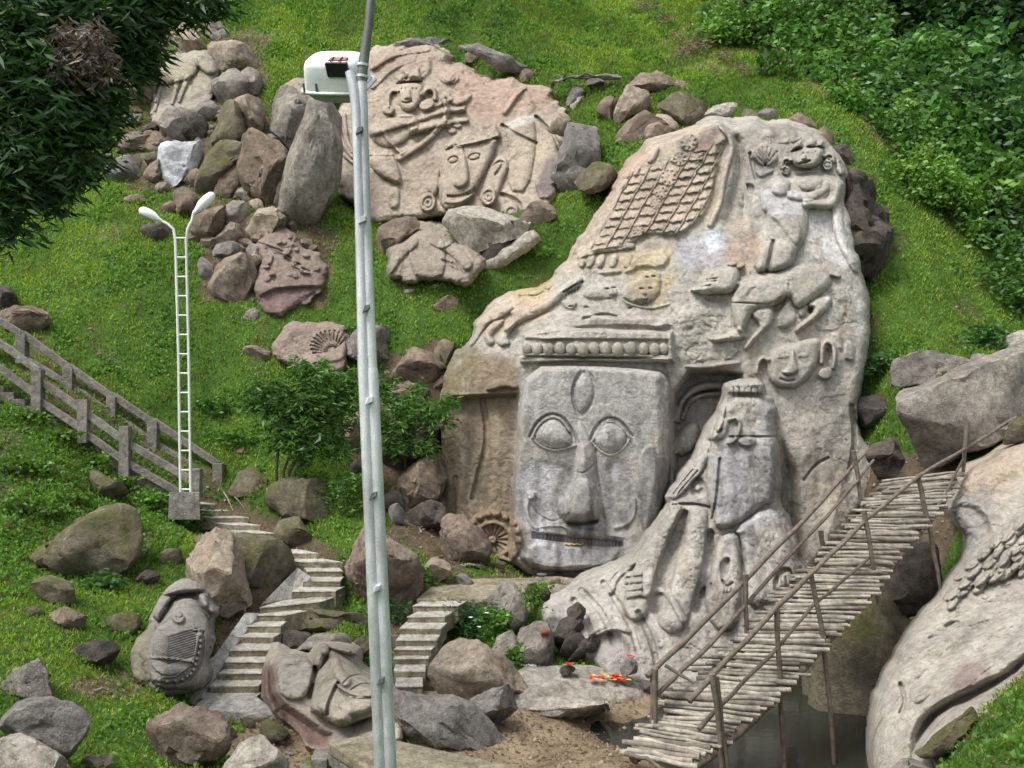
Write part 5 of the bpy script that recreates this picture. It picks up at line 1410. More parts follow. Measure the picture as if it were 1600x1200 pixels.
# ledge rocks under the spur
B('Q', (1040,440,1100,370,1205,380,1210,450,1195,570,1130,630,1060,600), 'grey', 'grey rock at the left foot of the spur', D=20.3)
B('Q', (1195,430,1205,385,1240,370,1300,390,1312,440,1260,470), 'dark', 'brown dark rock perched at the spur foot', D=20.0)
B('Q', (1060,690,1090,600,1150,590,1180,680,1150,740,1080,730), 'pale', 'pale pointed rock behind the white bag', D=19.2)
B('Q', (1140,720,1180,560,1260,530,1350,640,1330,760,1200,770), 'grey', 'grey folded rock face beside the white bag', D=19.3)
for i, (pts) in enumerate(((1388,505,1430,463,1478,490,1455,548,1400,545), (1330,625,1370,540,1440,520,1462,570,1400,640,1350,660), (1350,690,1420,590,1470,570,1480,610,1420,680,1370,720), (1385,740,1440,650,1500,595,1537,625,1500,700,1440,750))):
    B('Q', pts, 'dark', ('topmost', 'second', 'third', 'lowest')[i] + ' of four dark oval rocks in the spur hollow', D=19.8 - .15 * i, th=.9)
B('Q', (1150,920,1200,885,1400,880,1600,900,1700,910,1700,960,1500,975,1180,995), 'pale', 'long low pale rock shelf along the stream bank', D=16.9, th=1.2, rnd=.2)
B('R', (320,690,340,620,375,600,402,640,395,690,350,705), 'grey', 'stone beside the lower bridge post')
B('R', (140,665,160,645,200,645,208,670,180,685), 'slate', 'small round stone on the shelf')
B('R', (262,640,290,625,320,650,300,680,265,670), 'slate', 'small dark stone on the shelf near the bridge')
# right side
B('R', (845,480,930,420,1040,368,1120,318,1190,330,1265,370,1200,442,1130,522,1085,700,1062,855,1000,880,900,870,860,700), 'moss', 'rounded boulder standing in the water behind the bridge', D=18.6, th=2.6, rnd=.5)
B('R', (600,520,700,420,860,440,870,700,900,860,800,870,640,800), 'dark', 'rock coloured dark for the shaded hollow under the bridge', D=22.5, th=2.5)  # dark stone colour stands in for the deep shade of the hollow
B('R', (1080,420,1110,250,1240,150,1330,160,1390,200,1330,300,1260,390,1180,340), 'dark', 'rock coloured dark for the shadowed gap right of the bridge', D=18.5, th=1.2)  # dark rock set where there is only a black, shadowed gap
B('S', (928,402,1000,348,1200,288,1400,238,1620,150,1700,300,1700,560,1500,625,1300,705,1150,750,1070,695,960,605,898,520), 'grey', 'huge grey boulder above the bridge top', lift=.8, amp=.7)
B('S', (938,295,960,208,1050,143,1150,138,1300,188,1335,240,1200,285,1000,345,948,355), 'grey', 'domed grey boulder on the slope above the huge one')
B('S', (1318,222,1340,163,1400,158,1432,210,1380,245), 'slate', 'small lichen stone right of the domed boulder')
B('S', (1385,190,1450,168,1502,200,1440,235), 'grey', 'small flat stone above the huge boulder')
B('S', (1478,135,1500,88,1620,30,1660,100,1600,140,1520,195), 'pale', 'white-tipped rock at the right edge')
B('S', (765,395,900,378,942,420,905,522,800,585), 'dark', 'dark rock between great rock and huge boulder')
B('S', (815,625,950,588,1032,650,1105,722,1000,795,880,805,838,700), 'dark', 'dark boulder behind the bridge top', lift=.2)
B('S', (1495,625,1540,488,1610,485,1660,540,1600,600), 'moss', 'olive mossy stone under the rail pole end', D=18.9)
B('R', (1240,900,1300,820,1420,720,1450,740,1380,830,1300,905), 'moss', 'mossy stone at the slab foot by the grass', D=11.6)
B('R', (1115,960,1160,908,1260,905,1330,935,1340,990,1130,990), 'grey', 'rounded grey stone at the bottom right', D=11.3)

rgf = np.random.default_rng(77)
def fill(poly, n, smin, smax, mats, label, group, lift=.1):
    lo, hi = poly.min(0), poly.max(0); k = 0
    while k < n:
        a, b = rgf.uniform(lo[0], hi[0]), rgf.uniform(lo[1], hi[1])
        if not inside(np.array(a), np.array(b), poly): continue
        r = rgf.uniform(smin, smax); m = int(rgf.integers(6, 9))
        th_ = np.sort(rgf.uniform(0, 2 * np.pi, m)); rad = r * rgf.uniform(.6, 1.1, m)
        pts = np.stack([a + rad * np.cos(th_), b + rad * .75 * np.sin(th_)], 1).ravel()
        B('X', tuple(pts), mats[k % len(mats)], label, name='loose_stone', group=group, lift=lift, rnd=.15); k += 1
fill(q('L', 560,300, 680,280, 690,560, 880,520, 1000,470, 1180,440, 1230,620, 1270,900, 1330,990, 1400,1130, 1380,1240, 900,1240, 850,1000, 640,800, 440,770, 560,600), 80, 9, 22, ('brown', 'grey', 'buff', 'brown', 'dark', 'moss'),
     'small loose stone wedged between boulders of the upper left pile', 'loose stones in the upper left pile')
fill(q('X', 600,570, 690,545, 695,700, 690,800, 610,800, 590,700), 22, 14, 30, ('brown', 'dark', 'dark', 'moss'), 'dark stone wedged left of the brown pilaster', 'stones left of the brown pilaster')
fill(q('X', 950,110, 1120,160, 1080,190, 1000,210, 930,200), 10, 8, 16, ('brown', 'moss', 'buff'), 'small stone scattered on the crest above the headdress', 'stones on the crest')

def ground_slab(name, label, pts, mat, lift=.1, thick=.7, seed=0, cat='rock'):
    """flat bedrock lying on the ground inside a seen outline"""
    pts = chaikin(np.array(pts, float).reshape(-1, 2), 1)
    top = []
    for i, (a, b) in enumerate(pts):
        g = np.array(ground_at(a, b)); g[2] += lift + .03 * math.sin(i * 2.3 + seed); top.append(g)
    top = np.array(top); c = top.mean(0)
    bm = bmesh.new()
    vt = [bm.verts.new(v) for v in top]
    inner = [bm.verts.new(c + (v - c) * .6 + np.array([0, 0, .06])) for v in top]
    cv = bm.verts.new(c + np.array([0, 0, .08]))
    out = [bm.verts.new(c + (v - c) * 1.06 - np.array([0, 0, thick])) for v in top]
    n = len(vt)
    for i in range(n):
        j = (i + 1) % n
        bm.faces.new([vt[i], vt[j], inner[j], inner[i]]); bm.faces.new([inner[i], inner[j], cv]); bm.faces.new([out[i], out[j], vt[j], vt[i]])
    bmesh.ops.recalc_face_normals(bm, faces=bm.faces)
    bmesh.ops.triangulate(bm, faces=bm.faces)
    for _ in range(4):
        bmesh.ops.subdivide_edges(bm, edges=[e for e in bm.edges if e.calc_length() > .16], cuts=1)
        bmesh.ops.triangulate(bm, faces=[f for f in bm.faces if len(f.verts) > 3])
    bmesh.ops.smooth_vert(bm, verts=bm.verts, factor=.5, use_axis_x=True, use_axis_y=True, use_axis_z=True)
    bm.normal_update()
    for v in bm.verts:
        p = v.co
        h = .05 * float(fbm(np.array(p.x * 1.2), np.array(p.y * 1.2), np.array(p.z * 1.2), 4, 400 + seed, .55)) + .03 * float(fbm(np.array(p.x * 2.5), np.array(p.y * 2.5), np.array(p.z * 2.5), 3, 410 + seed, .5, True))
        v.co = p + v.normal * h
    for v in bm.verts: v.co = v.co - Vector(c)
    me = bpy.data.meshes.new(name); bm.to_mesh(me); bm.free()
    me.polygons.foreach_set('use_smooth', np.ones(len(me.polygons), bool))
    o = link(name, me, M[mat]); o.location = c
    return tag(o, label, cat)
ground_slab('rock_shelf', 'flat pale bedrock shelf with the flower offerings', (800,1052, 860,1042, 940,1044, 1012,1056, 1020,1092, 960,1100, 880,1104, 812,1110, 770,1100, 800,1075), 'pale', .08, .7, 1)
ground_slab('rock_shelf', 'flat pale rock apron at the foot of the short steps', (622,1088, 690,1082, 770,1092, 800,1112, 760,1124, 690,1120, 630,1112), 'buff', .05, .6, 2)
ground_slab('rock_shelf', 'pale rock apron under the giant chin', (830,904, 900,892, 960,900, 950,922, 880,926, 838,920), 'buff', .10, .5, 3)
# ------------------------------------------------------------------ steps, railings, posts, bridge
def block(name, corners, mat, parent=None, bev=.015, jit=.008, seed=0):
    """bevelled, slightly worn block from 8 corners"""
    bm = bmesh.new()
    rg = random.Random(seed)
    vs = [bm.verts.new(Vector(c) + Vector((rg.uniform(-jit, jit), rg.uniform(-jit, jit), rg.uniform(-jit, jit)))) for c in corners]
    for f in ([3, 2, 1, 0], [4, 5, 6, 7], [0, 1, 5, 4], [1, 2, 6, 5], [2, 3, 7, 6], [3, 0, 4, 7]): bm.faces.new([vs[i] for i in f])
    bmesh.ops.recalc_face_normals(bm, faces=bm.faces)
    if bev: bmesh.ops.bevel(bm, geom=bm.edges[:], offset=bev, segments=2, affect='EDGES', profile=.6)
    me = bpy.data.meshes.new(name); bm.to_mesh(me); bm.free()
    o = link(name, me, mat)
    if parent is not None: adopt(o, parent)
    return o

def stairs(name, label, st, z0, rise, zoom, down=.32):
    """st: front top edges (y, xl, xr[, yr]) from the bottom up"""
    F_ = []
    for i, a in enumerate(st):
        l, r = q(zoom, a[1], a[0])[0], q(zoom, a[2], a[3] if len(a) > 3 else a[0])[0]
        z = z0 + rise * i
        F_.append((l, r, z))
    t = thing(name, P((F_[0][0][0] + F_[0][1][0]) / 2, F_[0][0][1] + 8, -F_[0][2] * F / (F_[0][0][1] - 600)), label, 'stairs')
    w = []
    for l, r, z in F_:
        Dl, Dr = -z * F / (l[1] - 600), -z * F / (r[1] - 600)
        w.append((np.array(P(l[0], l[1], Dl)), np.array(P(r[0], r[1], Dr))))
    for i, (a, b) in enumerate(w):
        if i + 1 < len(w): c, d = w[i + 1]
        else: c, d = a + (w[i][0] - w[i - 1][0]), b + (w[i][1] - w[i - 1][1])
        sh = ((c + d) - (a + b)) / 2; sh[2] = 0
        L = np.linalg.norm(sh); sh = sh / L * min(max(L + .10, .34), .75)
        dz = np.array([0, 0, -down])
        block('step', [a + dz, b + dz, b + sh + dz, a + sh + dz, a, b, b + sh, a + sh], M['step'], t, .012, .014, i)
        up = np.array([0, 0, .026]); fw = -sh / np.linalg.norm(sh) * .012
        block('tread', [a + fw + .0, b + fw, b + sh * .97, a + sh * .97, a + fw + up, b + fw + up, b + sh * .97 + up, a + sh * .97 + up], M['tread'], t, .008, .006, 200 + i)
    return t, w
st1, w1 = stairs('stone_steps', 'long winding flight of pale concrete steps from the railing to the lawn', [(890,890,1135),(838,935,1155),(782,975,1165),(732,1000,1185),(678,1025,1200),(620,1050,1220),(572,1085,1255),(522,1115,1275),
     (488,1160,1430,462),(415,1300,1500),(370,1350,1520),(325,1370,1530),(285,1340,1530),(245,1300,1420),(190,1170,1260),(155,1090,1225),(120,1030,1160),(85,940,1110),(55,915,1030),(25,895,960)], -5.57, .1315, 'P')
for k, (i, j, off) in enumerate(((0, 4, .30), (4, 8, .28))):      # cement edging down the left side
    a, b = w1[i][0], w1[j][0]
    d = np.array([off, 0, 0]); dz = np.array([0, 0, -.35]); f = np.array([0, -.18, 0]); g = np.array([0, 0, -.06])
    a2, b2 = a - d + f + g, b - d + f + g
    block('side_kerb', [a2 + dz, a + dz - [.01, 0, 0], b + dz - [.01, 0, 0], b2 + dz, a2, a + g - [.01, 0, 0], b + g - [.01, 0, 0], b2], M['cement'], st1, .03, .03, 60 + k)
c_ = [q('P', *a)[0] for a in ((1160, 470), (1300, 440), (1390, 350), (1325, 305))]
cz = [(-4.62, -4.60, -4.15, -4.05)[i] for i in range(4)]
cw = [np.array(P(p[0], p[1], -z * F / (p[1] - 600))) for p, z in zip(c_, cz)]
block('side_kerb', [c - [0, -.1, .4] for c in cw] + cw, M['cement'], st1, .03, .02, 66)
lw = [np.array(P(*a)) for a in ((300, 1104, 16.55), (400, 1112, 16.35), (440, 1118, 16.2), (398, 1085, 17.0), (318, 1088, 17.0))]
block('foot_slab', [lw[0] - [0, 0, .3], lw[2] - [0, 0, .3], lw[3] - [0, 0, .3], lw[4] - [0, 0, .3], lw[0], lw[2], lw[3], lw[4]], M['cement'], st1, .03, .02, 67)
st2, w2 = stairs('stone_steps', 'short straight flight of concrete steps right of the lamp post', [(840,622,745),(772,615,756),(716,612,768),(676,614,783),(634,624,806),(582,640,828),(530,675,842),(480,700,905)], -5.5, .122, 'Q')
# worn platform at the top of the short flight
pp = [np.array(P(*a)) for a in ((652, 936, 20.4), (772, 932, 20.5), (880, 912, 22.4), (690, 908, 22.3))]
for a in pp: a[2] = -4.545
block('stone_platform', [p - [0, 0, .4] for p in pp] + [p for p in pp], M['step'], None, .06, .05, 70)
tag(bpy.data.objects['stone_platform'], 'worn stone landing between the short steps and the giant face', 'platform')

# concrete kerb in the foreground
kt = thing('concrete_kerb', P(560, 1190, 12), 'low mossy concrete wall at the bottom beside the lamp post', 'wall')
kz = -4.67
ka = [np.array([(x - 800) / F * D, D, kz]) for x, D in ((512, 12.5), (575, 12.82), (900, 11.35), (640, 10.9))]
block('coping', [k - [0, 0, .14] for k in (ka[0], ka[3], ka[2], ka[1])] + [ka[0], ka[3], ka[2], ka[1]], M['step'], kt, .02, .01, 71)
kb = [k + [.03, .03, -.142] for k in ka]
block('wall_body', [k - [0, 0, 1.2] for k in (kb[0], kb[3], kb[2], kb[1])] + [kb[0], kb[3], kb[2], kb[1]], M['moss'], kt, .02, .01, 72)
e = (ka[3] - ka[0]); e = e / np.linalg.norm(e); nrm = np.array([e[1], -e[0], 0]) * (1 if e[1] * -1 > 0 else 1)
for r_ in range(3):
    for c in range(9):
        a = kb[0] + e * (.34 * c + (.17 if r_ % 2 else 0) + .02) + [-.05, 0, -.02 - .15 * r_]
        b = a + e * .31
        o_ = np.array([.05, .035, 0])
        block('brick', [a - [0, 0, .13], b - [0, 0, .13], b + o_ - [0, 0, .13], a + o_ - [0, 0, .13], a, b, b + o_, a + o_], M['oldconc'], kt, .008, .008, 80 + r_ * 9 + c)
for k, (x0, x1, D, z) in enumerate(((484, 512, 12.45, -4.86), (460, 486, 12.4, -5.06))):
    a, b = np.array([(x0 - 800) / F * D, D, z]), np.array([(x1 - 800) / F * D, D, z])
    s_ = np.array([0, .4, 0]); dz = np.array([0, 0, -.6])
    block('kerb_step', [a + dz, b + dz, b + s_ + dz, a + s_ + dz, a, b, b + s_, a + s_], M['oldconc'], kt, .02, .01, 120 + k)

# concrete railings of the upper left stair
def bar(p, q_, w, h, name, parent, mat, seed):
    a, b = np.array(p), np.array(q_)
    d = b - a; d /= np.linalg.norm(d)
    s_ = np.cross(d, [0, 0, 1.0]); s_ /= np.linalg.norm(s_); u = np.cross(s_, d)
    s_ *= w / 2; u *= h / 2
    return block(name, [a - s_ - u, b - s_ - u, b + s_ - u, a + s_ - u, a - s_ + u, b - s_ + u, b + s_ + u, a + s_ + u], mat, parent, .012, .006, seed)
def railing(label, D, posts, rails, base):
    t = thing('concrete_railing', P(*base), label, 'railing')
    for i, (x, y0, y1) in enumerate(posts):
        a, b = q('M', x, y0)[0], q('M', x, y1)[0]
        top, bot = np.array(P(a[0], a[1], D)), np.array(P(b[0], b[1], D))
        k = .125
        block('post', [bot + [-k, -k, 0], bot + [k, -k, 0], bot + [k, k, 0], bot + [-k, k, 0], top + [-k, -k, 0], top + [k, -k, 0], top + [k, k, 0], top + [-k, k, 0]], M['oldconc'], t, .015, .01, i)
    for i, (x0, y0, x1, y1) in enumerate(rails):
        a, b = q('M', x0, y0)[0], q('M', x1, y1)[0]
        bar(P(a[0], a[1], D + .004 * i), P(b[0], b[1], D + .004 * i), .13, .17, 'rail', t, M['oldconc'], 30 + i)
    return t
railing('front concrete railing of the upper left stair, nearer the camera', 24.05, [(-60,370,560), (170,505,700), (374,640,835), (560,760,1000), (876,950,1080)],
        [(-80,330,170,512), (-80,440,170,625), (170,548,374,690), (170,640,374,778), (374,692,560,828), (374,785,560,918), (560,828,870,1010), (560,918,830,1075)], (300, 775, 24.05))
railing('rear concrete railing of the upper left stair with the long top rail', 25.35, [(-60,250,420), (100,350,480), (308,498,640), (502,628,790), (685,740,900), (976,925,1110)],
        [(-80,240,100,352), (100,345,308,498), (308,492,502,628), (502,622,685,745), (685,735,976,930), (-80,340,308,575), (308,575,502,705), (502,705,685,832), (685,832,976,1010)], (342, 788, 25.35))
# its steps
t = thing('railed_steps', P(300, 790, 24.7), 'dark concrete steps rising left between the two railings', 'stairs')
for i in range(22):
    f = i / 21
    x = 318 - f * 345; z = -3.05 + f * 3.5
    a = np.array([(x - 800) / F * 24.7, 24.15, z]); w_ = .42
    block('step', [a + [-w_, 0, -.3], a + [0, 0, -.3], a + [0, 1.1, -.3], a + [-w_, 1.1, -.3], a + [-w_, 0, 0], a, a + [0, 1.1, 0], a + [-w_, 1.1, 0]], M['oldconc'], t, .012, .01, i)

# twin street lamp on a ladder pole
t = thing('street_lamp', P(287, 805, 23.5), 'slim white ladder-like pole with two small lamps at the stair foot', 'street lamp')
DL = 23.5
block('base_block', [np.array(P(x, y, D_)) for (x, y, D_) in ((263, 812, 23.2), (313, 812, 23.2), (313, 812, 23.9), (263, 812, 23.9), (264, 769, 23.2), (312, 769, 23.2), (312, 771, 23.9), (264, 771, 23.9))], M['oldconc'], t, .02, .01, 3)
MB().tube([P(282, 772, DL), P(279, 560, DL), P(274, 375, DL), P(271, 358, DL), P(262, 350, DL), P(250, 344, DL)], .033, 8).build('upright', M['whitepaint'], t)
MB().tube([P(298, 772, DL), P(295, 560, DL), P(291, 375, DL), P(293, 358, DL), P(300, 344, DL), P(303, 330, DL)], .033, 8).build('upright', M['whitepaint'], t)
for i in range(14):
    y = 372 + i * 30.2; f = (y - 372) / 400
    MB().tube([P(274 + 8 * f, y, DL), P(291 + 7 * f, y, DL)], .022, 6).build('rung', M['whitepaint'], t)
def lamp_head(a, b, w0, w1, par):
    a, b = np.array(a), np.array(b)
    pts = [a + (b - a) * k for k in (0, .15, .4, .7, .92, 1)]
    o = MB().tube(pts, [w0 * .7, w0, w1 * .95, w1, w1 * .75, w1 * .35], 10).build('lamp_head', M['lampwhite'], par)
    MB().tube([p + np.array([0, -.02, -.07]) for p in pts[2:5]], [w1 * .5, w1 * .62, w1 * .4], 8).build('lens', M['glassgrey'], o)
    return o
lamp_head(P(252, 345, DL), P(218, 327, DL - .1), .06, .13, t); lamp_head(P(302, 334, DL), P(334, 302, DL + .2), .06, .13, t)

# tall lamp post with the floodlight
DP = 8.0
t = thing('lamp_post', P(612, 1420, DP), 'tall galvanised twin-tube lamp post in the foreground', 'lamp post')
ov = {}
MB().tube([P(547, 112, DP), P(553, 140, DP), P(557, 172, DP), P(558, 205, DP), P(562, 330, DP), P(567, 560, DP)], [.042, .043, .043, .042, .042, .042], 14).build('arm_tube', M['galv'], t)
MB().tube([P(567, 555, DP), P(577, 800, DP), P(591, 1140, DP), P(602, 1420, DP)], [.047, .047, .047, .047], 14).build('lower_tube', M['galv'], t)
MB().tube([P(565, 122, DP + .02), P(571, 330, DP + .02), P(581, 582, DP + .02)], [.044, .045, .046], 14).build('mast_tube', M['galv'], t)
MB().tube([P(581, 576, DP + .02), P(581.2, 586, DP + .02), P(591, 800, DP + .02), P(607, 1140, DP + .02), P(619, 1420, DP + .02)], [.05, .054, .055, .056, .056], 14).build('lower_tube', M['galv'], t)
MB().tube([P(583, -40, DP + .02), P(576, 40, DP + .02), P(566, 112, DP + .02), P(565, 128, DP + .02)], [.034, .036, .044, .046], 14).build('top_pipe', M['galvd'], t)
for y in (100, 118): MB().tube([P(567 - (y - 100) * .05, y, DP + .02), P(566.6 - (y - 100) * .05, y + 4, DP + .02)], .052, 14).build('collar', M['galv'], t)
for i, y in enumerate((205, 345, 483, 627, 775, 921, 1065)):
    x = 561 + (y - 205) * .0385
    a = np.array(P(x, y, DP - .05)); s_ = .03
    block('bracket', [a + [-s_, -.02, -s_], a + [s_, -.02, 0], a + [s_, .05, 0], a + [-s_, .05, -s_], a + [-s_ * .3, -.02, s_], a + [s_, -.02, s_ * 1.3], a + [s_, .05, s_ * 1.3], a + [-s_ * .3, .05, s_]], M['galvd' if i % 2 == 0 else 'galv'], t, .004, .003, i)
# floodlight
ax = np.array([.10, .62, -.78]); ax /= np.linalg.norm(ax)
uu = np.cross(ax, [0, 0, 1.0]); uu /= np.linalg.norm(uu)
ang = math.radians(-9); vv = np.cross(uu, ax)
uu, vv = uu * math.cos(ang) + vv * math.sin(ang), vv * math.cos(ang) - uu * math.sin(ang)
if uu[0] < 0: uu, vv = -uu, -vv
cen = np.array(P(520, 88, DP + .25))
def ring(s_, w, h, n=28, pw=4.5, dv=0):
    o = []
    for k in range(n):
        a = 2 * math.pi * k / n; c, sn = math.cos(a), math.sin(a)
        x = abs(c) ** (2 / pw) * math.copysign(1, c) * w / 2; y = abs(sn) ** (2 / pw) * math.copysign(1, sn) * h / 2
        o.append(cen + ax * s_ + uu * x + vv * (y + dv))
    return o
def loft(rings, cap0=True, cap1=True):
    n = len(rings[0]); m = MB()
    V = [p for r in rings for p in r]
    Q = [[i * n + k, i * n + (k + 1) % n, (i + 1) * n + (k + 1) % n, (i + 1) * n + k] for i in range(len(rings) - 1) for k in range(n)]
    T = []
    if cap0: V.append(np.mean(rings[0], 0)); c = len(V) - 1; T += [[c, (k + 1) % n, k] for k in range(n)]
    if cap1: V.append(np.mean(rings[-1], 0)); c = len(V) - 1; b = (len(rings) - 1) * n; T += [[c, b + k, b + (k + 1) % n] for k in range(n)]
    m.add(V, Q, T); return m
fl = thing('floodlight', cen + ax * .1, 'white floodlight with a curved hood on the tall lamp post', 'floodlight')
loft([ring(-.005, .30, .18), ring(.0, .40, .25), ring(.012, .46, .29), ring(.05, .50, .325), ring(.15, .53, .355), ring(.24, .55, .375)], True, False).build('hood', M['lampwhite'], fl)
loft([ring(.236, .56, .385), ring(.240, .62, .44), ring(.262, .62, .44), ring(.268, .56, .39)], False, False).build('rim', M['galv'], fl)
loft([ring(.262, .56, .385), ring(.33, .46, .31), ring(.37, .34, .22), ring(.38, .2, .1)], False, True).build('lens', M['glassgrey'], fl)
c = cen + ax * .02 + uu * .10 - vv * .02
def plate(name, c, w, h, d, mat, par):
    a, b, e_ = uu * w / 2, vv * h / 2, ax * d
    block(name, [c - a - b, c + a - b, c + a + b, c - a + b, c - a - b - e_, c + a - b - e_, c + a + b - e_, c - a + b - e_], mat, par, .002, 0)
sgn = 1 if (vv[2] < 0) else -1
plate('mount_plate', cen + uu * .10 + vv * sgn * .10 + ax * .0, .16, .07, .02, M['rustred'], fl)
plate('hinge_plate', cen + uu * .10 + vv * sgn * .145 + ax * .02, .18, .04, .03, M['galv'], fl)
for dx in (.06, .14): MB().tube([cen + uu * dx + vv * sgn * .09 - ax * .03, cen + uu * dx + vv * sgn * .17 - ax * .02], .006, 6).build('clip', M['black'], fl)
plate('junction_box', cen + uu * .11 + vv * sgn * .172 + ax * .11, .20, .03, .12, M['black'], fl)
for dx in (-.24, -.12, .25): MB().tube([cen + uu * dx + vv * sgn * .178 + ax * .17, cen + uu * dx + vv * sgn * .2 + ax * .26], .01, 6).build('clip', M['galvd'], fl)

# stick bridge
br = thing('stick_bridge', P(1030, 1190, 13.4), 'rustic footbridge of rough sticks climbing right over the stream', 'bridge')
BL = np.array([(970,1174,13.6),(1012,1122,14.1),(1080,1050,14.8),(1160,985,15.4),(1225,918,16.1),(1300,845,16.9),(1345,795,17.5),(1385,752,18.2)])
BR = np.array([(1085,1199,13.05),(1165,1138,13.7),(1250,1056,14.6),(1310,988,15.3),(1372,918,16.1),(1425,850,17.0),(1475,792,17.8),(1504,738,18.6)])
BLw = np.array([P(*a) for a in BL]); BRw = np.array([P(*a) for a in BR])
def along(A, t):
    x = t * (len(A) - 1); i = min(int(x), len(A) - 2); f = x - i
    return A[i] * (1 - f) + A[i + 1] * f
NS = 118
rg = random.Random(5)
for i in range(NS):
    tt = i / (NS - 1)
    a, b = along(BLw, tt), along(BRw, tt)
    d = b - a
    a, b = a - d * rg.uniform(-.12, .10), b + d * rg.uniform(-.10, .08)
    sk = rg.uniform(-.07, .07); r0 = rg.uniform(.022, .044)
    pts = []
    for k in range(6):
        f = k / 5
        p = a * (1 - f) + b * f
        p = p + np.array([rg.uniform(-.02, .02), sk * (f - .5) * 2 + rg.uniform(-.03, .03), rg.uniform(-.012, .02) + .02 * math.sin(i * 2.1)])
        pts.append(p)
    ra = [r0 * rg.uniform(.85, 1.12) for _ in range(6)]
    MB().tube(pts, ra, 7, jit=.06).build('stick', M['stick'], br)
for A, s_ in ((BLw, .12), (BRw, -.12)):
    MB().tube([along(A, k / 12) + np.array([s_ * 1.5, 0, -.13]) for k in range(13)], .075, 8, jit=.05).build('beam', M['stickd'], br)
def pole(name, pts, r, mat='stickd'):
    p = [np.array(P(*a)) for a in pts]
    o = []
    for i in range(len(p) - 1):
        for k in range(4): o.append(p[i] * (1 - k / 4) + p[i + 1] * k / 4 + np.array([rg.uniform(-.012, .012), 0, rg.uniform(-.012, .012)]))
    o.append(p[-1])
    MB().tube(o, np.linspace(r * 1.1, r * .8, len(o)), 7, jit=.08).build(name, M[mat], br)
pole('handrail', ((1078,1095,13.2),(1115,1053,13.5),(1214,950,14.5),(1272,892,15.2),(1357,809,16.5),(1436,744,17.5),(1509,700,18.6),(1588,652,19.2)), .04)
pole('lower_rail', ((1091,1140,13.3),(1141,1086,13.8),(1213,1014,14.5),(1271,946,15.2),(1357,872,16.4)), .032)
pole('lower_rail', ((1440,832,17.3),(1475,775,18.0),(1505,718,18.6)), .03)
pole('handrail', ((1011,1058,13.95),(1120,952,15.0),(1287,780,17.0),(1350,709,17.9)), .04)
pole('lower_rail', ((1024,1088,13.95),(1110,1005,14.8),(1204,901,15.9),(1316,780,17.3),(1365,719,17.9)), .034)
pole('brace', ((1040,1040,14.0),(1085,1068,13.9)), .025)
for p in (((1113,1054,13.4),(1122,1120,13.4),(1130,1240,13.4)), ((1118,1058,13.45),(1141,1240,13.45)), ((1213,951,14.5),(1219,1060,14.5),(1226,1235,14.5)), ((1265,892,15.2),(1285,982,15.2),(1305,1215,15.2)),
          ((1350,798,16.4),(1360,860,16.4),(1373,945,16.4)), ((1434,742,17.5),(1455,840,17.5),(1472,935,17.5)), ((1512,659,18.6),(1504,745,18.6)),
          ((1024,1046,13.95),(1024,1128,13.95)), ((1021,1046,14.0),(1018,1128,14.0)), ((1166,897,15.4),(1166,1000,15.4)), ((1283,830,16.9),(1288,880,16.9)), ((1333,704,17.6),(1348,800,17.6))):
    pole('post', p, .042)
pole('branch', ((975,1178,13.4),(1010,1185,13.3),(1050,1215,13.1)), .03, 'stick')

# offerings
def spot(R_, px, py): return R_.at(px, py, .02)
fg = []
def flower(x, y, D, mat, kind, label, group='flower offerings on the rock shelf'):
    m = MB(); c = np.array(P(x, y, D)); r = .085 if kind == 'hibiscus' else .05
    n = 6 if kind == 'hibiscus' else 8
    for k in range(n):
        a = 2 * math.pi * k / n + x; t_ = np.array([math.cos(a), math.sin(a) * .8, .35]); s_ = np.array([-math.sin(a), math.cos(a), .1])
        m.add([c, c + r * .6 * t_ + r * .38 * s_, c + r * 1.1 * t_ - [0, 0, r * .2], c + r * .6 * t_ - r * .38 * s_], [[0, 1, 2, 3]])
    o = m.build('flower', M[mat]); return tag(o, label, 'flower', group)
rg2 = random.Random(3)
DF = hit(950, 1062) - .15
for i in range(34):
    x = rg2.uniform(925, 985); y = 1058 + (x - 950) * .02 + rg2.uniform(-4, 5)
    red = rg2.random() < .4
    Dh = hit(x, y + 4)
    flower(x, y, Dh - .50, 'flower_red' if red else 'flower_yellow', 'hibiscus' if red else 'marigold', 'red hibiscus in the flower offering on the shelf' if red else 'yellow marigold in the flower offering on the shelf')
for x, y, lab in ((889, 1038, 'single red hibiscus on the black offering stone'), (984, 1026, 'single red hibiscus on the upright stone slab')): flower(x, y, 18.2, 'flower_red', 'hibiscus', lab)
for i in range(7):
    px, py = q('F', 268 + i * 11, 904 + (i % 2) * 3)[0]
    o = flower(px, py, 24, 'flower_yellow', 'marigold', 'tiny yellow marigold laid along the giant mouth', 'marigolds along the giant mouth'); v = CL.at(px, py, .03) - P(px, py, 24); o.location = v
B('R', (200,592,240,540,256,570,252,610,215,622), 'slate', 'upright grey slab behind the red flowers', D=18.35, th=.3)
B('Q', (1338,758,1380,738,1428,750,1422,782,1370,788), 'dark', 'black oval offering stone left of the flowers', D=18.3)
B('Q', (1430,780,1470,768,1560,775,1560,790,1450,795), 'dark', 'low black altar stone under the flowers', D=18.75, th=.4)
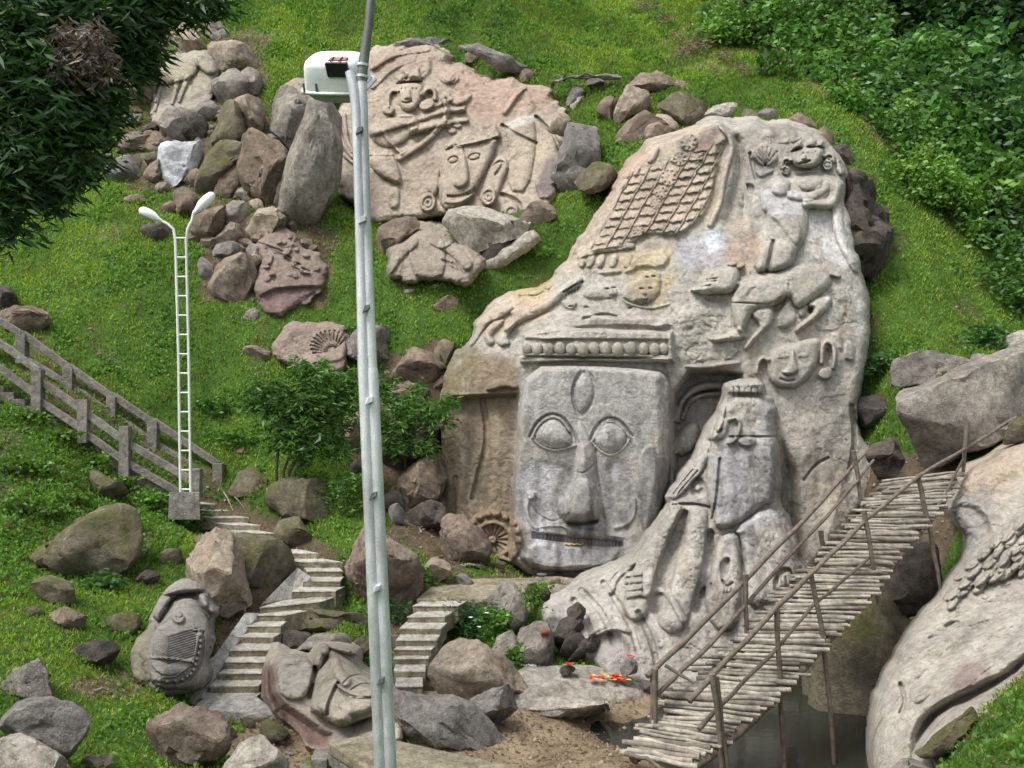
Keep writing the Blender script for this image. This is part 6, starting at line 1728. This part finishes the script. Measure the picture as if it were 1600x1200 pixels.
# white plastic bag
bm = bmesh.new(); bmesh.ops.create_icosphere(bm, subdivisions=3, radius=1)
for v in bm.verts:
    n_ = float(fbm(np.array(v.co.x * 2.5), np.array(v.co.y * 2.5), np.array(v.co.z * 2.5), 3, 3, .6, True))
    v.co *= (.75 + .28 * n_); v.co.z = v.co.z * .55 + (.25 if v.co.z > .3 and v.co.x < 0 else 0)
me = bpy.data.meshes.new('plastic_bag'); bm.to_mesh(me); bm.free()
o = link('plastic_bag', me, M['plastic']); o.scale = (.19, .15, .17); o.location = P(828, 1040, hit(828, 1046)) ; tag(o, 'crumpled white plastic bag beside the small green plant', 'plastic bag')
m = MB(); c = np.array(P(852, 990, 19.0)); m.tube([c + [-.08, 0, -.02], c + [-.05, 0, .03], c + [.05, 0, .03], c + [.09, 0, -.01]], [.03, .055, .055, .02], 10); tag(m.build('clay_pot', M['clay']), 'small red clay pot lying in the rock hollow', 'pot')
# brass bowl at the chin
m = MB(); c = np.array(P(846, 901, 22.6)); m.tube([c, c + [0, 0, .03], c + [0, 0, .06]], [.08, .10, .12], 14); tag(m.build('offering_bowl', M['galvd']), 'small metal bowl on the ground below the giant chin', 'bowl')
# dry sticks on the ground
for i, (a, b, D, lab) in enumerate(((((150, 1082)), (178, 1084), None, 'pale bamboo stick lying on the lawn'), ((350, 770), (365, 800), None, 'thin dry stick leaning by the railing foot'), ((360, 772), (385, 800), None, 'second thin dry stick leaning by the railing foot'),
      ((535, 755), (552, 800), None, 'thin bamboo cane in the grass left of the post'), ((1460, 270), (1545, 335), None, 'bare fallen branch on the upper right slope'))):
    p0, p1 = ground_at(*a), ground_at(*b)
    m = MB(); m.tube([p0 + Vector((0, -.05, .04)), (p0 + p1) / 2 + Vector((0, -.08, .1)), p1 + Vector((0, -.05, .03))], [.02, .018, .012], 6)
    tag(m.build('dry_stick', M['stick']), lab, 'stick')
# ------------------------------------------------------------------ vegetation
def leaves_mesh(name, base, d, L, W, col, fold=.25, side=None):
    """one diamond leaf per row: base point, direction, length, width"""
    n = len(base)
    d = d / (np.linalg.norm(d, axis=1, keepdims=True) + 1e-9)
    if side is None: side = RNG.normal(size=(n, 3))
    s_ = np.cross(d, side); s_ /= np.linalg.norm(s_, axis=1, keepdims=True) + 1e-9
    u = np.cross(s_, d)
    L = np.asarray(L)[:, None]; W = np.asarray(W)[:, None]
    v = np.stack([base, base + d * L * .45 + s_ * W * .5 + u * W * fold, base + d * L - u * W * fold, base + d * L * .45 - s_ * W * .5 + u * W * fold], 1)
    i = np.arange(n) * 4
    quads = np.stack([i, i + 1, i + 2, i + 3], 1)
    c = np.repeat(col, 4, 0)
    return mesh_np(name, v.reshape(-1, 3), quads, None, c, smooth=False)

def hue(n, a, b, jit=.25):
    t = RNG.random((n, 1))
    c = np.array(a) * (1 - t) + np.array(b) * t
    return np.clip(c * RNG.uniform(1 - jit, 1 + jit, (n, 1)), 0, 1)

JUN = q('X', 1085,-60, 1120,20, 1190,95, 1290,150, 1330,200, 1400,235, 1470,300, 1530,360, 1600,400, 1720,440, 1720,-60)       # where the scrub begins
HERB = q('X', 0,560, 250,740, 330,800, 250,880, 0,900, -60,700)
def px_of(x, y, z): return 800 + x / y * F, 600 - z / y * F

N0 = 640000
x = RNG.uniform(-17, 21, N0); y = RNG.uniform(9, 43.5, N0)
z = tz(x, y)
pxx, pyy = px_of(x, y, z)
vis = (pxx > -60) & (pxx < 1660) & (pyy > -60) & (pyy < 1260)
x, y, z, pxx, pyy = [a[vis] for a in (x, y, z, pxx, pyy)]
g = grass_amount(pxx, pyy, x, y)
keep = RNG.random(len(x)) < np.clip(g * 1.15 - .10, 0, 1)
under = inside(pxx, pyy, CL.o) | inside(pxx, pyy, SP.o) | inside(pxx, pyy, PN.o)       # hidden below the carved rocks
keep &= ~under
x, y, z, pxx, pyy = [a[keep] for a in (x, y, z, pxx, pyy)]
n = len(x)
patch = fbm(x * .45, y * .45, x * 0 + 1.1, 3, 201)
patch2 = fbm(x * 1.6, y * 1.6, x * 0 + 4.1, 3, 202)
jung = inside(pxx + 30 * patch2, pyy + 22 * patch, JUN)
kj = ~jung | (RNG.random(n) < .85)
x, y, z, pxx, pyy, patch, patch2, jung = [a[kj] for a in (x, y, z, pxx, pyy, patch, patch2, jung)]
n = len(x)
herb = inside(pxx, pyy, HERB) | (patch2 > .42)
left = pxx < 560
base = np.stack([x, y, z - .01], 1)
d = RNG.normal(size=(n, 3)) * .75; d[:, 2] = np.abs(d[:, 2]) + .55; d[:, 1] -= .25
far = np.clip((y - 10) / 28, 0, 1)
L = RNG.uniform(.06, .13, n) * (.75 + .75 * far); W = L * RNG.uniform(.16, .34, n)
W = np.where(herb, L * .62, W); L = np.where(herb, L * .85, L)
base[:, 2] += np.where(herb, RNG.random(n) * .10, RNG.random(n) * .03)
L = np.where(jung, RNG.uniform(.12, .26, n), L); W = np.where(jung, L * .55, W); base[:, 2] += np.where(jung, RNG.random(n) ** 1.5 * .8, 0)
tk = sstep(-.7, .8, patch + .6 * patch2 + .25)[:, None]
cg = np.array([.11, .205, .024]) * (1 - tk) + np.array([.26, .38, .055]) * tk
ch = np.array([.065, .15, .025]) * (1 - tk) + np.array([.14, .27, .05]) * tk
cj = np.array([.04, .11, .018]) * (1 - tk) + np.array([.09, .21, .035]) * tk
col = np.where(herb[:, None], ch, cg); col = np.where(jung[:, None], cj, col)
dry = RNG.random(n) < .05 + .12 * (patch2 < -.45)
col = np.where(dry[:, None], np.array([.20, .15, .075]), col)
col *= RNG.uniform(.7, 1.3, (n, 1))
grass = link('grass', leaves_mesh('grass', base, d, L, W, col), M['grass'])
tag(grass, 'green grass and low herbs covering the hillside', 'grass', kind='stuff')

def cluster_leaves(cen, nl, L, W, colA, colB, droop=.5, spread=1.0, rr=.05):
    """leaf rosettes at twig ends"""
    tone = np.clip(1 + .30 * fbm(cen[:, 0] * 1.1, cen[:, 1] * 1.1, cen[:, 2] * 1.1, 3, 301) + RNG.normal(size=len(cen)) * .14, .55, 1.6)
    cen = np.repeat(cen, nl, 0); tone = np.repeat(tone, nl)[:, None]
    n = len(cen)
    a = RNG.uniform(0, 2 * np.pi, n)
    d = np.stack([np.cos(a), np.sin(a), RNG.normal(-droop, .45, n)], 1)
    b = cen + RNG.normal(size=(n, 3)) * rr
    l = RNG.uniform(.7, 1.2, n) * L
    side = np.tile(np.array([0, 0, 1.0]), (n, 1)) + RNG.normal(size=(n, 3)) * .5
    side = np.cross(d, side)
    return b, d, l, l * W, hue(n, colA, colB) * tone, side

def blob_points(blobs, per, shell=.55):
    out = []
    for (px_, py_, r, D) in blobs:
        c = np.array(P(px_, py_, D)); rm = r / F * D
        k = max(3, int(per * rm * rm))
        v = RNG.normal(size=(k, 3)); v /= np.linalg.norm(v, axis=1, keepdims=True)
        rad = rm * (RNG.random((k, 1)) ** .45) * (1 + .15 * RNG.normal(size=(k, 1)))
        out.append(c + v * rad * np.array([1, .8, .9]))
    return np.concatenate(out)

def build_crown(root, blobs, per, nl, L, W, ca, cb, droop=.5, name='crown', rr=.06):
    c = blob_points(blobs, per)
    b, d, l, w, col, side = cluster_leaves(c, nl, L, W, ca, cb, droop, rr=rr)
    o = link(name, leaves_mesh(name, b, d, l, w, col, .18, side), M['leaf'])
    adopt(o, root)
    return o

def limbs(root, start, blobs, r0, r1, mat='bark', name='branch', bend=.3):
    for k, (px_, py_, r, D) in enumerate(blobs):
        a, b = np.array(start), np.array(P(px_, py_, D))
        mid = (a + b) / 2 + np.array([random.uniform(-bend, bend), random.uniform(-bend, bend), abs(random.uniform(0, bend))])
        pts = [(1 - t) ** 2 * a + 2 * t * (1 - t) * mid + t * t * b for t in np.linspace(0, 1, 7)]
        m = MB(); m.tube(pts, np.linspace(r0, r1, 7), 7, jit=.06); m.build(name, M[mat], root)

# overhanging dark tree, upper left
bl = [(20,40,95,13.6),(120,30,85,14),(205,25,62,14.4),(280,0,48,14.5),(335,5,30,14.6),(40,150,105,13.4),(130,130,72,13.9),(195,95,48,14.3),(215,60,45,14.3),(110,215,62,13.6),(30,250,78,13.1),(85,290,38,13.3),(10,345,34,13),(150,180,40,13.8),
      (-60,100,120,13.3),(-80,250,110,13),(60,-60,110,14),(200,-50,80,14.3),(165,60,50,14.1),(60,310,24,13.2),(120,260,30,13.4)]
gx0 = -11.6; gy0 = 13.5
t = thing('mango_tree', (gx0, gy0, float(tz(gx0, gy0))), 'dark green drooping tree overhanging the upper left corner', 'tree')
tb = np.array([gx0, gy0, float(tz(gx0, gy0)) - .3]); tp_ = np.array([gx0 + 1.2, gy0, 3.0])
MB().tube([tb, tb * .6 + tp_ * .4 + [.2, 0, 0], tp_], [.38, .3, .24], 10, jit=.06).build('trunk', M['bark'], t)
limbs(t, tp_, bl[::2], .10, .02, bend=.5)
build_crown(t, bl, 300, 11, .24, .20, (.014, .042, .013), (.045, .11, .025), .45, rr=.10)
o = build_crown(t, [(125,70,40,13.2),(150,100,32,13.2),(110,110,26,13.2)], 420, 12, .15, .24, (.075, .055, .052), (.16, .125, .115), .6, 'withered_leaves')
# sapling in the middle left
bl = [(440,640,50,24.2),(490,610,55,24.2),(510,660,55,24.3),(470,690,42,24.2),(420,620,34,24.1),(530,620,40,24.4),(480,580,22,24.2),(540,600,26,24.4),(440,680,30,24.1),(520,700,26,24.3),(400,625,22,24.1)]
t = thing('sapling', ground_at(440, 790), 'young leafy tree with thin stems left of the lamp post', 'tree')
g_ = ground_at(440, 792)
for dx in (-.12, 0, .1, .2):
    m = MB(); m.tube([g_ + Vector((dx, 0, -.2)), g_ + Vector((dx * 1.5 + .05, 0, .9)), P(460 + dx * 200, 690, 24.2)], [.045, .038, .025], 7); m.build('trunk', M['bark'], t)
limbs(t, P(462, 700, 24.2), bl, .022, .008, bend=.15)
build_crown(t, bl, 190, 9, .20, .26, (.04, .10, .02), (.11, .23, .045), .35)
# bush behind the post on the right
bl = [(620,640,34,25.2),(650,655,34,25.2),(690,650,26,25.2),(600,600,22,25.3),(620,690,30,25.2),(660,700,24,25.2),(705,630,15,25.2),(650,620,22,25.3),(600,660,20,25.2),(580,700,16,25.2)]
t = thing('leafy_shrub', ground_at(640, 760), 'light green leafy shrub right of the lamp post against dark rocks', 'shrub')
MB().tube([ground_at(640, 760) + Vector((0, 0, -.2)), P(630, 700, 25.4), P(630, 650, 25.3)], [.05, .04, .02], 7).build('trunk', M['bark'], t)
limbs(t, P(630, 690, 25.4), bl, .02, .008, bend=.12)
build_crown(t, bl, 210, 9, .19, .27, (.045, .11, .02), (.12, .25, .05), .35)

# plants
def plant(name, label, px_, py_, w, h, n, L, W, ca, cb, D=None, cat='plant', group=None, stems=5):
    D = D or hit(px_, py_)
    b0 = np.array(P(px_, py_, D))
    t = thing(name, b0, label, cat, group)
    wm, hm = w / F * D, h / F * D
    m = MB()
    for k in range(stems):
        a = np.array([random.uniform(-.4, .4) * wm, random.uniform(-.25, .25) * wm, 0])
        m.tube([b0 + a * .3 - [0, 0, .05], b0 + a * .8 + [0, 0, hm * .5], b0 + a * 1.1 + [0, 0, hm * random.uniform(.7, .95)]], [.012, .009, .005], 5)
    m.build('stem', M['leaf'], t, col=np.tile(np.array([.06, .10, .03]), (m.n, 1)))
    c = b0 + np.stack([RNG.normal(size=n) * wm * .3, RNG.normal(size=n) * wm * .2, (RNG.random(n) ** .7) * hm], 1)
    b, d, l, ww, col, side = cluster_leaves(c, 5, L, W, ca, cb, .0, rr=.03)
    o = link('leaves', leaves_mesh('leaves', b, d, l, ww, col, .15, side), M['leaf']); adopt(o, t)
    return t
G1_, G2_ = (.06, .15, .022), (.14, .28, .05)
plant('flowering_bush', 'dense green bush with white flowers beside the short steps', 742, 1012, 85, 70, 260, .13, .16, (.025, .075, .03), (.06, .14, .05))
plant('leafy_plant', 'bright green plant right of the flowering bush', 775, 1005, 40, 50, 110, .11, .5, G1_, G2_)
plant('leafy_plant', 'small bright green plant left of the plastic bag', 803, 1046, 34, 34, 60, .12, .45, G1_, G2_)
plant('leafy_plant', 'small green plant right of the plastic bag', 838, 1040, 30, 28, 50, .10, .45, G1_, G2_)
plant('leafy_plant', 'green tuft in the hollow of the spur rocks', 835, 955, 34, 40, 60, .10, .5, G1_, G2_, D=19.6)
plant('leafy_plant', 'broad-leaved plant below the huge mossy boulder', 165, 925, 34, 30, 40, .20, .42, (.04, .10, .03), (.09, .19, .06))
plant('leafy_plant', 'low leafy plant right of the huge mossy boulder', 240, 800, 60, 30, 90, .15, .5, G1_, G2_)
plant('leafy_plant', 'low leafy plant beside the lamp base block', 325, 825, 50, 26, 70, .14, .5, G1_, G2_)
plant('leafy_plant', 'leafy plant above the mossy block at the railing foot', 372, 700, 60, 26, 90, .15, .5, G1_, G2_)
plant('leafy_plant', 'leafy plant on the slope by the ladder pole', 335, 650, 50, 24, 70, .15, .5, G1_, G2_)
plant('leafy_plant', 'green tuft beside the red-brown boulder, left of the post', 530, 905, 22, 34, 40, .10, .5, G1_, G2_)
plant('leafy_plant', 'green tuft right of the red-brown boulder behind the post', 660, 915, 28, 28, 50, .10, .5, G1_, G2_)
plant('leafy_plant', 'bluish green tuft right of the post above the steps', 620, 975, 40, 34, 70, .11, .22, (.03, .08, .035), (.07, .15, .05))
plant('leafy_plant', 'green fern tuft right of the mossy boulder under the sapling', 545, 805, 60, 60, 130, .14, .4, G1_, G2_)
plant('leafy_plant', 'bright leafy tuft behind the wide smooth boulder', 665, 715, 44, 28, 70, .13, .5, (.05, .13, .02), (.12, .25, .04))
plant('leafy_plant', 'leafy tuft on the fan boulder', 548, 525, 18, 14, 24, .12, .4, G1_, G2_)
plant('leafy_plant', 'bright yellow-green plant on the grass strip below the panel', 845, 402, 44, 16, 60, .13, .5, (.07, .16, .02), (.14, .28, .04))
plant('leafy_plant', 'leafy plant left of the domed grey boulder', 1380, 590, 44, 40, 90, .16, .5, (.03, .09, .02), (.08, .17, .04))
plant('leafy_plant', 'leafy plant between domed boulder and huge boulder', 1450, 598, 36, 22, 50, .14, .5, G1_, G2_)
plant('leafy_plant', 'green plant cluster right of the domed boulder', 1540, 545, 60, 34, 100, .16, .5, (.03, .10, .02), (.08, .18, .04))
rg3 = random.Random(11)
for i, (a, b) in enumerate(((40, 660), (95, 690), (60, 740), (150, 730), (30, 800), (120, 790), (190, 765), (20, 740), (80, 810), (200, 830))):
    plant('ground_herb', ['herb clump at the left edge below the railing, uppermost', 'herb clump below the second railing post from the left', 'herb clump at the left edge, level with the stair foot', 'herb clump below the railing, nearest the half-buried mossy rock on its left', 'herb clump at the left edge beside the huge mossy boulder', "herb clump just left of the huge boulder's top", 'herb clump between the half-buried mossy rock and the huge boulder', 'herb clump hard against the left picture edge, mid bank', 'herb clump left of and above the wedge mossy stone', "herb clump right of the huge mossy boulder's shoulder"][i], a, b, 46, 18, 60, .13, .55, (.06, .13, .02), (.13, .24, .04), group='herbs on the bank below the railing', stems=3)
# white flowers on the bush
for x_, y_ in ((735, 965), (760, 958), (748, 980)):
    flower(x_, y_, hit(742, 1012) - .5, 'flower_white', 'marigold', 'small white blossom on the green bush by the steps', 'white blossoms on the green bush')

# scrub and trees of the upper right
def shrub(label, blobs, per=46, nl=8, L=.30, W=.42, ca=(.018, .055, .012), cb=(.05, .13, .022), name='jungle_shrub', trunk=None, droop=.3, cat='shrub', group='scrub on the upper right slope'):
    blobs = [(a, b, c * 1.12, d - .5) for a, b, c, d in blobs]
    b0 = blobs[0]
    gx_, gy_ = P(b0[0], b0[1], b0[3])[:2]
    gz_ = float(tz(gx_, gy_))
    t = thing(name, (gx_, gy_, gz_), label, cat, group)
    top = np.array(P(b0[0], b0[1], b0[3]))
    bt = np.array([gx_ + random.uniform(-.3, .3), gy_ + .3, gz_ - .3])
    r = trunk or .07
    MB().tube([bt, (bt + top) / 2 + [random.uniform(-.2, .2), 0, 0], top], [r, r * .8, r * .45], 8, jit=.08).build('trunk', M['bark'], t)
    limbs(t, (bt + top) / 2, blobs[1:], r * .4, .015, bend=.3)
    build_crown(t, blobs, per, nl, L, W, ca, cb, droop, rr=.12)
    return t
DK, DM, DB = ((.02, .06, .014), (.06, .15, .03)), ((.045, .12, .022), (.11, .25, .045)), ((.08, .18, .028), (.17, .33, .055))
S = shrub
S('bright green rounded bush at the scrub edge above the great rock', [(1322,160,30,32.5),(1305,150,18,32.5),(1342,166,18,32.5)], 150, 8, .20, .45, (.06, .16, .02), (.13, .29, .035))
S('low shrub right of the bright rounded bush', [(1390,200,34,32.5),(1420,215,30,32.2),(1360,205,20,32.3)], 90, 8, .24, .45, *DM)
S('leafy shrub at the scrub corner near the dry grass', [(1180,50,50,39.5),(1140,20,40,40.5),(1220,70,40,38.5)], 46, 8, .30, .4, *DM)
S('creeper-covered shrub left of the tall dark trunks', [(1270,70,60,37),(1240,30,50,38),(1290,120,40,35),(1300,30,50,38)], 50, 8, .30, .42, *DM)
S('climber-clad small tree with a bright trailing vine', [(1345,70,52,36.5),(1330,20,55,37.5),(1360,120,40,35),(1390,90,40,36)], 50, 8, .30, .42, *DM, trunk=.12, name='jungle_tree', cat='tree')
S('dense shrub in the middle of the scrub', [(1440,140,60,34.5),(1400,150,50,34.5),(1480,180,55,33.5),(1450,90,50,35.5)], 50, 9, .30, .42, *DM)
S('broad-leaved shrub below the dense scrub', [(1500,240,55,32.5),(1460,240,40,32.3),(1540,270,50,32),(1520,200,50,33.2)], 60, 9, .28, .5, *DM)
S('dark shrub at the right edge above the slope', [(1585,330,55,31.3),(1555,360,40,30.6),(1600,280,55,32)], 60, 9, .28, .48, *DK)
S('big glossy-leaved shrub at the right edge', [(1570,200,60,32.5),(1600,140,60,33.5),(1540,140,50,34)], 56, 9, .34, .5, (.022, .075, .018), (.07, .17, .035))
S('green shrub on the lower right slope', [(1570,430,40,28.6),(1600,460,40,28.2),(1590,400,36,29)], 90, 8, .22, .45, (.03, .09, .015), (.085, .18, .03))
S('small shrub beside the grass on the right slope', [(1500,330,24,30.6),(1475,310,20,30.9),(1525,355,24,30.3)], 110, 8, .20, .45, *DB)
S('tall dark tree in the top right corner', [(1545,40,80,38.5),(1600,30,80,38),(1500,10,75,39),(1560,-60,110,39),(1460,-50,110,40),(1640,-20,100,38)], 40, 9, .36, .4, *DK, trunk=.3, name='jungle_tree', cat='tree')  # crown carried above the view to block sky light from the scrub
S('tall dark tree behind the climber-clad tree', [(1400,10,70,40.5),(1440,40,60,39.5),(1380,-60,110,40),(1300,-70,110,40.5)], 36, 9, .36, .4, *DK, trunk=.28, name='jungle_tree', cat='tree')  # unseen upper crown added to darken the gaps below
S('dark tree carried over the top edge to shade the scrub corner', [(1220,-40,70,41),(1150,-60,70,42),(1280,-20,50,40.5)], 34, 9, .36, .4, *DK, trunk=.2, name='jungle_tree', cat='tree')  # crown mostly out of view, shaped to keep sky light off the scrub
more = [
 ('pale green creeper mound at the scrub edge, lowest of the slope', 1470, 285, 26, DB, .17), ('yellow-green mound beside the fallen branch', 1440, 255, 24, ((.08, .16, .02), (.17, .30, .05)), .16),
 ('light green mound above the fallen branch', 1405, 190, 26, DB, .2), ('feathery fern mound right of the bright rounded bush', 1375, 160, 26, ((.05, .13, .03), (.12, .26, .06)), .3),
 ('large-leaved vine mound in the centre of the scrub', 1455, 195, 34, ((.04, .12, .025), (.11, .26, .05)), .42), ('large-leaved vine mound under the dark corner tree', 1530, 100, 40, ((.035, .11, .025), (.10, .25, .05)), .46),
 ('glossy vine curtain left of the dark corner tree', 1480, 60, 34, ((.03, .10, .022), (.09, .23, .045)), .4), ('bright vine curtain hanging on the climber-clad tree', 1350, 30, 22, DB, .3),
 ('mid green mound below the top edge, left part', 1200, 30, 30, DB, .28), ('mid green mound left of the climber-clad tree', 1300, 85, 28, DB, .28), ('leafy mound at the right edge, half way down the slope', 1560, 300, 34, DB, .3),
 ('dark leafy mound under the large-leaved vine', 1420, 110, 34, DK, .34), ('dark leafy mound right of the centre vine', 1510, 170, 34, DK, .36), ('light sprig mound at the scrub tip above the dry grass', 1130, 40, 22, DB, .24),
 ('small light mound right of the tall dark rock', 1495, 300, 18, DB, .18), ('leafy mound at the right edge below the glossy shrub', 1600, 250, 32, ((.045, .13, .025), (.11, .25, .05)), .36)]
for lab, a, b, r, cc, LL in more:
    D_ = hit(a, b) - 1.5
    r *= 1.3
    S(lab, [(a, b, r, D_), (a - r * .9, b + r * .3, r * .7, D_ + .1), (a + r * .9, b + r * .5, r * .7, D_ - .2), (a + r * .2, b - r * .8, r * .6, D_ + .3)], 60 * (.25 / LL) ** 1.6 + 16, 8, LL, .5, *cc)
# dry brown scrub on the hill
dsx = []
for (a, b, r) in ((1090, 75, 26), (1060, 60, 18), (1130, 90, 20), (1110, 60, 18), (1150, 105, 14), (1070, 85, 16), (1040, 30, 20), (1010, 10, 22), (1165, 112, 12)):
    D_ = hit(a, b + 8) - .2
    dsx.append((a, b, r, D_))
c = blob_points(dsx, 130)
b, d, l, w, col, side = cluster_leaves(c, 6, .22, .14, (.14, .10, .075), (.26, .20, .15), -.2)
o = link('dry_scrub', leaves_mesh('dry_scrub', b, d, l, w, col, .15, side), M['leaf']); tag(o, 'brown dried scrub on the green hill above the crest', 'scrub', kind='stuff')

# fallen leaves and gravel on the bare ground
x = RNG.uniform(-17, 16, 90000); y = RNG.uniform(11, 36, 90000); z = tz(x, y)
a_, b_ = px_of(x, y, z)
g = grass_amount(a_, b_, x, y)
k = (g < .75) & (a_ > -40) & (a_ < 1640) & (b_ > 0) & (b_ < 1230) & (RNG.random(len(x)) < .8) & ~inside(a_, b_, CL.o) & ~inside(a_, b_, SP.o) & ((z > -5.9) | (a_ < 1000))
x, y, z = x[k], y[k], z[k]; n = len(x)
d = RNG.normal(size=(n, 3)); d[:, 2] *= .25
lit = leaves_mesh('leaf_litter', np.stack([x, y, z + .02], 1), d, RNG.uniform(.05, .11, n), RNG.uniform(.02, .05, n), hue(n, (.10, .07, .045), (.30, .23, .15), .35), .2, np.tile(np.array([0., 0, 1]), (n, 1)) + RNG.normal(size=(n, 3)) * .3)
tag(link('leaf_litter', lit, M['grass']), 'brown fallen leaves scattered on the bare earth', 'leaf litter', kind='stuff')
k = RNG.random(n) < .16
px3 = np.stack([x[k], y[k], z[k]], 1); m_ = len(px3)
oct_ = np.array([[1, 0, 0], [0, 1, 0], [-1, 0, 0], [0, -1, 0], [0, 0, .7], [0, 0, -.7]], float)
sc = (RNG.random((m_, 1, 1)) ** 3 * .07 + .018) * RNG.uniform(.6, 1.3, (m_, 6, 1))
rot = RNG.uniform(0, 6.28, m_); cs, sn = np.cos(rot)[:, None], np.sin(rot)[:, None]
v = oct_[None] * sc
v = np.stack([v[..., 0] * cs - v[..., 1] * sn, v[..., 0] * sn + v[..., 1] * cs, v[..., 2]], -1) + px3[:, None, :]
tr = np.array([[0, 1, 4], [1, 2, 4], [2, 3, 4], [3, 0, 4], [1, 0, 5], [2, 1, 5], [3, 2, 5], [0, 3, 5]])
gm = mesh_np('gravel', v.reshape(-1, 3), None, (tr[None] + np.arange(m_)[:, None, None] * 6).reshape(-1, 3), None, False)
tag(link('gravel', gm, M['buff']), 'small gravel and stone crumbs on the bare earth', 'gravel', kind='stuff')
